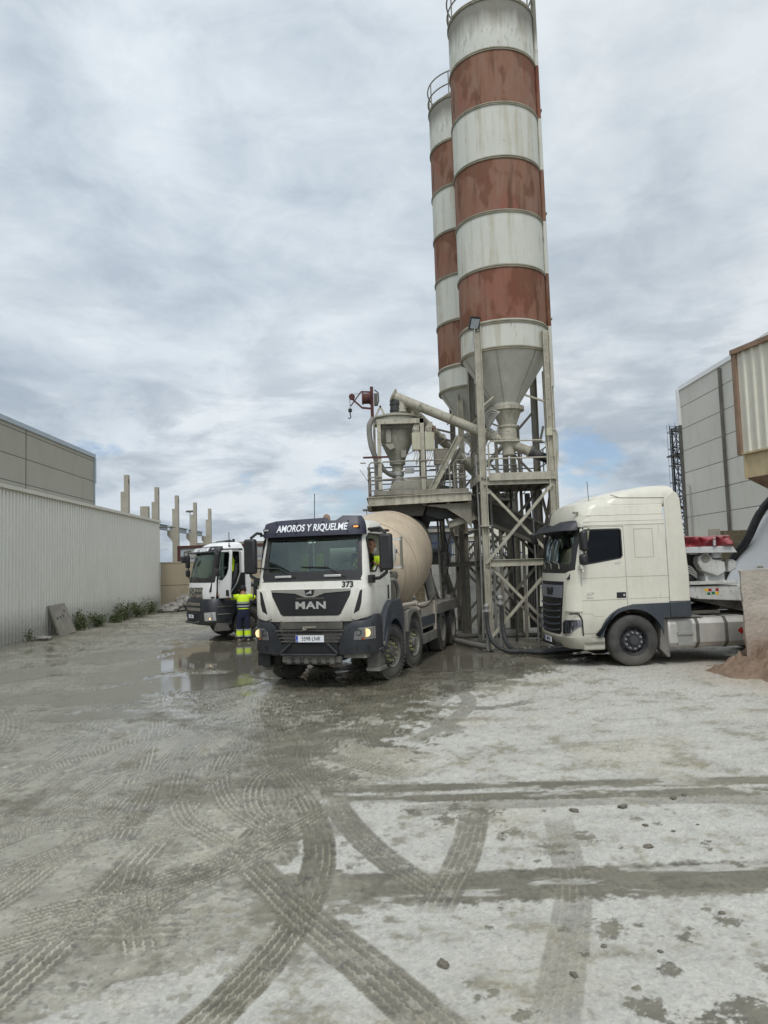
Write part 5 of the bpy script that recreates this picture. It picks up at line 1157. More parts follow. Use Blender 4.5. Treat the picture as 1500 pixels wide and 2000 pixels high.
def pump_trailer():
    t = thing('pump_trailer', 'white concrete pump semitrailer with a crumpled red tarpaulin on its hopper', 'trailer', (3.69, 16.88, 0), R(182.9))
    # local x continues the tractor's, minus is away from the cab
    bm = MB().prism([(-2.75, 1.40), (-3.05, 1.32), (-4.0, 1.25), (-9, 1.20), (-9, 1.56), (-2.9, 1.60), (-2.75, 1.52)], 1, -.55, .75).build('main_beam', M['pump_white'], t, bevel=.015)
    MB().prism([(-3.0, 1.31), (-4.2, 1.00), (-9, 1.0), (-9, 1.195), (-4.0, 1.245)], 1, -.5, .6).build('gooseneck', M['chassis'], t)
    for i, (x, z, c_) in enumerate([(-3.25, 1.51, 'yellow'), (-3.33, 1.51, 'red'), (-3.30, 1.43, 'green'), (-3.40, 1.44, 'green'), (-3.49, 1.43, 'yellow'), (-3.49, 1.51, 'red')]): MB().box(x-.035, x+.035, .751, .754, z-.03, z+.03).build('warning_sticker', M[c_], bm)
    MB().box(-3.95, -2.75, -.5, .8, 1.63, 1.70).build('deck_plate', M['pump_white'], t, bevel=.008)
    MB().prism([(-2.75, 2.46), (-2.75, 2.62), (-3.85, 2.62), (-3.95, 2.44)], 1, -.75, .85).build('hopper_tray', M['tray_grey'], t, bevel=.01)
    # crumpled tarp
    bmm = bmesh.new(); nu, nw = 90, 14
    vs = []
    for i in range(nu+1):
        for j in range(nw+1):
            x = -2.72-1.12*i/nu; s_ = j/nw; fold = (2/math.pi)*math.asin(math.sin(i/nu*22+3.2*s_+1.6*math.sin(i*.19)))*.15*math.sin(math.pi*min(1, s_*1.2+.15)); p = V((x*3, s_*3, 2)); cr = .07*NZ.noise(p)+.05*abs(NZ.noise(p*2.3))
            if s_ < .75: y = .80+fold+cr; z = 2.625+s_/.75*.27
            else: y = .80-(s_-.75)/.25*.9; z = 2.895+cr*.5+.02*math.sin(i*.5)
            vs.append(bmm.verts.new((x, y, z)))
    for i in range(nu):
        for j in range(nw):
            a = i*(nw+1)+j; bmm.faces.new((vs[a], vs[a+1], vs[a+nw+2], vs[a+nw+1]))
    me = bpy.data.meshes.new('tarpaulin'); bmm.to_mesh(me); bmm.free(); tp = link('tarpaulin', me, M['red_tarp'], t, sharp=60)
    MB().box(-3.85, -2.74, -.75, .62, 2.63, 2.86).build('tarp_load', M['red_tarp'], t); MB().bar((-3.42, .89, 2.64), (-3.42, .90, 2.86), .045).build('tarp_post', M['silver'], t)
    # engine and pump housing
    MB().prism([(-3.20, 1.98), (-3.12, 2.20), (-3.14, 2.36), (-3.25, 2.44), (-3.38, 2.42), (-3.46, 2.28), (-3.72, 2.20), (-3.74, 1.95), (-3.55, 1.82)], 1, .45, .72).build('pump_housing', M['pump_white'], t, bevel=.02)
    MB().lathe([(.10, 0), (.10, .02), (.05, .022)], (-3.29, .722, 2.31), (0, 1, 0), 8).build('fan_cover', M['steel_grey'], t)
    MB().cyl((-3.62, .5, 2.22), (-3.62, .5, 2.45), .12, 16).build('air_filter', M['clean_white'], t); MB().cyl((-3.62, .5, 2.26), (-3.62, .5, 2.31), .125, 16).build('filter_clamp', M['steel_dark'], t)
    MB().prism([(-3.80, 1.92), (-3.82, 2.2), (-3.90, 2.27), (-4.0, 2.2), (-3.98, 2.0)], 1, .5, .7).build('belt_guard', M['pump_white'], t, bevel=.02)
    MB().box(-3.75, -3.3, .2, .6, 1.70, 1.95).box(-3.32, -3.26, .3, .72, 1.70, 1.83).build('engine_mount', M['tray_grey'], t)
    en = MB(); r_ = random.Random(4)
    for k_ in range(16): 
        x, z = r_.uniform(-3.15, -2.75), r_.uniform(1.72, 2.35); en.box(x-.1, x+.1, -.3, r_.uniform(.2, .5), z-.08, z+.08)
    en.box(-3.9, -2.72, -.4, .25, 1.71, 2.43); en.build('engine', M['motor'], t, bevel=.02)
    pi = MB()
    for k_ in range(4): pi.tube(spline([(-2.75-.02*k_, .6, 2.15-.05*k_), (-2.95, .68, 2.1-.06*k_), (-3.1, .66, 1.92-.04*k_)], 5), .018, 6)
    pi.build('engine_hose', M['galv'], t)
    for ob in [c for c in t.children]+[g for c in t.children for g in c.children]:
        for v in ob.data.vertices:
            if v.co.z > 1.7: v.co.z = 1.7+(v.co.z-1.7)*.82
    for x in (-7.0, -8.3):
        for sd in (1, -1): make_wheel(t, x, sd*1.2, .52, sd, 'rear', nuts=False, lugs=False)
    MB().box(-9, -6, -.5, .5, .6, .99).build('bogie', M['chassis'], t)
    return t
pump_trailer()
# slatted fence scraps seen under the trailer
t = thing('pallet_stack', 'timber and corrugated sheet stacked under and behind the pump trailer', 'pallets', (6.7, 20.6, 0))
mb = MB()
for k in range(5): mb.box(0, 1.3, 0, .8, .25+k*.16, .35+k*.16)
mb.build('timber', M['rust_brown'], t); mb = MB()
for k in range(10): mb.box(1.4+k*.09, 1.45+k*.09, 0, .05, .1, 1.15)
mb.box(1.38, 2.3, .05, .06, .1, 1.15); mb.build('sheet', M['galv'], t)
# ================================================================== white truck with the open door (left)
def open_door_truck():
    t = thing('mixer_truck', 'white truck with dark lower body and its driver door wide open, behind the mixer truck', 'mixer truck', (-6.41, 24.9, 0), R(-146))
    WP, DP, BK = M['clean_white'], M['dark_plastic'], M['black_plastic']
    S = [(1.36, -1.34, -.02, 1.08, .14, .35), (1.6, -1.34, .0, 1.11, .14, .35), (2.0, -1.34, -.05, 1.12, .14, .34), (2.5, -1.34, -.18, 1.11, .14, .30), (2.92, -1.33, -.30, 1.08, .12, .28), (3.05, -1.31, -.40, 1.03, .12, .3), (3.16, -1.28, -.56, .95, .12, .35), (3.22, -1.24, -.7, .8, .12, .3)]
    ws = [(-.92, 2.05), (.92, 2.05), (.95, 2.12), (.92, 2.88), (-.92, 2.88), (-.95, 2.12)]
    door = [(-.34, 1.36), (-.36, 1.95), (-.46, 2.92), (-1.14, 2.92), (-1.18, 2.86), (-1.17, 2.2), (-1.05, 1.86), (-.75, 1.45), (-.65, 1.30)]
    dfull = [(-.36, 1.38), (-.37, 1.95), (-.47, 2.93), (-1.13, 2.93), (-1.17, 2.85), (-1.17, 2.2), (-1.15, 1.95), (-1.06, 1.42)]
    sw = [(-.44, 2.02), (-.70, 1.98), (-.95, 2.16), (-1.06, 2.34), (-1.09, 2.80), (-1.04, 2.86), (-.55, 2.86)]
    full = boolean(cab_solid(S), [(cab_solid(S, .06), 'DIFFERENCE'), (prism(ws, 0, -.9, .6), 'DIFFERENCE'), (prism(sw, 1, -1.6, -.6), 'DIFFERENCE')])
    link('cab', boolean(full, [(prism(door, 1, .9, 1.6), 'DIFFERENCE')]), WP, t, sharp=30)
    MB().box(-1.28, -.42, 1.02, 1.075, 2.925, 3.0).build('door_frame', BK, t)
    tr = MB(); pts = [(-.75, 1.43), (-1.05, 1.84), (-1.18, 2.2), (-1.19, 2.86), (-1.14, 2.93), (-.5, 2.93)]
    side_line(tr, S, pts, 1, .06, .03); tr.build('door_seal', M['silver'], t)
    # open door: hinged at the front edge, swung out about 84 degrees
    dm = boolean(cab_solid(S), [(cab_solid(S, .06), 'DIFFERENCE'), (prism(dfull, 1, .9, 1.6), 'INTERSECT'), (prism(sw, 1, .6, 1.6), 'DIFFERENCE')])
    HX, HY = -.36, 1.11
    RM = Matrix.Translation((HX, HY, 0)) @ Matrix.Rotation(R(-80), 4, 'Z') @ Matrix.Translation((-HX, -HY, 0))
    def tf(me): me.transform(RM); return me
    d = link('door', tf(dm), WP, t, sharp=30)
    link('window_glass', tf(MB().prism(sw, 1, 1.06, 1.068).mesh('g')), M['windscreen'], d)
    link('handle', tf(MB().box(-1.07, -.90, 1.10, 1.125, 1.47, 1.66).mesh('h')), M['letter_black'], d, bevel=.03)
    fm = MB(); side_line(fm, S, sw+[sw[0]], 1, .03, .012); link('window_frame', tf(fm.mesh('f')), BK, d)
    link('door_lining', tf(MB().box(-1.04, -.45, 1.01, 1.05, 1.42, 1.95).mesh('l')), M['interior'], d)
    link('door_badge', tf(lettering('b', 'L', .001, (0, 0, 0), (-1, 0, 0), (0, 0, 1), BK, None).data), BK, d) if False else None
    link('windscreen', patch(S, ws, 0, -.9, .6, -.012, .022), M['windscreen'], t)
    link('windscreen_surround', patch(S, [(-1.05, 1.90), (1.05, 1.90), (1.06, 2.0), (1.02, 2.95), (-1.02, 2.95), (-1.06, 2.0)], 0, -.9, .6, .004, .03, cut=[(ws, 0, -.9, .6)]), BK, t)
    wp = MB()
    for y in (-.5, .35): wp.tube([(xf_at(S, 1.95, y)+.03, y, 1.95), (xf_at(S, 2.1, y)+.03, y-.2, 2.08), (xf_at(S, 2.12, y-.5)+.03, y-.6, 2.1)], .014, 6)
    wp.build('wiper', BK, t)
    # dark lower body
    B = [(.50, -1.0, -.12, 1.12, .14, .3), (.62, -1.0, .02, 1.2, .14, .3), (.9, -1.0, .06, 1.22, .14, .3), (1.25, -1.0, .04, 1.2, .14, .3), (1.37, -1.0, .0, 1.14, .14, .3)]
    bp = link('bumper', boolean(cab_solid(B), [(prism(arc(-1.45, .53, .66, -20, 200, 18), 1, -2, 2), 'DIFFERENCE')]), DP, t, sharp=35)
    MB().prism([(-.7, .85), (-.7, 1.42), (-.77, 1.44), (-1.06, 1.86), (-1.18, 2.2), (-1.33, 2.2), (-1.33, 1.25), (-1.2, 1.2), (-.88, 1.0)], 1, .6, 1.135).build('door_sill', M['letter_black'], t)
    MB().prism([(-.7, .85), (-.7, 1.38), (-1.33, 1.38), (-1.33, 1.25), (-1.2, 1.2), (-.88, 1.0)], 1, -1.135, -.6).build('door_sill', M['letter_black'], t)
    sp = MB()
    for z in (.86, 1.10): sp.box(-.85, -.32, 1.16, 1.235, z, z+.035)
    sp.box(-.75, -.28, 1.0, 1.22, .34, .42); sp.build('step', M['chassis'], t)
    MB().box(-.72, -.3, .95, 1.18, .42, .60).build('step_well', M['chassis'], t)
    gr = link('grille', patch(S, [(-.62, 1.74), (.62, 1.74), (.60, 1.38), (-.60, 1.38)], 0, -.5, .6, .01, .03), M['motor'], t)
    gb = MB()
    for z in (1.65, 1.48):
        for k in range(-5, 6): gb.prism([(k*.11-.04, z-.06), (k*.11+.04, z-.06), (k*.11+.03, z+.06), (k*.11-.03, z+.06)], 0, xf_at(S, z, k*.11)+.008, xf_at(S, z, k*.11)+.03)
    gb.build('grille_rib', M['steel_grey'], gr)
    st = MB().lathe([(.15, 0), (.15, .02), (.13, .02), (.13, 0)], (xf_at(S, 1.6)+.03, 0, 1.60), (1, 0, 0), 24, closed=True)
    for a in (90, 210, 330): st.bar((xf_at(S, 1.6)+.04, 0, 1.6), (xf_at(S, 1.6)+.04, .14*math.cos(R(a)), 1.6+.14*math.sin(R(a))), .03, .02)
    st.build('badge', M['chrome'], gr)
    for z, hw in ((1.20, .62), (1.03, .52)):
        gb = MB()
        for k in range(-5, 6): gb.prism([(k*.105-.035, z-.05), (k*.105+.035, z-.05), (k*.105+.03, z+.05), (k*.105-.03, z+.05)], 0, xf_at(B, z, k*.105)-.01, xf_at(B, z, k*.105)+.02)
        gb.build('bumper_grille', M['steel_grey'], bp)
    link('bumper_slot', patch(B, [(-.66, 1.29), (.66, 1.29), (.52, .95), (-.52, .95)], 0, -.3, .4, .004, .02), M['letter_black'], bp)
    for sd in (1, -1):
        hp = [(sd*.80, .66), (sd*1.18, .68), (sd*1.20, .95), (sd*.84, .93)]
        hl = link('headlight', patch(B, hp, 0, -.4, .4, .005, .03), M['silver'], bp); gd = MB()
        for z in (.70, .77, .84, .91): gd.bar((xf_at(B, z, .82)+.02, sd*.80, z), (xf_at(B, z, 1.16)+.03, sd*1.17, z), .02, .014)
        gd.build('lamp_guard', DP, hl)
    MB().cyl((xf_at(B, .8, 1.08)-.01, 1.06, .74), (xf_at(B, .8, 1.08)+.012, 1.06, .74), .035, 10).build('running_lamp', M['lamp_on'], bp)
    MB().tube([(.02, -.5, .64), (.14, -.46, .60), (.14, .46, .60), (.02, .5, .64)], .03, 8).build('guard_bar', DP, bp)
    plate(t, (.13, 0, .80), (0, 1, 0), (0, 0, 1), '1 NR', .46, .11)
    MB().box(-.95, -.9, 1.02, 1.16, 1.05, 1.12).build('side_marker', M['orange'], t)
    # visor with lettering
    VS = [(2.86, -.7, -.14, 1.12, .14, .22), (3.0, -.7, -.22, 1.12, .14, .22), (3.12, -.7, -.30, 1.10, .14, .22)]
    vis = link('sun_visor', patch(VS, [(-1.14, 2.88), (1.14, 2.88), (1.14, 3.08), (-1.1, 3.08)], 0, -.58, .4, 0, .03), BK, t, sharp=40)
    me = text_mesh('AMOROS Y RIQUELME', .16, depth=.003, bold=.007, sx=.8); xs = [v.co.x for v in me.vertices]; c0 = (min(xs)+max(xs))/2; k = 1.5/(max(xs)-min(xs))
    for v in me.vertices:
        y = (v.co.x-c0)*k-.05; z = 2.985+v.co.y; v.co = V((xf_at(VS, z, y)+.006+v.co.z, y, z))
    link('visor_text', me, M['letter_white'], vis, sharp=20)
    MB().box(xf_at(VS, 2.99, .93)-.01, xf_at(VS, 2.99, .93)+.02, .86, 1.0, 2.98, 3.02).build('marker_lamp', M['letter_white'], vis)
    MB().prism([(-.75, 3.18), (-.95, 3.30), (-1.15, 3.32), (-1.25, 3.2)], 1, -.4, .45).build('roof_hatch', BK, t, bevel=.03)
    MB().lathe([(.06, 0), (.03, .06)], (-.85, .98, 3.05), n=10).tube([(-.85, .98, 3.05), (-.85, .98, 3.55)], .012, 6).build('antenna', BK, t); MB().box(-1.26, -1.2, .4, .48, 3.18, 3.34).build('air_horn', BK, t)
    for sd in (1, -1):
        m = MB().box(-.32, -.20, sd*1.38-.12, sd*1.38+.12, 2.40, 2.86).build('mirror', BK, t, bevel=.04); MB().box(-.32, -.20, sd*1.38-.11, sd*1.38+.11, 2.10, 2.34).build('wide_mirror', BK, m, bevel=.04)
        MB().bar((-.4, sd*1.08, 2.92), (-.28, sd*1.38, 2.92), .04).bar((-.28, sd*1.38, 2.05), (-.28, sd*1.38, 2.94), .035).build('mirror_arm', BK, m)
    m = MB().prism([(-.06, 2.58), (.08, 2.60), (.10, 2.8), (-.02, 2.84)], 1, -1.12, -.86).build('kerb_mirror', BK, t, bevel=.03); MB().tube([(0, -.98, 2.8), (.0, -.98, 2.95), (-.25, -.98, 2.98)], .02, 6).build('mirror_arm', BK, m)
    # interior
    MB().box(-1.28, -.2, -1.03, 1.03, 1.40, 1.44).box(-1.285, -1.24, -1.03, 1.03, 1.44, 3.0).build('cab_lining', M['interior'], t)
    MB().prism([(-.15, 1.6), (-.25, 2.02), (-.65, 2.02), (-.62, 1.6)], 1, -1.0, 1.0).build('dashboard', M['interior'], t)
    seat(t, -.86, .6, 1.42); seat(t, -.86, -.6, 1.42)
    MB().lathe([(.235, -.012), (.235, .012), (.205, .012), (.205, -.012)], (-.72, .6, 2.06), (-.75, 0, .65), 24, closed=True).build('steering_wheel', BK, t)
    MB().prism([(-1.0, 2.86), (-.88, 2.55), (-.94, 2.2), (-1.08, 2.24), (-1.13, 2.6)], 1, .72, .80).build('safety_vest', M['hivis'], t, bevel=.03)
    # rear of cab, chassis, wheels, drum
    MB().box(-1.56, -1.36, .55, 1.1, 1.30, 2.90).build('side_deflector', WP, t, bevel=.02); MB().box(-1.56, -1.36, .55, 1.105, 1.14, 1.29).build('battery_box', M['galv'], t)
    MB().tube([(-1.8, .9, 1.2), (-1.8, .9, 1.75), (-1.8, .3, 1.8)], .08, 10).build('snorkel', BK, t)
    for sd in (1, -1):
        MB().prism(arc(-1.45, .53, .74, 190, 0)+arc(-1.45, .53, .655, 0, 190), 1, *sorted((sd*.75, sd*1.235))).build('fender', DP, t)
        make_wheel(t, -1.45, sd*1.20, .53, sd, 'steer', lugs=False, steer=-4, mats=('rim', 'hub', 'steel_bolt'))
        MB().prism(arc(-3.25, .53, .74, 190, 0)+arc(-3.25, .53, .655, 0, 190), 1, *sorted((sd*.75, sd*1.235))).build('fender', DP, t)
        make_wheel(t, -3.25, sd*1.20, .53, sd, 'steer', lugs=False, mats=('rim', 'hub', 'steel_bolt'))
        for x in (-6.2, -7.6): make_wheel(t, x, sd*1.22, .53, sd, 'rear', lugs=False, nuts=False)
    ch = MB()
    for sd in (1, -1): ch.box(-8.8, -.4, sd*.42-.04, sd*.42+.04, .72, 1.0)
    ch.cyl((-1.45, -.95, .53), (-1.45, .95, .53), .09, 10).cyl((-3.25, -.95, .53), (-3.25, .95, .53), .09, 10).box(-3, -.8, -.42, .42, .6, 1.1); ch.build('chassis_frame', M['chassis'], t)
    A0 = V((-3.0, 0, 1.85)); ax_ = V((-math.cos(R(12.5)), 0, math.sin(R(12.5))))
    MB().lathe([(.30, -.08), (.62, -.02), (.80, .10), (.95, .55), (1.0, 1.4), (1.0, 2.3), (.9, 3.0), (.56, 4.7)], A0, ax_, 40).build('drum', M['drum_cream'], t, sharp=50)
    MB().prism([(-3.1, 1.0), (-2.6, 1.0), (-2.7, 2.2), (-2.95, 2.2)], 1, -.35, .35).build('front_pedestal', M['mud_steel'], t)
    return t
open_door_truck()
# ================================================================== silos
SCR, SG_, SD_ = M['steel_cream'], M['steel_grey'], M['steel_dark']
RINGS = [7.9, 8.6, 10.1, 11.6, 13.1, 14.6, 16.15]
def silo(cx, cy, label, mat, legs, leg_tops, rail_open):
    t = thing('cement_silo', label, 'silo', (cx, cy, 0), 0, 'tall banded cement silos')
    RR = 1.2
    prof = [(RR, 7.9)] + [(RR, z) for z in np.arange(8.2, 17.6, .6)] + [(RR, 17.65), (.9, 17.95), (.3, 18.1)]
    b = MB().lathe(prof, n=72).build('silo_shell', mat, t, sharp=30)
    MB().lathe([(1.195, 7.9), (.36, 6.62), (.36, 6.5)], n=64).build('cone', M['silo_cone'], t, sharp=30)
    for z in RINGS+[17.62]: MB().lathe([(RR-.01, z-.04), (RR+.028, z-.04), (RR+.034, z-.012), (RR+.012, z), (RR+.034, z+.012), (RR+.028, z+.04), (RR-.01, z+.04)], n=72, closed=True).build('ring_flange', M['ring_olive'], t, sharp=25)
    # cone seams
    sm = MB()
    for a in (20, 75, 130, 195, 250, 305): sm.bar((1.2*math.cos(R(a)), 1.2*math.sin(R(a)), 7.87), (.37*math.cos(R(a)), .37*math.sin(R(a)), 6.62), .025, .012)
    sm.bar((-.62, -1.0, 7.72), (-.72, -.48, 7.25), .01, .01); sm.build('cone_seam', M['mixer_beige'], t)
    # outlet: collar, reducer, butterfly valve, pipe
    MB().lathe([(.40, 6.55), (.47, 6.53), (.47, 6.42), (.42, 6.40), (.36, 6.40)], n=40).build('collar', SCR, t)
    MB().lathe([(.385, 6.40), (.235, 6.02), (.27, 6.02), (.27, 5.96), (.24, 5.96)], n=36).build('reducer', SCR, t)
    MB().lathe([(.24, 5.96), (.24, 5.66), (.30, 5.63), (.30, 5.58), (.17, 5.57), (.16, 5.2)], n=28).build('valve_body', SCR, t)
    for k in range(9):
        a = R(30+k*37); MB().cyl((.245*math.cos(a), .245*math.sin(a), 5.82), (.275*math.cos(a), .275*math.sin(a), 5.82), .025, 8).build('bolt_head', M['galv'], t) if k < 3 else None
    w = MB(); r_ = random.Random(3)
    for k in range(5):
        a = r_.uniform(2.4, 3.6); w.tube(spline([(.3*math.cos(a), .3*math.sin(a)-.1, 5.8+.04*k), (-.65+.05*k, -.2, 6.1-.12*k), (-.55, -.3, 6.4-.1*k), (-.25, -.35, 6.35)], 5), .012, 5)
    w.build('cable', M['galv'], t)
    # legs
    for (x, y), zt in zip(legs, leg_tops):
        front = y < 0
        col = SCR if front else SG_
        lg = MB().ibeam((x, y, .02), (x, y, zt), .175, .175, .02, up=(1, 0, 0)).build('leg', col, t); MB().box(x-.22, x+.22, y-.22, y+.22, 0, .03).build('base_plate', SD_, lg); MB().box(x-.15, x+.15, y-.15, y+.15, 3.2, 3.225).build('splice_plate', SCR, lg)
    # handrail at the roof
    hr = MB()
    for z in (18.02, 18.45): hr.tube([(1.22*math.cos(R(a)), 1.22*math.sin(R(a)), z) for a in range(0, 361, 9)], .022, 6, cap=False)
    for a in range(0, 360, 40): hr.tube([(1.21*math.cos(R(a)), 1.21*math.sin(R(a)), 17.55), (1.22*math.cos(R(a)), 1.22*math.sin(R(a)), 18.45)], .02, 6)
    hr.build('handrail', SG_, t)
    return t
L1 = [(-.86, -.92), (.96, -.90), (-.84, 1.02), (.98, 1.04)]
s1 = silo(3.50, 20.35, 'taller looking front silo with rusty red and dirty white bands', M['silo1'], L1, [8.55, 8.4, 7.9, 7.9], 0)
# filling pipe up the right hand side (banded like the shell), tie rods, braces
MB().tube([(1.20, -.36, 7.0), (1.20, -.36, 18.3)], .06, 12).build('filling_pipe', M['silo1'], s1)
MB().tube([(1.22, -.2, .6), (1.22, -.2, 7.3)], .055, 10).build('filling_pipe', SCR, s1)
for z in RINGS[1::2]: MB().box(1.1, 1.30, -.36, -.24, z+.28, z+.32).build('pipe_bracket', SG_, s1)
for (a, b_) in (((-.42, -.42, 6.75), (-.86, -.84, 6.35)), ((.46, -.38, 6.78), (.96, -.86, 6.45)), ((-.40, .40, 6.72), (-.84, 1.0, 6.3))): MB().tube([a, b_], .03, 8).build('tie_rod', SCR, s1)
def braces(t, legs, levels, mat, faces=((0, 1), (2, 3), (0, 2), (1, 3))):
    for fi, (i, j) in enumerate(faces):
        a, b_ = legs[i], legs[j]
        for z0, z1 in zip(levels, levels[1:]):
            off = (0, -.06 if fi == 0 else .06, 0) if fi < 2 else (.06, 0, 0)
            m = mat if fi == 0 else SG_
            for p, q in (((*a, z0), (*b_, z1)), ((*b_, z0), (*a, z1))):
                s_ = off if p[0] == a[0] and p[1] == a[1] else tuple(-k*.3 for k in off)
                MB().angle(V(p)+V(s_), V(q)+V(s_), .068, .012).build('cross_brace', m, t)
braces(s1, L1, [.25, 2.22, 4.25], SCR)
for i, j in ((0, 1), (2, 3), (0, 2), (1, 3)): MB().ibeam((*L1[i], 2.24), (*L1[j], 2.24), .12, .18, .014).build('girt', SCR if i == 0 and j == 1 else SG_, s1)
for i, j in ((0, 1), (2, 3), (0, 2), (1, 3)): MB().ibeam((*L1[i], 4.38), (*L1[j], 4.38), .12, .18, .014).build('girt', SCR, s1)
# service platform with railings between its legs
pl = MB().box(-.95, 1.05, -.98, 1.1, 4.475, 4.51)
for k in range(6): pl.box(-.95, 1.05, -.8+k*.33, -.74+k*.33, 4.36, 4.47)
pl.build('platform', SG_, s1)
MB().box(-.72, 1.05, -1.0, -.97, 4.40, 4.60).box(-.98, -.95, -.9, 1.1, 4.40, 4.58).build('toe_board', SCR, s1)
rl = MB()
x0, x1, yy = -.70, .84, -.97
rl.tube([(x0, yy, 4.5), (x0, yy, 5.36), (x0+.06, yy, 5.44), (x1-.14, yy, 5.44), (x1-.02, yy, 5.34), (x1, yy, 5.2), (x1, yy, 4.5)], .022, 8).tube([(x0, yy, 4.98), (x1, yy, 4.98)], .02, 8)
rl.build('railing', SCR, s1)
rl = MB()
for z in (4.95, 5.4): rl.tube([(-.93, 1.08, z), (1.03, 1.08, z)], .018, 6).tube([(1.03, -.8, z), (1.03, 1.08, z)], .018, 6).tube([(-.93, -.7, z), (-.93, 1.08, z)], .018, 6)
for p in ((-.4, 1.08), (.1, 1.08), (.55, 1.08), (1.03, .4), (1.03, -.2), (-.93, .2)): rl.tube([(*p, 4.5), (*p, 5.4)], .018, 6)
rl.build('railing', SG_, s1)
MB().bar((1.04, -.95, 5.0), (1.04, -.95, 5.7), .06).box(.85, 1.0, -1.0, -.9, 5.55, 5.75).build('switch_box', M['box_cream'], s1)
MB().tube(spline([(.95, -.98, 5.7), (1.1, -.99, 5.65), (1.12, -.99, 5.2), (1.08, -.98, 4.7)], 5), .025, 6).build('cable', SCR, s1)
MB().bar((.72, -.7, 5.40), (.83, -.7, 5.85), .035, .06).box(.55, .85, -.75, -.65, 5.40, 5.44).build('lever', SD_, s1)
# floodlight bracketed on the front left leg
fl = thing('floodlight', 'square black floodlight on the top of the front silo leg', 'floodlight', (2.56, 19.33, 8.62), R(18))
h = MB().prism([(-.14, -.04), (.14, -.04), (.14, .04), (-.14, .04)], 2, -.17, .17); me = h.mesh('h'); me.transform(Matrix.Rotation(R(34), 4, 'X') @ Matrix.Rotation(R(0), 4, 'Y')); link('housing', me, M['letter_black'], fl, bevel=.008)
me = MB().box(-.115, .115, -.047, -.041, -.135, .125).mesh('g'); me.transform(Matrix.Rotation(R(34), 4, 'X')); link('lamp_glass', me, M['trim_grey'], fl)
MB().tube([(-.16, 0, 0), (-.16, .05, -.2), (.16, .05, -.2), (.16, 0, 0)], .012, 6).build('bracket', SD_, fl)

L2 = [(-.62, -.75), (1.0, -.8), (-.72, .95), (1.05, .9)]
s2 = silo(3.18, 24.4, 'rear silo half hidden behind the front one, greyer and more weathered', M['silo2'], L2, [8.5, 8.5, 7.9, 7.9], 0)
braces(s2, L2, [.25, 2.22, 4.25], SG_)
for i, j in ((0, 1), (2, 3), (0, 2), (1, 3)):
    MB().ibeam((*L2[i], 2.24), (*L2[j], 2.24), .12, .16, .014).build('girt', SG_, s2); MB().ibeam((*L2[i], 4.3), (*L2[j], 4.3), .12, .16, .014).build('girt', SG_, s2)
for (a, b_) in (((-.42, -.42, 6.75), (-.62, -.75, 6.35)), ((.46, -.38, 6.78), (1.0, -.8, 6.45))): MB().tube([a, b_], .03, 8).build('tie_rod', SCR, s2)

# platform, railings and ladder of the rear silo, conduits between the legs
MB().box(-.75, 1.1, -.85, 1.0, 4.42, 4.46).build('platform', SG_, s2)
rl = MB()
for z in (4.9, 5.35):
    rl.tube([(-.75, -.85, z), (1.1, -.85, z)], .02, 6).tube([(1.1, -.85, z), (1.1, 1.0, z)], .02, 6).tube([(-.75, -.85, z), (-.75, 1.0, z)], .02, 6)
for p in ((-.75, -.85), (-.1, -.85), (.5, -.85), (1.1, -.85), (1.1, .1), (1.1, 1.0), (-.75, .2)): rl.tube([(*p, 4.45), (*p, 5.35)], .02, 6)
rl.build('railing', SCR, s2)
ld = MB()
for y_ in (.35, .72): ld.bar((1.22, y_, .2), (1.22, y_, 5.4), .04)
for k in range(17): ld.bar((1.22, .35, .4+k*.29), (1.22, .72, .4+k*.29), .025)
ld.build('ladder', SCR, s2)
r_ = random.Random(8)
for k, (x, y_, z0, z1, rr, mt) in enumerate([(-.45, .75, 0, 4.4, .035, 'galv'), (-.2, .95, 0, 6.0, .05, 'steel_cream'), (.15, .9, 0, 4.4, .03, 'black_rubber'), (.45, .95, 0, 6.2, .045, 'steel_grey'), (.7, .6, 0, 4.4, .025, 'galv'), (1.12, .3, .4, 7.6, .04, 'steel_cream'), (-.95, -.3, .2, 5.2, .025, 'galv')]):
    MB().tube([(x, y_, z0), (x+.02, y_, (z0+z1)/2), (x, y_, z1)], rr, 8).build('conduit', M[mt], s1)
for k in range(6):
    x = -.55+k*.27; MB().tube(spline([(x, -.5+.1*k, 4.36), (x+.05, -.4+.1*k, 4.1-.1*(k % 3)), (x+.25, -.3+.1*k, 4.34)], 6), .014, 5).build('cable', M['black_rubber'], s1)
for (a, b_) in (((-.84, 1.02, 4.6), (.98, 1.04, 6.6)), ((.98, 1.04, 4.6), (-.84, 1.02, 6.6))): MB().angle(a, b_, .06).build('cross_brace', SG_, s1)
for (a, b_) in (((-.62, -.75, 4.6), (1.0, -.8, 6.3)), ((1.0, -.8, 4.6), (-.62, -.75, 6.3))): MB().angle(a, b_, .06).build('cross_brace', SCR, s2)

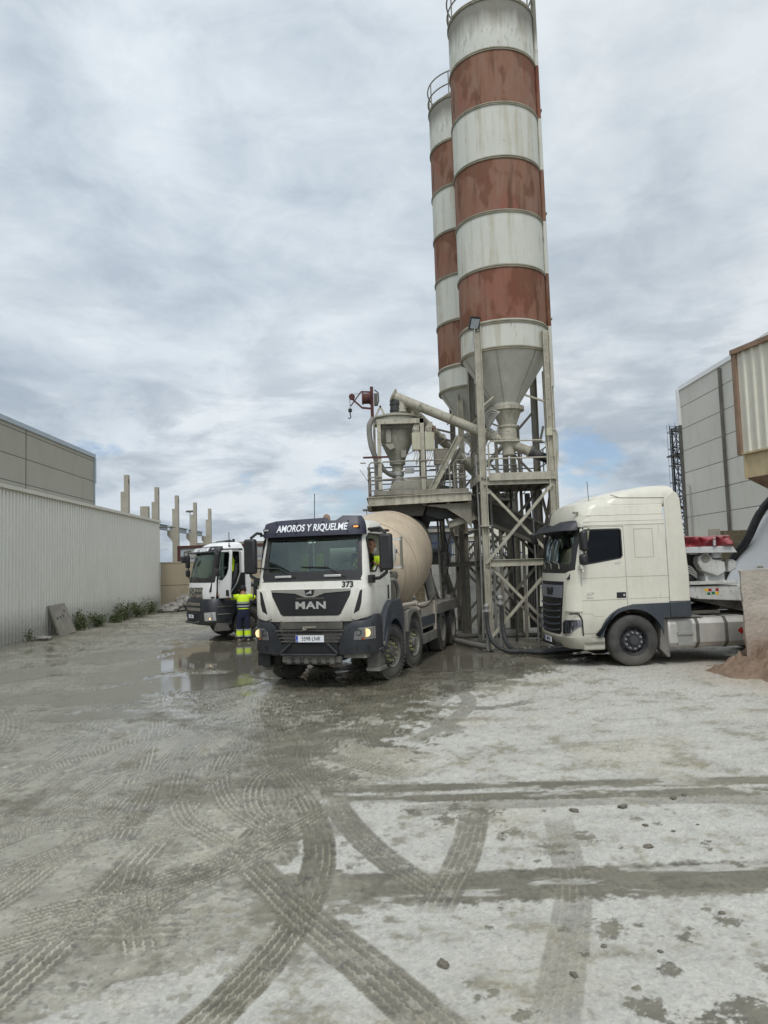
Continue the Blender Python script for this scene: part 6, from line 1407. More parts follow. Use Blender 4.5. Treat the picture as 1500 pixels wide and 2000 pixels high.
# ================================================================== mixing platform over the truck lane
P = thing('mixing_platform', 'steel loading platform with railings and hopper frame over the mixer truck drum', 'platform', (0, 0, 0))
PX0, PX1, PY0, PY1 = -.40, 2.36, 19.9, 22.0
mb = MB().ibeam((PX0, PY0, 3.99), (PX1, PY0, 4.06), .12, .24, .018).ibeam((PX0, PY1, 3.99), (PX1, PY1, 4.06), .12, .24, .018).ibeam((PX0, PY0, 3.99), (PX0, PY1, 3.99), .12, .24, .018)
for x in (.35, 1.1, 1.75, 2.3): mb.ibeam((x, PY0+.07, 3.99), (x, PY1-.07, 3.99), .1, .2, .014)
mb.build('beam_frame', SCR, P)
dk = MB()
for a, b_ in ((PX0, .1), (1.3, PX1)): dk.box(a, b_, PY0+.03, PY1, 4.13, 4.16)
dk.box(.1, 1.3, PY0+.03, 20.2, 4.13, 4.16).box(.1, 1.3, 21.4, PY1, 4.13, 4.16); dk.build('deck', SG_, P)
MB().box(PX0+.15, 2.3, PY0-.01, PY0+.015, 4.16, 4.28).build('toe_board', SG_, P)
# inclined knees down to the legs (curved bracket below the right end)
kn = MB().prism([(1.1, 3.86), (2.36, 3.9), (2.36, 3.2), (2.15, 3.45), (1.7, 3.75)], 1, 20.0, 20.04).prism([(1.1, 3.86), (2.36, 3.9), (2.36, 3.2), (2.15, 3.45), (1.7, 3.75)], 1, 21.7, 21.74).ibeam((1.75, 20.2, 3.32), (2.45, 20.1, 3.52), .12, .18)
kn.build('knee_bracket', SG_, P)
for x, y in ((2.42, 20.15), (2.36, 22.9), (1.78, 22.9)):
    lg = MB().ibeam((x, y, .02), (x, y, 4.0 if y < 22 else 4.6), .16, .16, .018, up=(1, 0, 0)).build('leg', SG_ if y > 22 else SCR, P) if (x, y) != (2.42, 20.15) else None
for (a, b_) in (((2.36, 22.9, .3), (1.78, 22.9, 2.2)), ((1.78, 22.9, .3), (2.36, 22.9, 2.2)), ((2.36, 22.9, 2.3), (1.78, 22.9, 4.0)), ((1.78, 22.9, 2.3), (2.36, 22.9, 4.0))): MB().angle(a, b_, .07).build('cross_brace', SG_, P)
MB().ibeam((1.62, 22.85, 2.24), (2.62, 22.85, 2.24), .1, .14).build('girt', SG_, P)
for y in (19.4, 21.3):
    pass
# portal over the hopper
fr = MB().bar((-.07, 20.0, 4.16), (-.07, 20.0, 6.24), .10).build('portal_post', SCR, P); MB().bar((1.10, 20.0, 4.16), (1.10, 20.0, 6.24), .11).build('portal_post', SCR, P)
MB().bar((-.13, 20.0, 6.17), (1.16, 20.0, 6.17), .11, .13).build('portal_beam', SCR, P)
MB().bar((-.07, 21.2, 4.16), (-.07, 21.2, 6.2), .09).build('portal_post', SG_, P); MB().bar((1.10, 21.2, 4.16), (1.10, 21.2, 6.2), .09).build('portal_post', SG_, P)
MB().bar((-.07, 19.97, 6.1), (-.07, 21.25, 6.1), .08).bar((1.10, 19.97, 6.1), (1.10, 21.25, 6.1), .08).bar((-.1, 21.2, 6.12), (1.14, 21.2, 6.12), .08).build('portal_beam', SG_, P)
MB().box(.0, 1.05, 20.03, 20.06, 6.0, 6.06).build('tie_plate', SD_, P)
MB().ibeam((1.27, 20.05, 4.2), (2.12, 20.1, 5.72), .16, .16, .016).build('diagonal_strut', SCR, P); MB().box(1.2, 1.36, 19.96, 20.1, 4.17, 4.3).build('strut_foot', SCR, P)
MB().ibeam((1.45, 21.4, 4.2), (2.3, 21.5, 5.6), .14, .14, .014).build('diagonal_strut', SG_, P)
def rail(pts, posts, z0, z, zm, mat, name='railing'):
    r_ = MB(); r_.tube([(*p, z) for p in pts], .02, 8).tube([(*p, zm) for p in pts], .018, 8)
    for p in posts: r_.tube([(*p, z0), (*p, z)], .018, 6)
    r_.build(name, mat, P)
# railing: rounded loops, front
r1 = MB(); r1.tube([(-.05, 19.93, 5.06), (-.31, 19.93, 5.05), (-.36, 19.93, 5.0), (-.40, 19.93, 4.68), (-.38, 19.93, 4.65), (-.02, 19.93, 4.66)], .02, 8).tube([(.0, 19.93, 5.06), (.5, 19.93, 5.07), (1.6, 19.93, 5.07), (1.74, 19.93, 5.02), (1.80, 19.93, 4.9), (1.81, 19.93, 4.2)], .02, 8)
r1.tube([(-.36, 19.93, 4.52), (-.31, 19.93, 4.57), (1.5, 19.93, 4.64)], .018, 8).tube([(-.37, 19.93, 4.2), (-.34, 19.93, 4.28), (.2, 19.93, 4.33)], .016, 6); r1.tube([(-.36, 19.93, 4.2), (-.36, 19.93, 4.55)], .018, 6)
r1.tube([(1.92, 19.93, 4.2), (1.92, 19.93, 4.95), (1.98, 19.93, 5.05), (2.28, 19.93, 5.05)], .018, 6).tube([(1.92, 19.93, 4.6), (2.28, 19.93, 4.6)], .016, 6); r1.build('railing', SG_, P)
for k, yb in enumerate((21.0, 21.95)):
    rail([(PX0+.03, yb), (2.3, yb)], [(PX0+.03, yb), (.5, yb), (1.2, yb), (1.75, yb), (2.3, yb)], 4.16, 5.05, 4.68, SG_)
rail([(PX0, 19.95), (PX0, 21.95)], [(PX0, 20.6), (PX0, 21.3)], 4.16, 4.92, 4.6, SG_)
r1 = MB().tube([(1.45, 20.3, 4.2), (1.45, 20.3, 4.66), (1.5, 20.3, 4.72), (2.25, 20.3, 4.72)], .018, 6).tube([(1.3, 20.45, 4.88), (1.9, 20.45, 4.88), (2.0, 20.45, 4.8), (2.0, 20.45, 4.2)], .018, 6); r1.build('railing', SG_, P)
MB().bar((-.36, 19.95, 4.15), (-.36, 19.95, 4.55), .05).build('rust_post', M['rust_red'], P); MB().bar((-.52, 19.95, 5.2), (.16, 19.95, 5.2), .04, .05).build('cross_arm', M['rust_red'], P); MB().bar((-.6, 19.95, 5.05), (-.45, 19.95, 5.05), .03).build('rail_stub', SG_, P)
MB().bar((-.62, 19.95, 4.88), (-.40, 19.95, 4.55), .012).build('rod', SD_, P)
MB().prism([(1.5, 4.2), (2.3, 4.2), (2.3, 4.33), (1.62, 4.46)], 1, 20.6, 21.6).box(1.62, 2.0, 20.4, 20.9, 4.62, 4.72).build('conveyor_hood', SD_, P)

# ---- weigh hopper
h = thing('weigh_hopper', 'speckled grey conical weighing hopper hanging in the portal on the platform', 'hopper', (.42, 20.62, 0))
MB().lathe([(.60, 6.20), (.595, 6.38), (.57, 6.42), (.4, 6.47), (.2, 6.49)], n=48).build('lid', M['hopper_paint'], h, sharp=40)
MB().lathe([(.60, 6.36), (.64, 6.36), (.64, 6.40), (.60, 6.40)], n=48, closed=True).lathe([(.59, 6.19), (.62, 6.19), (.62, 6.23), (.59, 6.23)], n=48, closed=True).build('rim_band', SCR, h)
MB().lathe([(.57, 6.2), (.51, 6.12), (.50, 5.95), (.43, 5.66), (.22, 5.20), (.22, 5.06), (.155, 5.03), (.15, 4.80)], n=44).build('cone', M['hopper_paint'], h, sharp=40)
MB().lathe([(.155, 4.86), (.18, 4.86), (.18, 4.76), (.155, 4.76), (.15, 4.45), (.17, 4.45), (.17, 4.55)], n=28).build('outlet_valve', M['galv'], h)
MB().lathe([(.175, 4.60), (.19, 4.57), (.175, 4.54), (.19, 4.51), (.175, 4.48)], n=28).build('rubber_sleeve', M['black_rubber'], h)
MB().box(-.30, -.16, -.52, -.36, 5.62, 6.05).prism([(-.36, 5.60), (-.12, 5.60), (-.05, 5.48), (-.2, 5.42)], 1, -.50, -.32).build('load_cell_bracket', M['hopper_paint'], h); MB().box(.10, .24, -.38, -.26, 5.22, 5.42).bar((.2, -.42, 5.25), (.55, -.5, 5.42), .02).build('vibrator', M['hopper_paint'], h)
MB().tube([(-.42-.12*math.cos(a), -.52, 5.68-.14*math.sin(a)) for a in np.linspace(.3, 5.6, 14)], .012, 5).build('cable_loop', SD_, h)
MB().box(.2, .45, -.25, -.12, 4.80, 4.93).cyl((.1, -.2, 4.86), (.4, -.2, 4.86), .03, 8).build('actuator', M['galv'], h)
MB().lathe([(.19, 6.44), (.19, 6.50), (.16, 6.50), (.15, 6.86)], n=24).build('inlet_sleeve', M['black_rubber'], h)
for z in (6.60, 6.78): MB().lathe([(.155, z-.02), (.17, z-.02), (.17, z+.02), (.155, z+.02)], n=24, closed=True).build('sleeve_clamp', M['black_rubber'], h)
t = thing('mixer_box', 'squat speckled grey mixer casing under the weighing hopper', 'mixer', (0, 0, 0))
MB().prism([(.20, 4.17), (.20, 4.42), (.30, 4.56), (1.30, 4.58), (1.52, 4.50), (1.52, 4.17)], 1, 20.15, 21.3).prism([(.55, 4.57), (.70, 4.66), (1.0, 4.66), (1.15, 4.57)], 1, 20.4, 21.1).build('casing', M['hopper_paint'], t, bevel=.015, sharp=40)
MB().cyl((1.00, 20.15, 4.32), (1.00, 20.08, 4.32), .075, 16).prism([(.72, 4.17), (.80, 4.30), (1.2, 4.28), (1.3, 4.17)], 1, 20.1, 20.149).build('bearing', M['hopper_paint'], t); MB().box(.16, .21, 20.2, 20.26, 4.2, 4.34).build('latch', SD_, t)
MB().prism([(.12, 4.1), (1.25, 4.1), (1.05, 3.60), (.2, 3.62)], 1, 20.25, 21.3).build('discharge_throat', SD_, t); MB().lathe([(.42, 0), (.40, -.35), (.34, -.5)], (1.35, 20.9, 3.98), n=28).build('rubber_chute', M['black_rubber'], t)
MB().prism([(1.5, 3.5), (1.95, 3.55), (1.95, 3.86), (1.2, 3.88), (1.15, 3.62)], 1, 20.4, 20.9).build('dust_flap', M['black_rubber'], t)

# ---- screw conveyors
def screw(name, a, b_, r, label, mat, motor=True):
    a, b_ = V(a), V(b_); d = (b_-a).normalized(); t = thing('screw_conveyor', label, 'screw conveyor', a, 0, 'screw conveyors feeding the weighing hopper'); L = (b_-a).length
    MB().cyl((0, 0, 0), d*L, r, 24).build('tube', mat, t)
    fl_ = MB()
    for s_ in (0.0, .42*L, .68*L, L): fl_.lathe([(r, -.015), (r+.045, -.015), (r+.045, .015), (r, .015)], d*s_, d, 24, closed=True)
    fl_.lathe([(r+.07, -.03), (r+.07, .0), (.02, 0.0), (.02, -.03)], -d*.01, d, 24, closed=True); fl_.build('flange', mat, t)
    MB().lathe([(r*.8, 0), (r*.95, -.22), (.15, -.30)], d*.22+V((0, 0, -r*.6)), (0, 0, 1), 20).build('spout', mat, t)
    MB().lathe([(r*.9, .35), (r*.9, -.0)], d*(L-.78)+V((0, 0, r*.3)), (0, 0, 1), 20).build('inlet', mat, t)
    if motor:
        m = MB().cyl(d*(L+.01), d*(L+.1), r*1.25, 20).cyl(d*(L+.1), d*(L+.34), r*.95, 16).build('gearbox', M['motor'], t)
        fn = MB().lathe([(r*.72, 0), (r*.80, .04), (r*.80, .3), (r*.74, .33), (r*.66, .42), (.03, .43)], d*(L+.34), d, 24); 
        for k in range(14):
            aa = k*2*math.pi/14; o_ = d.orthogonal().normalized(); p_ = d.cross(o_); e = o_*math.cos(aa)+p_*math.sin(aa); fn.bar(d*(L+.37)+e*r*.82, d*(L+.62)+e*r*.82, .015, .03, up=e)
        fn.build('motor', M['black_plastic'], t); MB().box(-.06, .06, -.2, -.1, -.05, .06).build('terminal_box', M['motor'], t).location = d*(L+.5)
    return t
screw('a', (.38, 20.62, 7.02), (4.05, 20.3, 5.28), .135, 'long cream screw conveyor tube sloping down from the hopper to the front silo', SCR)
screw('b', (.72, 20.95, 6.85), (3.25, 24.0, 4.9), .14, 'greyer lower screw conveyor running back to the rear silo', M['steel_cream'])
MB_ = MB().tube([(1.05, 20.55, 6.24), (1.05, 20.55, 6.55)], .02, 6).tube([(1.0, 20.4, 6.6), (1.12, 20.4, 6.72), (1.16, 20.4, 6.6)], .012, 5).build('hanger', SG_, P)
# cable tray bars behind
MB().bar((1.3, 21.8, 6.35), (2.2, 22.3, 6.2), .05).bar((1.3, 21.8, 6.1), (2.2, 22.3, 5.95), .05).bar((1.25, 21.7, 4.2), (1.25, 21.7, 6.5), .08).bar((1.62, 21.9, 4.2), (1.62, 21.9, 6.15), .09).build('cable_tray', SD_, P)
# ---- electrical boxes
for (x0, x1, z0, z1, lab) in ((.82, 1.05, 5.36, 5.84, 'left cream electrical box hung beside the hopper post'), (1.17, 1.42, 5.35, 5.83, 'right cream electrical box on the outer side of the hopper post')):
    t = thing('electrical_box', lab, 'electrical box', ((x0+x1)/2, 19.98, z0), 0, 'electrical boxes on the hopper post'); hw = (x1-x0)/2
    MB().box(-hw, hw, -.06, .08, 0, z1-z0).build('case', M['box_cream'], t, bevel=.008); MB().box(-hw+.015, hw-.015, -.068, -.061, .03, z1-z0-.03).build('lid', M['box_cream'], t)
    cb = MB(); r_ = random.Random(int(x0*100))
    for k in range(6): cb.tube(spline([(-hw+.05+k*.03, 0, z1-z0), (-hw+.04+k*.03, 0, z1-z0+.12), (-hw+.12+.02*k, .03, z1-z0+.26+.03*(k % 2)), (-hw+.2, .05, z1-z0+.3)], 4), .012, 5)
    cb.build('cable', SCR, t); cb = MB()
    for k in range(3): cb.tube(spline([(-hw+.06+k*.05, 0, 0), (-hw+.07+k*.06, -.03, -.15), (r_.uniform(-.15, .1), 0, -.3-.06*k)], 4), .012, 5)
    cb.build('cable', SCR, t)
t = thing('electrical_box', 'grey junction box further back right of the cream boxes', 'electrical box', (1.62, 20.3, 5.0)); MB().box(-.2, .2, 0, .12, 0, .42).build('case', SG_, t, bevel=.01); MB().box(-.21, .21, -.01, .13, .42, .44).build('lid', SCR, t)
cb = MB()
for k in range(4): cb.tube(spline([(-.12+.07*k, .05, 0), (-.13+.08*k, .02, -.25), (-.1+.05*k, .05, -.55)], 4), .012, 5)
cb.build('cable', M['galv'], t)
MB().box(1.2, 1.5, 20.2, 20.6, 6.0, 6.06).bar((1.45, 20.2, 5.7), (1.45, 20.2, 6.05), .04).build('bracket_plate', M['rust_brown'], P)
# ---- hose down the left of the hopper
o = MB().tube(spline([(-.22, 20.3, 6.35), (-.33, 20.25, 6.1), (-.30, 20.2, 5.6), (-.18, 20.2, 5.2), (-.12, 20.2, 4.8), (-.15, 20.2, 4.2)], 8), .075, 10).build('hose', M['hose_grey']); tag(o, 'thick grey hose hanging down the left hopper post', 'hose')
o = MB().tube(spline([(-.05, 20.2, 5.05), (.05, 20.15, 4.86), (.2, 20.3, 4.76), (.32, 20.5, 4.74)], 8), .06, 10).build('hose', M['hose_grey']); tag(o, 'short curved grey hose joining the hopper outlet', 'hose')
MB().bar((-.20, 20.6, 4.2), (-.20, 20.6, 6.4), .07).bar((-.2, 20.6, 6.35), (-.0, 20.6, 6.75), .05).bar((.12, 20.6, 6.45), (-.02, 20.6, 6.75), .05).build('hoist_post', SCR, P)
# ---- winch
w = thing('winch', 'rusty red swinging winch with hook at the top left of the platform', 'winch', (-.24, 20.6, 6.35))
MB().bar((0, 0, 0), (0, 0, .95), .09).build('mast', M['rust_red'], w)
for x in (-.22, .0): MB().lathe([(.14, -.02), (.17, -.02), (.17, .02), (.14, .02)], (x*.9-.06, 0, .62), (1, 0, 0), 20, closed=True).build('drum_flange', M['rust_red'], w)
MB().cyl((-.26, 0, .62), (-.06, 0, .62), .15, 20).build('drum', M['rust_red'], w)
MB().bar((-.02, 0, .33), (-.28, 0, .36), .05).bar((-.28, 0, .36), (-.55, 0, .62), .045).bar((-.3, 0, .82), (-.60, 0, .42), .03).bar((-.0, 0, .80), (-.3, 0, .82), .04).build('jib', M['rust_red'], w)
MB().cyl((-.56, -.05, .68), (-.56, .05, .68), .085, 16).build('pulley', M['rust_red'], w)
MB().tube([(.14, 0, .40), (.19, 0, .55), (.18, 0, .78), (.08, 0, .86)], .02, 6).box(.06, .16, -.1, .1, .42, .74).build('motor', SD_, w)
MB().tube([(-.62, 0, .66), (-.62, 0, .36)], .008, 5).tube([(-.5, 0, .76), (-.2, 0, .77)], .006, 5).build('wire_rope', M['letter_black'], w)
MB().lathe([(.015, .12), (.055, .09), (.055, .02), (.02, 0)], (-.62, 0, .24), n=12).tube([(-.62, 0, .25), (-.62, 0, .17), (-.60, 0, .11), (-.64, 0, .06), (-.68, 0, .09)], .016, 6).build('hook', M['letter_black'], w)

# ---- belt conveyor under the front silo
t = thing('belt_conveyor', 'dark covered belt conveyor sloping up under the silo platform', 'conveyor', (0, 0, 0))
MB().prism([(2.2, 4.35), (6.6, 2.35), (6.6, 1.78), (2.2, 3.75)], 1, 21.2, 22.1).build('gallery', M['steel_dark'], t, bevel=.02)
MB().bar((2.2, 21.15, 4.38), (6.6, 21.15, 2.36), .06).bar((2.2, 21.15, 3.72), (6.6, 21.15, 1.75), .1).build('side_rail', SG_, t)
for x, z in ((5.4, 2.3), (6.4, 1.85)): MB().bar((x, 21.3, 0), (x, 21.3, z), .1).build('leg', SD_, t)
# extra standing pipes and clutter behind the legs
pp = thing('cable_riser', 'bundle of black cables and pipes rising between the silo legs', 'cables', (4.25, 22.2, 0))
cb = MB()
for k in range(5): cb.tube(spline([(.04*k, 0, .3), (.05*k-.03, .02, 1.2), (.04*k+.02, 0, 2.4), (.03*k, 0, 4.3)], 6), .022, 6)
cb.build('cable', M['black_rubber'], pp); MB().box(-.55, -.1, -.1, .1, .95, 1.5).build('control_box', SD_, pp, bevel=.01)
MB().tube([(.25, 0, 0), (.25, 0, 4.4)], .06, 10).build('pipe', SD_, pp)
# ---- hoses and valves on the ground at the front left leg
for i, (dx, dz, lab) in enumerate(((-.16, 1.02, 'left hose coupling valve standing beside the front silo leg'), (.20, 1.22, 'right hose coupling valve standing beside the front silo leg'))):
    t = thing('valve', lab, 'valve', (2.72+dx, 19.25, 0)); MB().tube([(0, 0, 0), (0, 0, dz)], .045, 10).build('standpipe', M['galv'], t); MB().lathe([(.07, 0), (.07, .05), (.05, .06), (.05, .14), (.075, .15), (.075, .2), (.03, .24)], (0, 0, dz-.05), n=14).bar((-.12, 0, dz), (.08, -.03, dz), .03).build('coupling', M['galv'], t)
o = MB().tube(spline([(2.53, 19.14, 1.0), (2.54, 19.1, .7), (2.62, 18.9, .3), (2.9, 18.6, .08), (3.4, 18.45, .06), (4.0, 18.5, .06), (4.6, 18.9, .08)], 8), .055, 10).build('hose', M['black_rubber']); tag(o, 'black rubber hose looping from the left valve to beneath the cream truck', 'hose')
o = MB().tube(spline([(2.93, 19.14, 1.15), (2.93, 19.08, .6), (3.0, 18.85, .2), (3.2, 18.5, .07), (3.7, 18.2, .06), (4.4, 18.25, .06), (5.0, 18.6, .08)], 8), .055, 10).build('hose', M['black_rubber']); tag(o, 'black rubber hose hanging from the right valve and lying in the puddle', 'hose')
o = MB().tube(spline([(1.75, 22.0, .09), (2.0, 21.0, .09), (2.3, 20.0, .09), (2.6, 19.3, .09)], 8), .075, 10).build('pipe', M['hose_grey']); tag(o, 'grey pipe lying on the ground from the mixer truck to the silo leg', 'pipe')
o = MB().tube([(2.0, 22.2, .12), (5.4, 21.6, .12)], .07, 10).build('pipe', SD_); tag(o, 'dark straight pipe lying on the ground under the silos', 'pipe')

# ================================================================== people
def skin_body(name, verts, edges, mat, parent, root=0, levels=2):
    me = bpy.data.meshes.new(name); me.from_pydata([v[0] for v in verts], edges, [])
    o = bpy.data.objects.new('tmp', me); COL.objects.link(o); bpy.context.view_layer.objects.active = o
    m = o.modifiers.new('s', 'SKIN'); m.use_smooth_shade = True
    for i, v in enumerate(verts):
        sv = me.skin_vertices[0].data[i]; r = v[1]; sv.radius = (r, r) if isinstance(r, (int, float)) else r; sv.use_root = (i == root)
    sb = o.modifiers.new('b', 'SUBSURF'); sb.levels = levels; sb.render_levels = levels
    dg = bpy.context.evaluated_depsgraph_get(); dg.update(); out = bpy.data.meshes.new_from_object(o.evaluated_get(dg), depsgraph=dg); bpy.data.objects.remove(o)
    return link(name, out, mat, parent, sharp=180)
def hand(parent, wrist, direction, palm_up, side, mat, curl=.6):
    """palm with five bent fingers"""
    w_ = V(wrist); d = V(direction).normalized(); u = V(palm_up); u = (u-d*u.dot(d)).normalized(); l = d.cross(u)*side
    vs = [(w_, .026), (w_+d*.05, .034), (w_+d*.085, .030)]; ed = [(0, 1), (1, 2)]
    for k, (off, ln) in enumerate(((.030, .075), (.010, .085), (-.010, .08), (-.030, .062))):
        b = w_+d*.09+l*off; i = len(vs); vs += [(b, .011), (b+d*ln*.5-u*ln*.12*curl*2, .0095), (b+d*ln*.75-u*ln*.5*curl*1.6, .0085)]; ed += [(2, i), (i, i+1), (i+1, i+2)]
    i = len(vs); b = w_+d*.04+l*.04; vs += [(b, .013), (b+d*.03+l*.025-u*.02, .011), (b+d*.055+l*.02-u*.035, .009)]; ed += [(1, i), (i, i+1), (i+1, i+2)]
    return skin_body('hand', vs, ed, mat, parent, 0, 1)
# worker at the open door, seen from behind: local +Y away from the camera
w = thing('person', 'worker in yellow hi-vis shirt and navy trousers, back turned, holding the open truck door', 'person', (-4.62, 24.02, 0), R(14))
bv = [((0, 0, .95), .10), ((0, .0, 1.12), .09), ((0, .02, 1.30), .10), ((0, .05, 1.45), .08), ((0, .10, 1.54), .06), ((0, .16, 1.60), .055),
      ((-.19, .04, 1.44), .065), ((.19, .04, 1.44), .065), ((-.46, .14, 1.38), .046), ((-.68, .30, 1.48), .037), ((.44, .14, 1.34), .046), ((.66, .30, 1.33), .037),
      ((-.10, 0, .88), .085), ((.10, 0, .88), .085), ((-.12, .03, .48), .065), ((.11, -.02, .48), .065), ((-.13, -.0, .10), .05), ((.13, -.03, .10), .05), ((-.14, .10, .05), .04), ((.15, .09, .05), .04)]
be = [(0, 1), (1, 2), (2, 3), (3, 4), (4, 5), (3, 6), (3, 7), (6, 8), (8, 9), (7, 10), (10, 11), (0, 12), (0, 13), (12, 14), (13, 15), (14, 16), (15, 17), (16, 18), (17, 19)]
bd = skin_body('body', bv, be, M['skin'], w)
hd = MB().lathe([(.03, -.13), (.065, -.11), (.085, -.05), (.098, .02), (.095, .075), (.07, .115), (.02, .13)], (0, .20, 1.64), (0, .45, .9), 24).build('head', M['skin'], bd, sharp=80)
MB().lathe([(.09, -.06), (.105, -.02), (.112, .03), (.108, .08), (.082, .125), (.02, .145)], (0, .19, 1.645), (0, .35, .93), 24).build('hair', M['hair'], bd, sharp=80)
for sx in (-1, 1): MB().lathe([(.008, -.03), (.028, -.015), (.03, .01), (.012, .03)], (sx*.10, .21, 1.62), (0, .2, 1), 10).build('ear', M['skin'], bd)
MB().prism([(1.585, .29), (1.62, .325), (1.635, .30)], 0, -.015, .015).box(-.03, .03, .285, .292, 1.555, 1.565).box(-.05, -.02, .288, .295, 1.645, 1.66).box(.02, .05, .288, .295, 1.645, 1.66).build('face', M['skin'], bd)
hand(bd, (-.70, .315, 1.49), (-.6, .6, .25), (0, -.4, 1), -1, M['skin']); hand(bd, (.68, .315, 1.33), (.7, .6, -.05), (0, -.4, 1), 1, M['skin'])
def loft(mb, rows, n=28):
    n0 = len(mb.v)
    for cx, cy, z, rx, ry in rows: mb.v += [(cx+rx*math.copysign(abs(math.cos(a))**.85, math.cos(a)), cy+ry*math.copysign(abs(math.sin(a))**.85, math.sin(a)), z) for a in [2*math.pi*k/n for k in range(n)]]
    for i in range(len(rows)-1):
        for k in range(n): mb.f.append((n0+i*n+k, n0+i*n+(k+1) % n, n0+(i+1)*n+(k+1) % n, n0+(i+1)*n+k))
    mb.f.append(tuple(n0+k for k in reversed(range(n)))); mb.f.append(tuple(n0+(len(rows)-1)*n+k for k in range(n))); return mb
sm = loft(MB(), [(0, 0, .93, .185, .13), (0, 0, 1.0, .18, .125), (0, .0, 1.12, .175, .122), (0, .015, 1.28, .20, .13), (0, .035, 1.40, .215, .12), (0, .05, 1.46, .18, .105), (0, .065, 1.50, .10, .08), (0, .08, 1.53, .07, .065)])
sm.tube(spline([(-.12, .04, 1.42), (-.22, .055, 1.42), (-.35, .098, 1.402), (-.37, .105, 1.398)], 4), [.09]*4+[.085]*4+[.075]*4+[.074], 14).tube(spline([(.12, .04, 1.42), (.22, .055, 1.415), (.34, .098, 1.378), (.36, .105, 1.37)], 4), [.09]*4+[.085]*4+[.075]*4+[.074], 14)
st = sm.build('shirt', M['hivis'], w, sharp=70)
def band(z, h, rx, ry, cy, mat, parent, name='reflective_band'):
    mb = MB(); n_ = 32; c = []
    for zz in (z-h/2, z+h/2): c += [(rx*math.copysign(abs(math.cos(a))**.8, math.cos(a)), cy+ry*math.copysign(abs(math.sin(a))**.8, math.sin(a)), zz) for a in [2*math.pi*k/n_ for k in range(n_)]]
    mb.add(c, [(k, (k+1) % n_, n_+(k+1) % n_, n_+k) for k in range(n_)]); return mb.build(name, mat, parent)
band(1.235, .05, .202, .134, .012, M['reflective'], st); band(1.13, .14, .19, .132, .008, M['navy_cloth'], st, 'navy_panel'); band(1.125, .05, .196, .138, .005, M['reflective'], st); 
for s_, p, q in ((-1, (-.285, .07, 1.415), (-.325, .082, 1.406)), (1, (.28, .07, 1.405), (.318, .082, 1.395))): MB().cyl(p, q, .083, 20).build('sleeve_band', M['slate_paint'], st)
tm = loft(MB(), [(0, 0, .74, .17, .11), (0, 0, .84, .192, .135), (0, 0, .95, .19, .135), (0, 0, 1.03, .185, .13)])
for sx, kx, ky, fx, fy in ((-1, -.12, .03, -.13, .005), (1, .11, -.02, .13, -.03)): tm.tube(spline([(sx*.095, 0, .86), (kx, ky, .50), (fx, fy, .09)], 8), [.115-.0025*k for k in range(9)]+[.092-.001*k for k in range(8)], 18)
ts = tm.build('trousers', M['navy_cloth'], w, sharp=70)
for x, y in ((-.127, .012), (.124, -.024)):
    MB().lathe([(.094, .15), (.108, .16), (.111, .27), (.108, .38), (.095, .39)], (x, y, 0), n=24).build('hivis_cuff', M['hivis'], ts)
    for z in (.17, .37): MB().lathe([(.108, z-.022), (.1135, z-.022), (.1135, z+.022), (.108, z+.022)], (x, y, 0), n=24, closed=True).build('reflective_band', M['reflective'], ts)
for x, y in ((-.14, .03), (.14, .0)):
    MB().lathe([(.02, -.13), (.045, -.11), (.055, -.02), (.052, .08), (.04, .15), (.01, .17)], (x, y, .05), (0, 1, .05), 16).build('shoe', M['shoe'], w)
# driver in the mixer truck cab
dv = thing('person', 'driver in a yellow hi-vis jacket leaning at the open side window of the mixer truck', 'person', (-1.446, 14.0, 0), R(-105.75))
dz = 0
bv = [((-.98, .66, 1.92), (.17, .13)), ((-1.0, .66, 2.12), (.17, .12)), ((-1.02, .67, 2.32), (.15, .10)), ((-1.0, .68, 2.42), .06), ((-.98, .70, 2.50), .055), ((-1.0, .87, 2.32), .07), ((-1.0, .46, 2.32), .07), ((-.86, 1.02, 2.20), .05), ((-.68, .98, 2.25), .038), ((-.78, .40, 2.10), .05), ((-.64, .50, 2.22), .036), ((-.6, .76, 1.9), .09), ((-.6, .54, 1.9), .09), ((-.45, .76, 1.55), .06), ((-.45, .54, 1.55), .06)]
be = [(0, 1), (1, 2), (2, 3), (3, 4), (2, 5), (2, 6), (5, 7), (7, 8), (6, 9), (9, 10), (0, 11), (0, 12), (11, 13), (12, 14)]
b2 = skin_body('body', bv, be, M['skin'], dv)
hh = MB().lathe([(.035, -.14), (.06, -.12), (.078, -.06), (.092, .01), (.092, .07), (.07, .11), (.02, .13)], (-.94, .73, 2.60), (.05, .05, 1), 24).build('head', M['skin'], b2, sharp=80)
MB().lathe([(.085, .0), (.099, .04), (.098, .08), (.076, .12), (.02, .14)], (-.955, .725, 2.61), (-.15, 0, 1), 24).build('hair', M['hair'], b2, sharp=80)
MB().prism([(-.86, 2.56), (-.82, 2.575), (-.865, 2.62)], 1, .72, .75).build('nose', M['skin'], b2); MB().box(-.862, -.85, .685, .715, 2.62, 2.635).box(-.862, -.85, .755, .785, 2.62, 2.635).build('eyes', M['hair'], b2); MB().box(-.867, -.85, .70, .77, 2.53, 2.54).build('mouth', M['rust_red'], b2); MB().lathe([(.008, -.03), (.028, -.01), (.028, .01), (.01, .03)], (-.95, .825, 2.59), n=10).build('ear', M['skin'], b2)
hand(b2, (-.66, .95, 2.25), (.5, -.8, .2), (0, 0, 1), 1, M['skin'], 1); hand(b2, (-.63, .52, 2.23), (.4, .6, .2), (0, 0, 1), -1, M['skin'], 1)
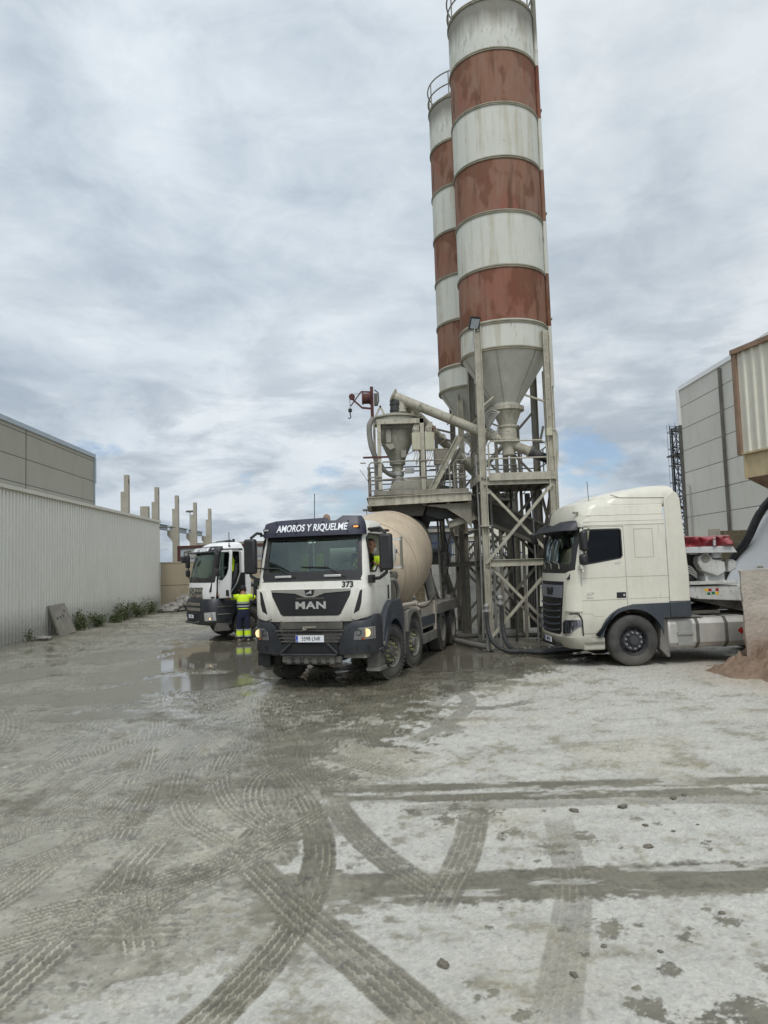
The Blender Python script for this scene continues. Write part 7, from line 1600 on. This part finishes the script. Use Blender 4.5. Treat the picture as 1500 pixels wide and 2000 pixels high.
sh = [((-.98, .66, 1.95), (.19, .15)), ((-1.0, .66, 2.12), (.19, .14)), ((-1.02, .67, 2.30), (.165, .12)), ((-1.0, .68, 2.40), .08), ((-1.0, .88, 2.31), .10), ((-1.0, .45, 2.31), .09), ((-.87, 1.02, 2.21), .085), ((-.80, .42, 2.12), .075)]
sj = skin_body('jacket', sh, [(0, 1), (1, 2), (2, 3), (2, 4), (2, 5), (4, 6), (5, 7)], M['hivis'], dv)
MB().cyl((-.90, 1.0, 2.22), (-.83, 1.035, 2.175), .088, 20).build('sleeve_band', M['navy_cloth'], sj)
tp_ = [((-.95, .66, 1.94), (.17, .13)), ((-.6, .77, 1.91), .105), ((-.6, .54, 1.91), .105), ((-.46, .77, 1.55), .075), ((-.46, .54, 1.55), .075)]
skin_body('trousers', tp_, [(0, 1), (0, 2), (1, 3), (2, 4)], M['navy_cloth'], dv)
for ob in [c for c in dv.children]+[g for c in dv.children for g in c.children]:
    for v in ob.data.vertices:
        k = min(1, max(0, (v.co.z-1.95)/.3)); v.co.x -= .14*k; v.co.y += .16*k; v.co.z += .06*k

# pieces that are separate in the world become parts of their own
def split_parts(names):
    for o in [o for o in SC.objects if o.type == 'MESH' and o.name.split('.')[0] in names]:
        me = o.data; n = len(me.vertices); par = list(range(n))
        def f(a):
            while par[a] != a: par[a] = par[par[a]]; a = par[a]
            return a
        for e in me.edges:
            a, b_ = f(e.vertices[0]), f(e.vertices[1])
            if a != b_: par[a] = b_
        roots = sorted({f(i) for i in range(n)})
        if len(roots) < 2: continue
        nm = o.name.split('.')[0]; mat = me.materials[0]; bev = next((m.width for m in o.modifiers if m.type == 'BEVEL'), 0); pa = o.parent; kids = list(o.children)
        first = None
        for r_ in roots:
            idx = [i for i in range(n) if f(i) == r_]; mp = {v: k for k, v in enumerate(idx)}
            m2 = bpy.data.meshes.new(nm); m2.from_pydata([me.vertices[i].co[:] for i in idx], [], [[mp[v] for v in p.vertices] for p in me.polygons if p.vertices[0] in mp])
            ob = link(nm, m2, mat, pa, bevel=bev); ob.matrix_local = o.matrix_local.copy(); first = first or ob
        for k_ in kids: k_.parent = first
        bpy.data.objects.remove(o)
split_parts({'knee_bracket', 'tank_strap', 'step', 'tank_step', 'mudflap', 'bolt', 'vent_hole', 'visor_bolt', 'fog_lamp', 'reflector', 'landing', 'sleeve_band', 'base_plate', 'engine_mount', 'dashboard_papers', 'wiper', 'safety_vest', 'axle'})

# ================================================================== sky, sun, camera
SUN_EL, SUN_AZ = 54, 184       # sun high behind the camera, a little to its left
wd = bpy.data.worlds.new('World'); SC.world = wd; wd.use_nodes = True; nt = wd.node_tree; N_ = nt.nodes; bg = N_['Background']
sk = N_.new('ShaderNodeTexSky'); sk.sky_type = 'NISHITA'; sk.sun_disc = False; sk.sun_elevation = R(SUN_EL); sk.sun_rotation = R(SUN_AZ); sk.air_density = 1.0; sk.dust_density = 1.5
class WN(NT):
    def __init__(s): s.t = nt; s.n = N_; s.c = None
wn = WN(); tc = N_.new('ShaderNodeTexCoord'); sx = N_.new('ShaderNodeSeparateXYZ'); nt.links.new(tc.outputs['Generated'], sx.inputs[0])
zc = wn.math('MAXIMUM', sx.outputs[2], 0.0); den = wn.math('ADD', zc, .16)
cx_ = wn.math('DIVIDE', sx.outputs[0], den); cy_ = wn.math('DIVIDE', sx.outputs[1], den); cb = N_.new('ShaderNodeCombineXYZ'); nt.links.new(cx_, cb.inputs[0]); nt.links.new(cy_, cb.inputs[1]); cb.inputs[2].default_value = 3.7
def cl(scale, sc=(1, 1, 1), loc=(0, 0, 0), **k):
    m = N_.new('ShaderNodeMapping'); m.inputs['Scale'].default_value = sc; m.inputs['Location'].default_value = loc; nt.links.new(cb.outputs[0], m.inputs[0]); return wn.noise(m.outputs[0], scale, **k)
dirv = tc.outputs['Generated']
def cs(scale, sc=(1, 1, 1.5), loc=(0, 0, 0), **k):
    m = N_.new('ShaderNodeMapping'); m.inputs['Scale'].default_value = sc; m.inputs['Location'].default_value = loc; nt.links.new(dirv, m.inputs[0]); return wn.noise(m.outputs[0], scale, **k)
c1 = cl(1.15, (1, .95, 1), (2.3, .4, 0), detail=7, rough=.55, dist=.6); c2 = cl(3.4, (1, 1, 1), (5, 1, 0), detail=9, rough=.62, dist=.5); c3 = cl(.32, loc=(.6, 3.1, 0), detail=3)
c1 = cs(3.0, (1, 1, 1.5), (1.3, .2, .4), detail=7, rough=.52, dist=.35); c2 = cs(8.5, (1, 1, 2.0), (4, 1, 2), detail=9, rough=.62, dist=.4); c3 = cs(1.3, (1, 1, 1), (.7, 2.1, .3), detail=3)
mixv = wn.math('ADD', wn.math('ADD', wn.math('MULTIPLY', c1, .5), wn.math('MULTIPLY', c2, .22)), wn.math('MULTIPLY', c3, .28))
K = 9.5
cloud = wn.ramp(mixv, [(.36, (.41, .475, .55)), (.43, (.54, .605, .67)), (.49, (.66, .72, .77)), (.57, (.80, .84, .87))])
# darker rolls low over the horizon
low = wn.fade(sx.outputs[2], .04, .42); dk_ = wn.math('MULTIPLY', wn.math('MULTIPLY', low, wn.ramp(cs(6.5, (1, 1, 3.2), (3, 7, 1), detail=9, rough=.6, dist=.3), [(.46, 0), (.60, 1)])), .8)
cloud = wn.mix(dk_, cloud, (.31, .37, .445))
cloud = wn.mix(wn.math('MULTIPLY', wn.fade(sx.outputs[2], .0, .16), .35), cloud, (.50, .57, .64))
# the overcast is brighter around the hidden sun
vm = N_.new('ShaderNodeVectorMath'); vm.operation = 'DOT_PRODUCT'; nt.links.new(tc.outputs['Generated'], vm.inputs[0]); sd = V((math.sin(R(SUN_AZ))*math.cos(R(SUN_EL)), math.cos(R(SUN_AZ))*math.cos(R(SUN_EL)), math.sin(R(SUN_EL)))); vm.inputs[1].default_value = sd
glow = wn.ramp(vm.outputs['Value'], [(.2, 1.0), (1.0, 1.9)])
cloud = wn.mix(1.0, cloud, glow, 'MULTIPLY')
v3 = N_.new('ShaderNodeVectorMath'); v3.operation = 'DOT_PRODUCT'; nt.links.new(tc.outputs['Generated'], v3.inputs[0]); v3.inputs[1].default_value = V((-.24, .84, .49)).normalized()
cloud = wn.mix(1.0, cloud, wn.ramp(v3.outputs['Value'], [(.86, 1.0), (1.0, 1.14)]), 'MULTIPLY')
cloudK = wn.mix(1.0, cloud, (K*.985, K, K*1.015), 'MULTIPLY')
gap = wn.math('MULTIPLY', wn.ramp(cl(1.7, (1, .8, 1), (1.9, 2.2, 0), detail=7, rough=.6), [(.62, 0), (.70, 1)]), wn.math('MULTIPLY', wn.fade(sx.outputs[2], .16, .32), .9))
for dv_, c0_, c1_ in (((.2673, .9555, .1245), .9968, .9995), ((-.0646, .9932, .0968), .9972, .9996)):
    v2 = N_.new('ShaderNodeVectorMath'); v2.operation = 'DOT_PRODUCT'; nt.links.new(tc.outputs['Generated'], v2.inputs[0]); v2.inputs[1].default_value = V(dv_).normalized()
    mr = N_.new('ShaderNodeMapRange'); mr.inputs[1].default_value = c0_; mr.inputs[2].default_value = c1_; nt.links.new(v2.outputs['Value'], mr.inputs[0])
    g2 = wn.ramp(wn.math('ADD', wn.math('MULTIPLY', mr.outputs[0], .35), cs(13, (1, 1, 2.6), dv_, detail=7, rough=.6)), [(.77, 0), (.90, .7)]); gap = wn.math('MAXIMUM', gap, wn.math('MULTIPLY', g2, mr.outputs[0]))
skb = wn.mix(1.0, sk.outputs[0], (1.0, 1.1, 1.25), 'MULTIPLY')
nt.links.new(wn.mix(gap, cloudK, skb), bg.inputs[0]); bg.inputs[1].default_value = .1
ld = bpy.data.lights.new('sun', 'SUN'); ld.energy = 1.4; ld.angle = R(14); ld.color = (1, .96, .9); lo = bpy.data.objects.new('sun', ld); COL.objects.link(lo); lo.rotation_euler = (-sd).to_track_quat('-Z', 'Y').to_euler()

cam = bpy.data.cameras.new('camera'); co_ = bpy.data.objects.new('camera', cam); COL.objects.link(co_); SC.camera = co_
cam.sensor_fit = 'VERTICAL'; cam.sensor_height = 32; cam.lens = 32*1450/2000; cam.clip_end = 3000; cam.clip_start = .05
PI_, RO = math.atan(106/1450), .032
f_ = V((0, math.cos(PI_), math.sin(PI_))); u_ = V((0, -math.sin(PI_), math.cos(PI_))); r_ = V((1, 0, 0)); X_ = r_*math.cos(RO)-u_*math.sin(RO); Y_ = r_*math.sin(RO)+u_*math.cos(RO)
Mx = Matrix((X_, Y_, -f_)).transposed().to_4x4(); Mx.translation = (0, 0, 2.25); co_.matrix_world = Mx
SC.view_settings.view_transform = 'Standard'; SC.view_settings.look = 'None'; SC.view_settings.exposure = 0; SC.view_settings.gamma = 1
SC.render.engine = 'CYCLES'; SC.cycles.max_bounces = 8; SC.cycles.transparent_max_bounces = 16; SC.cycles.use_denoising = True
SC.render.resolution_x, SC.render.resolution_y = 768, 1024
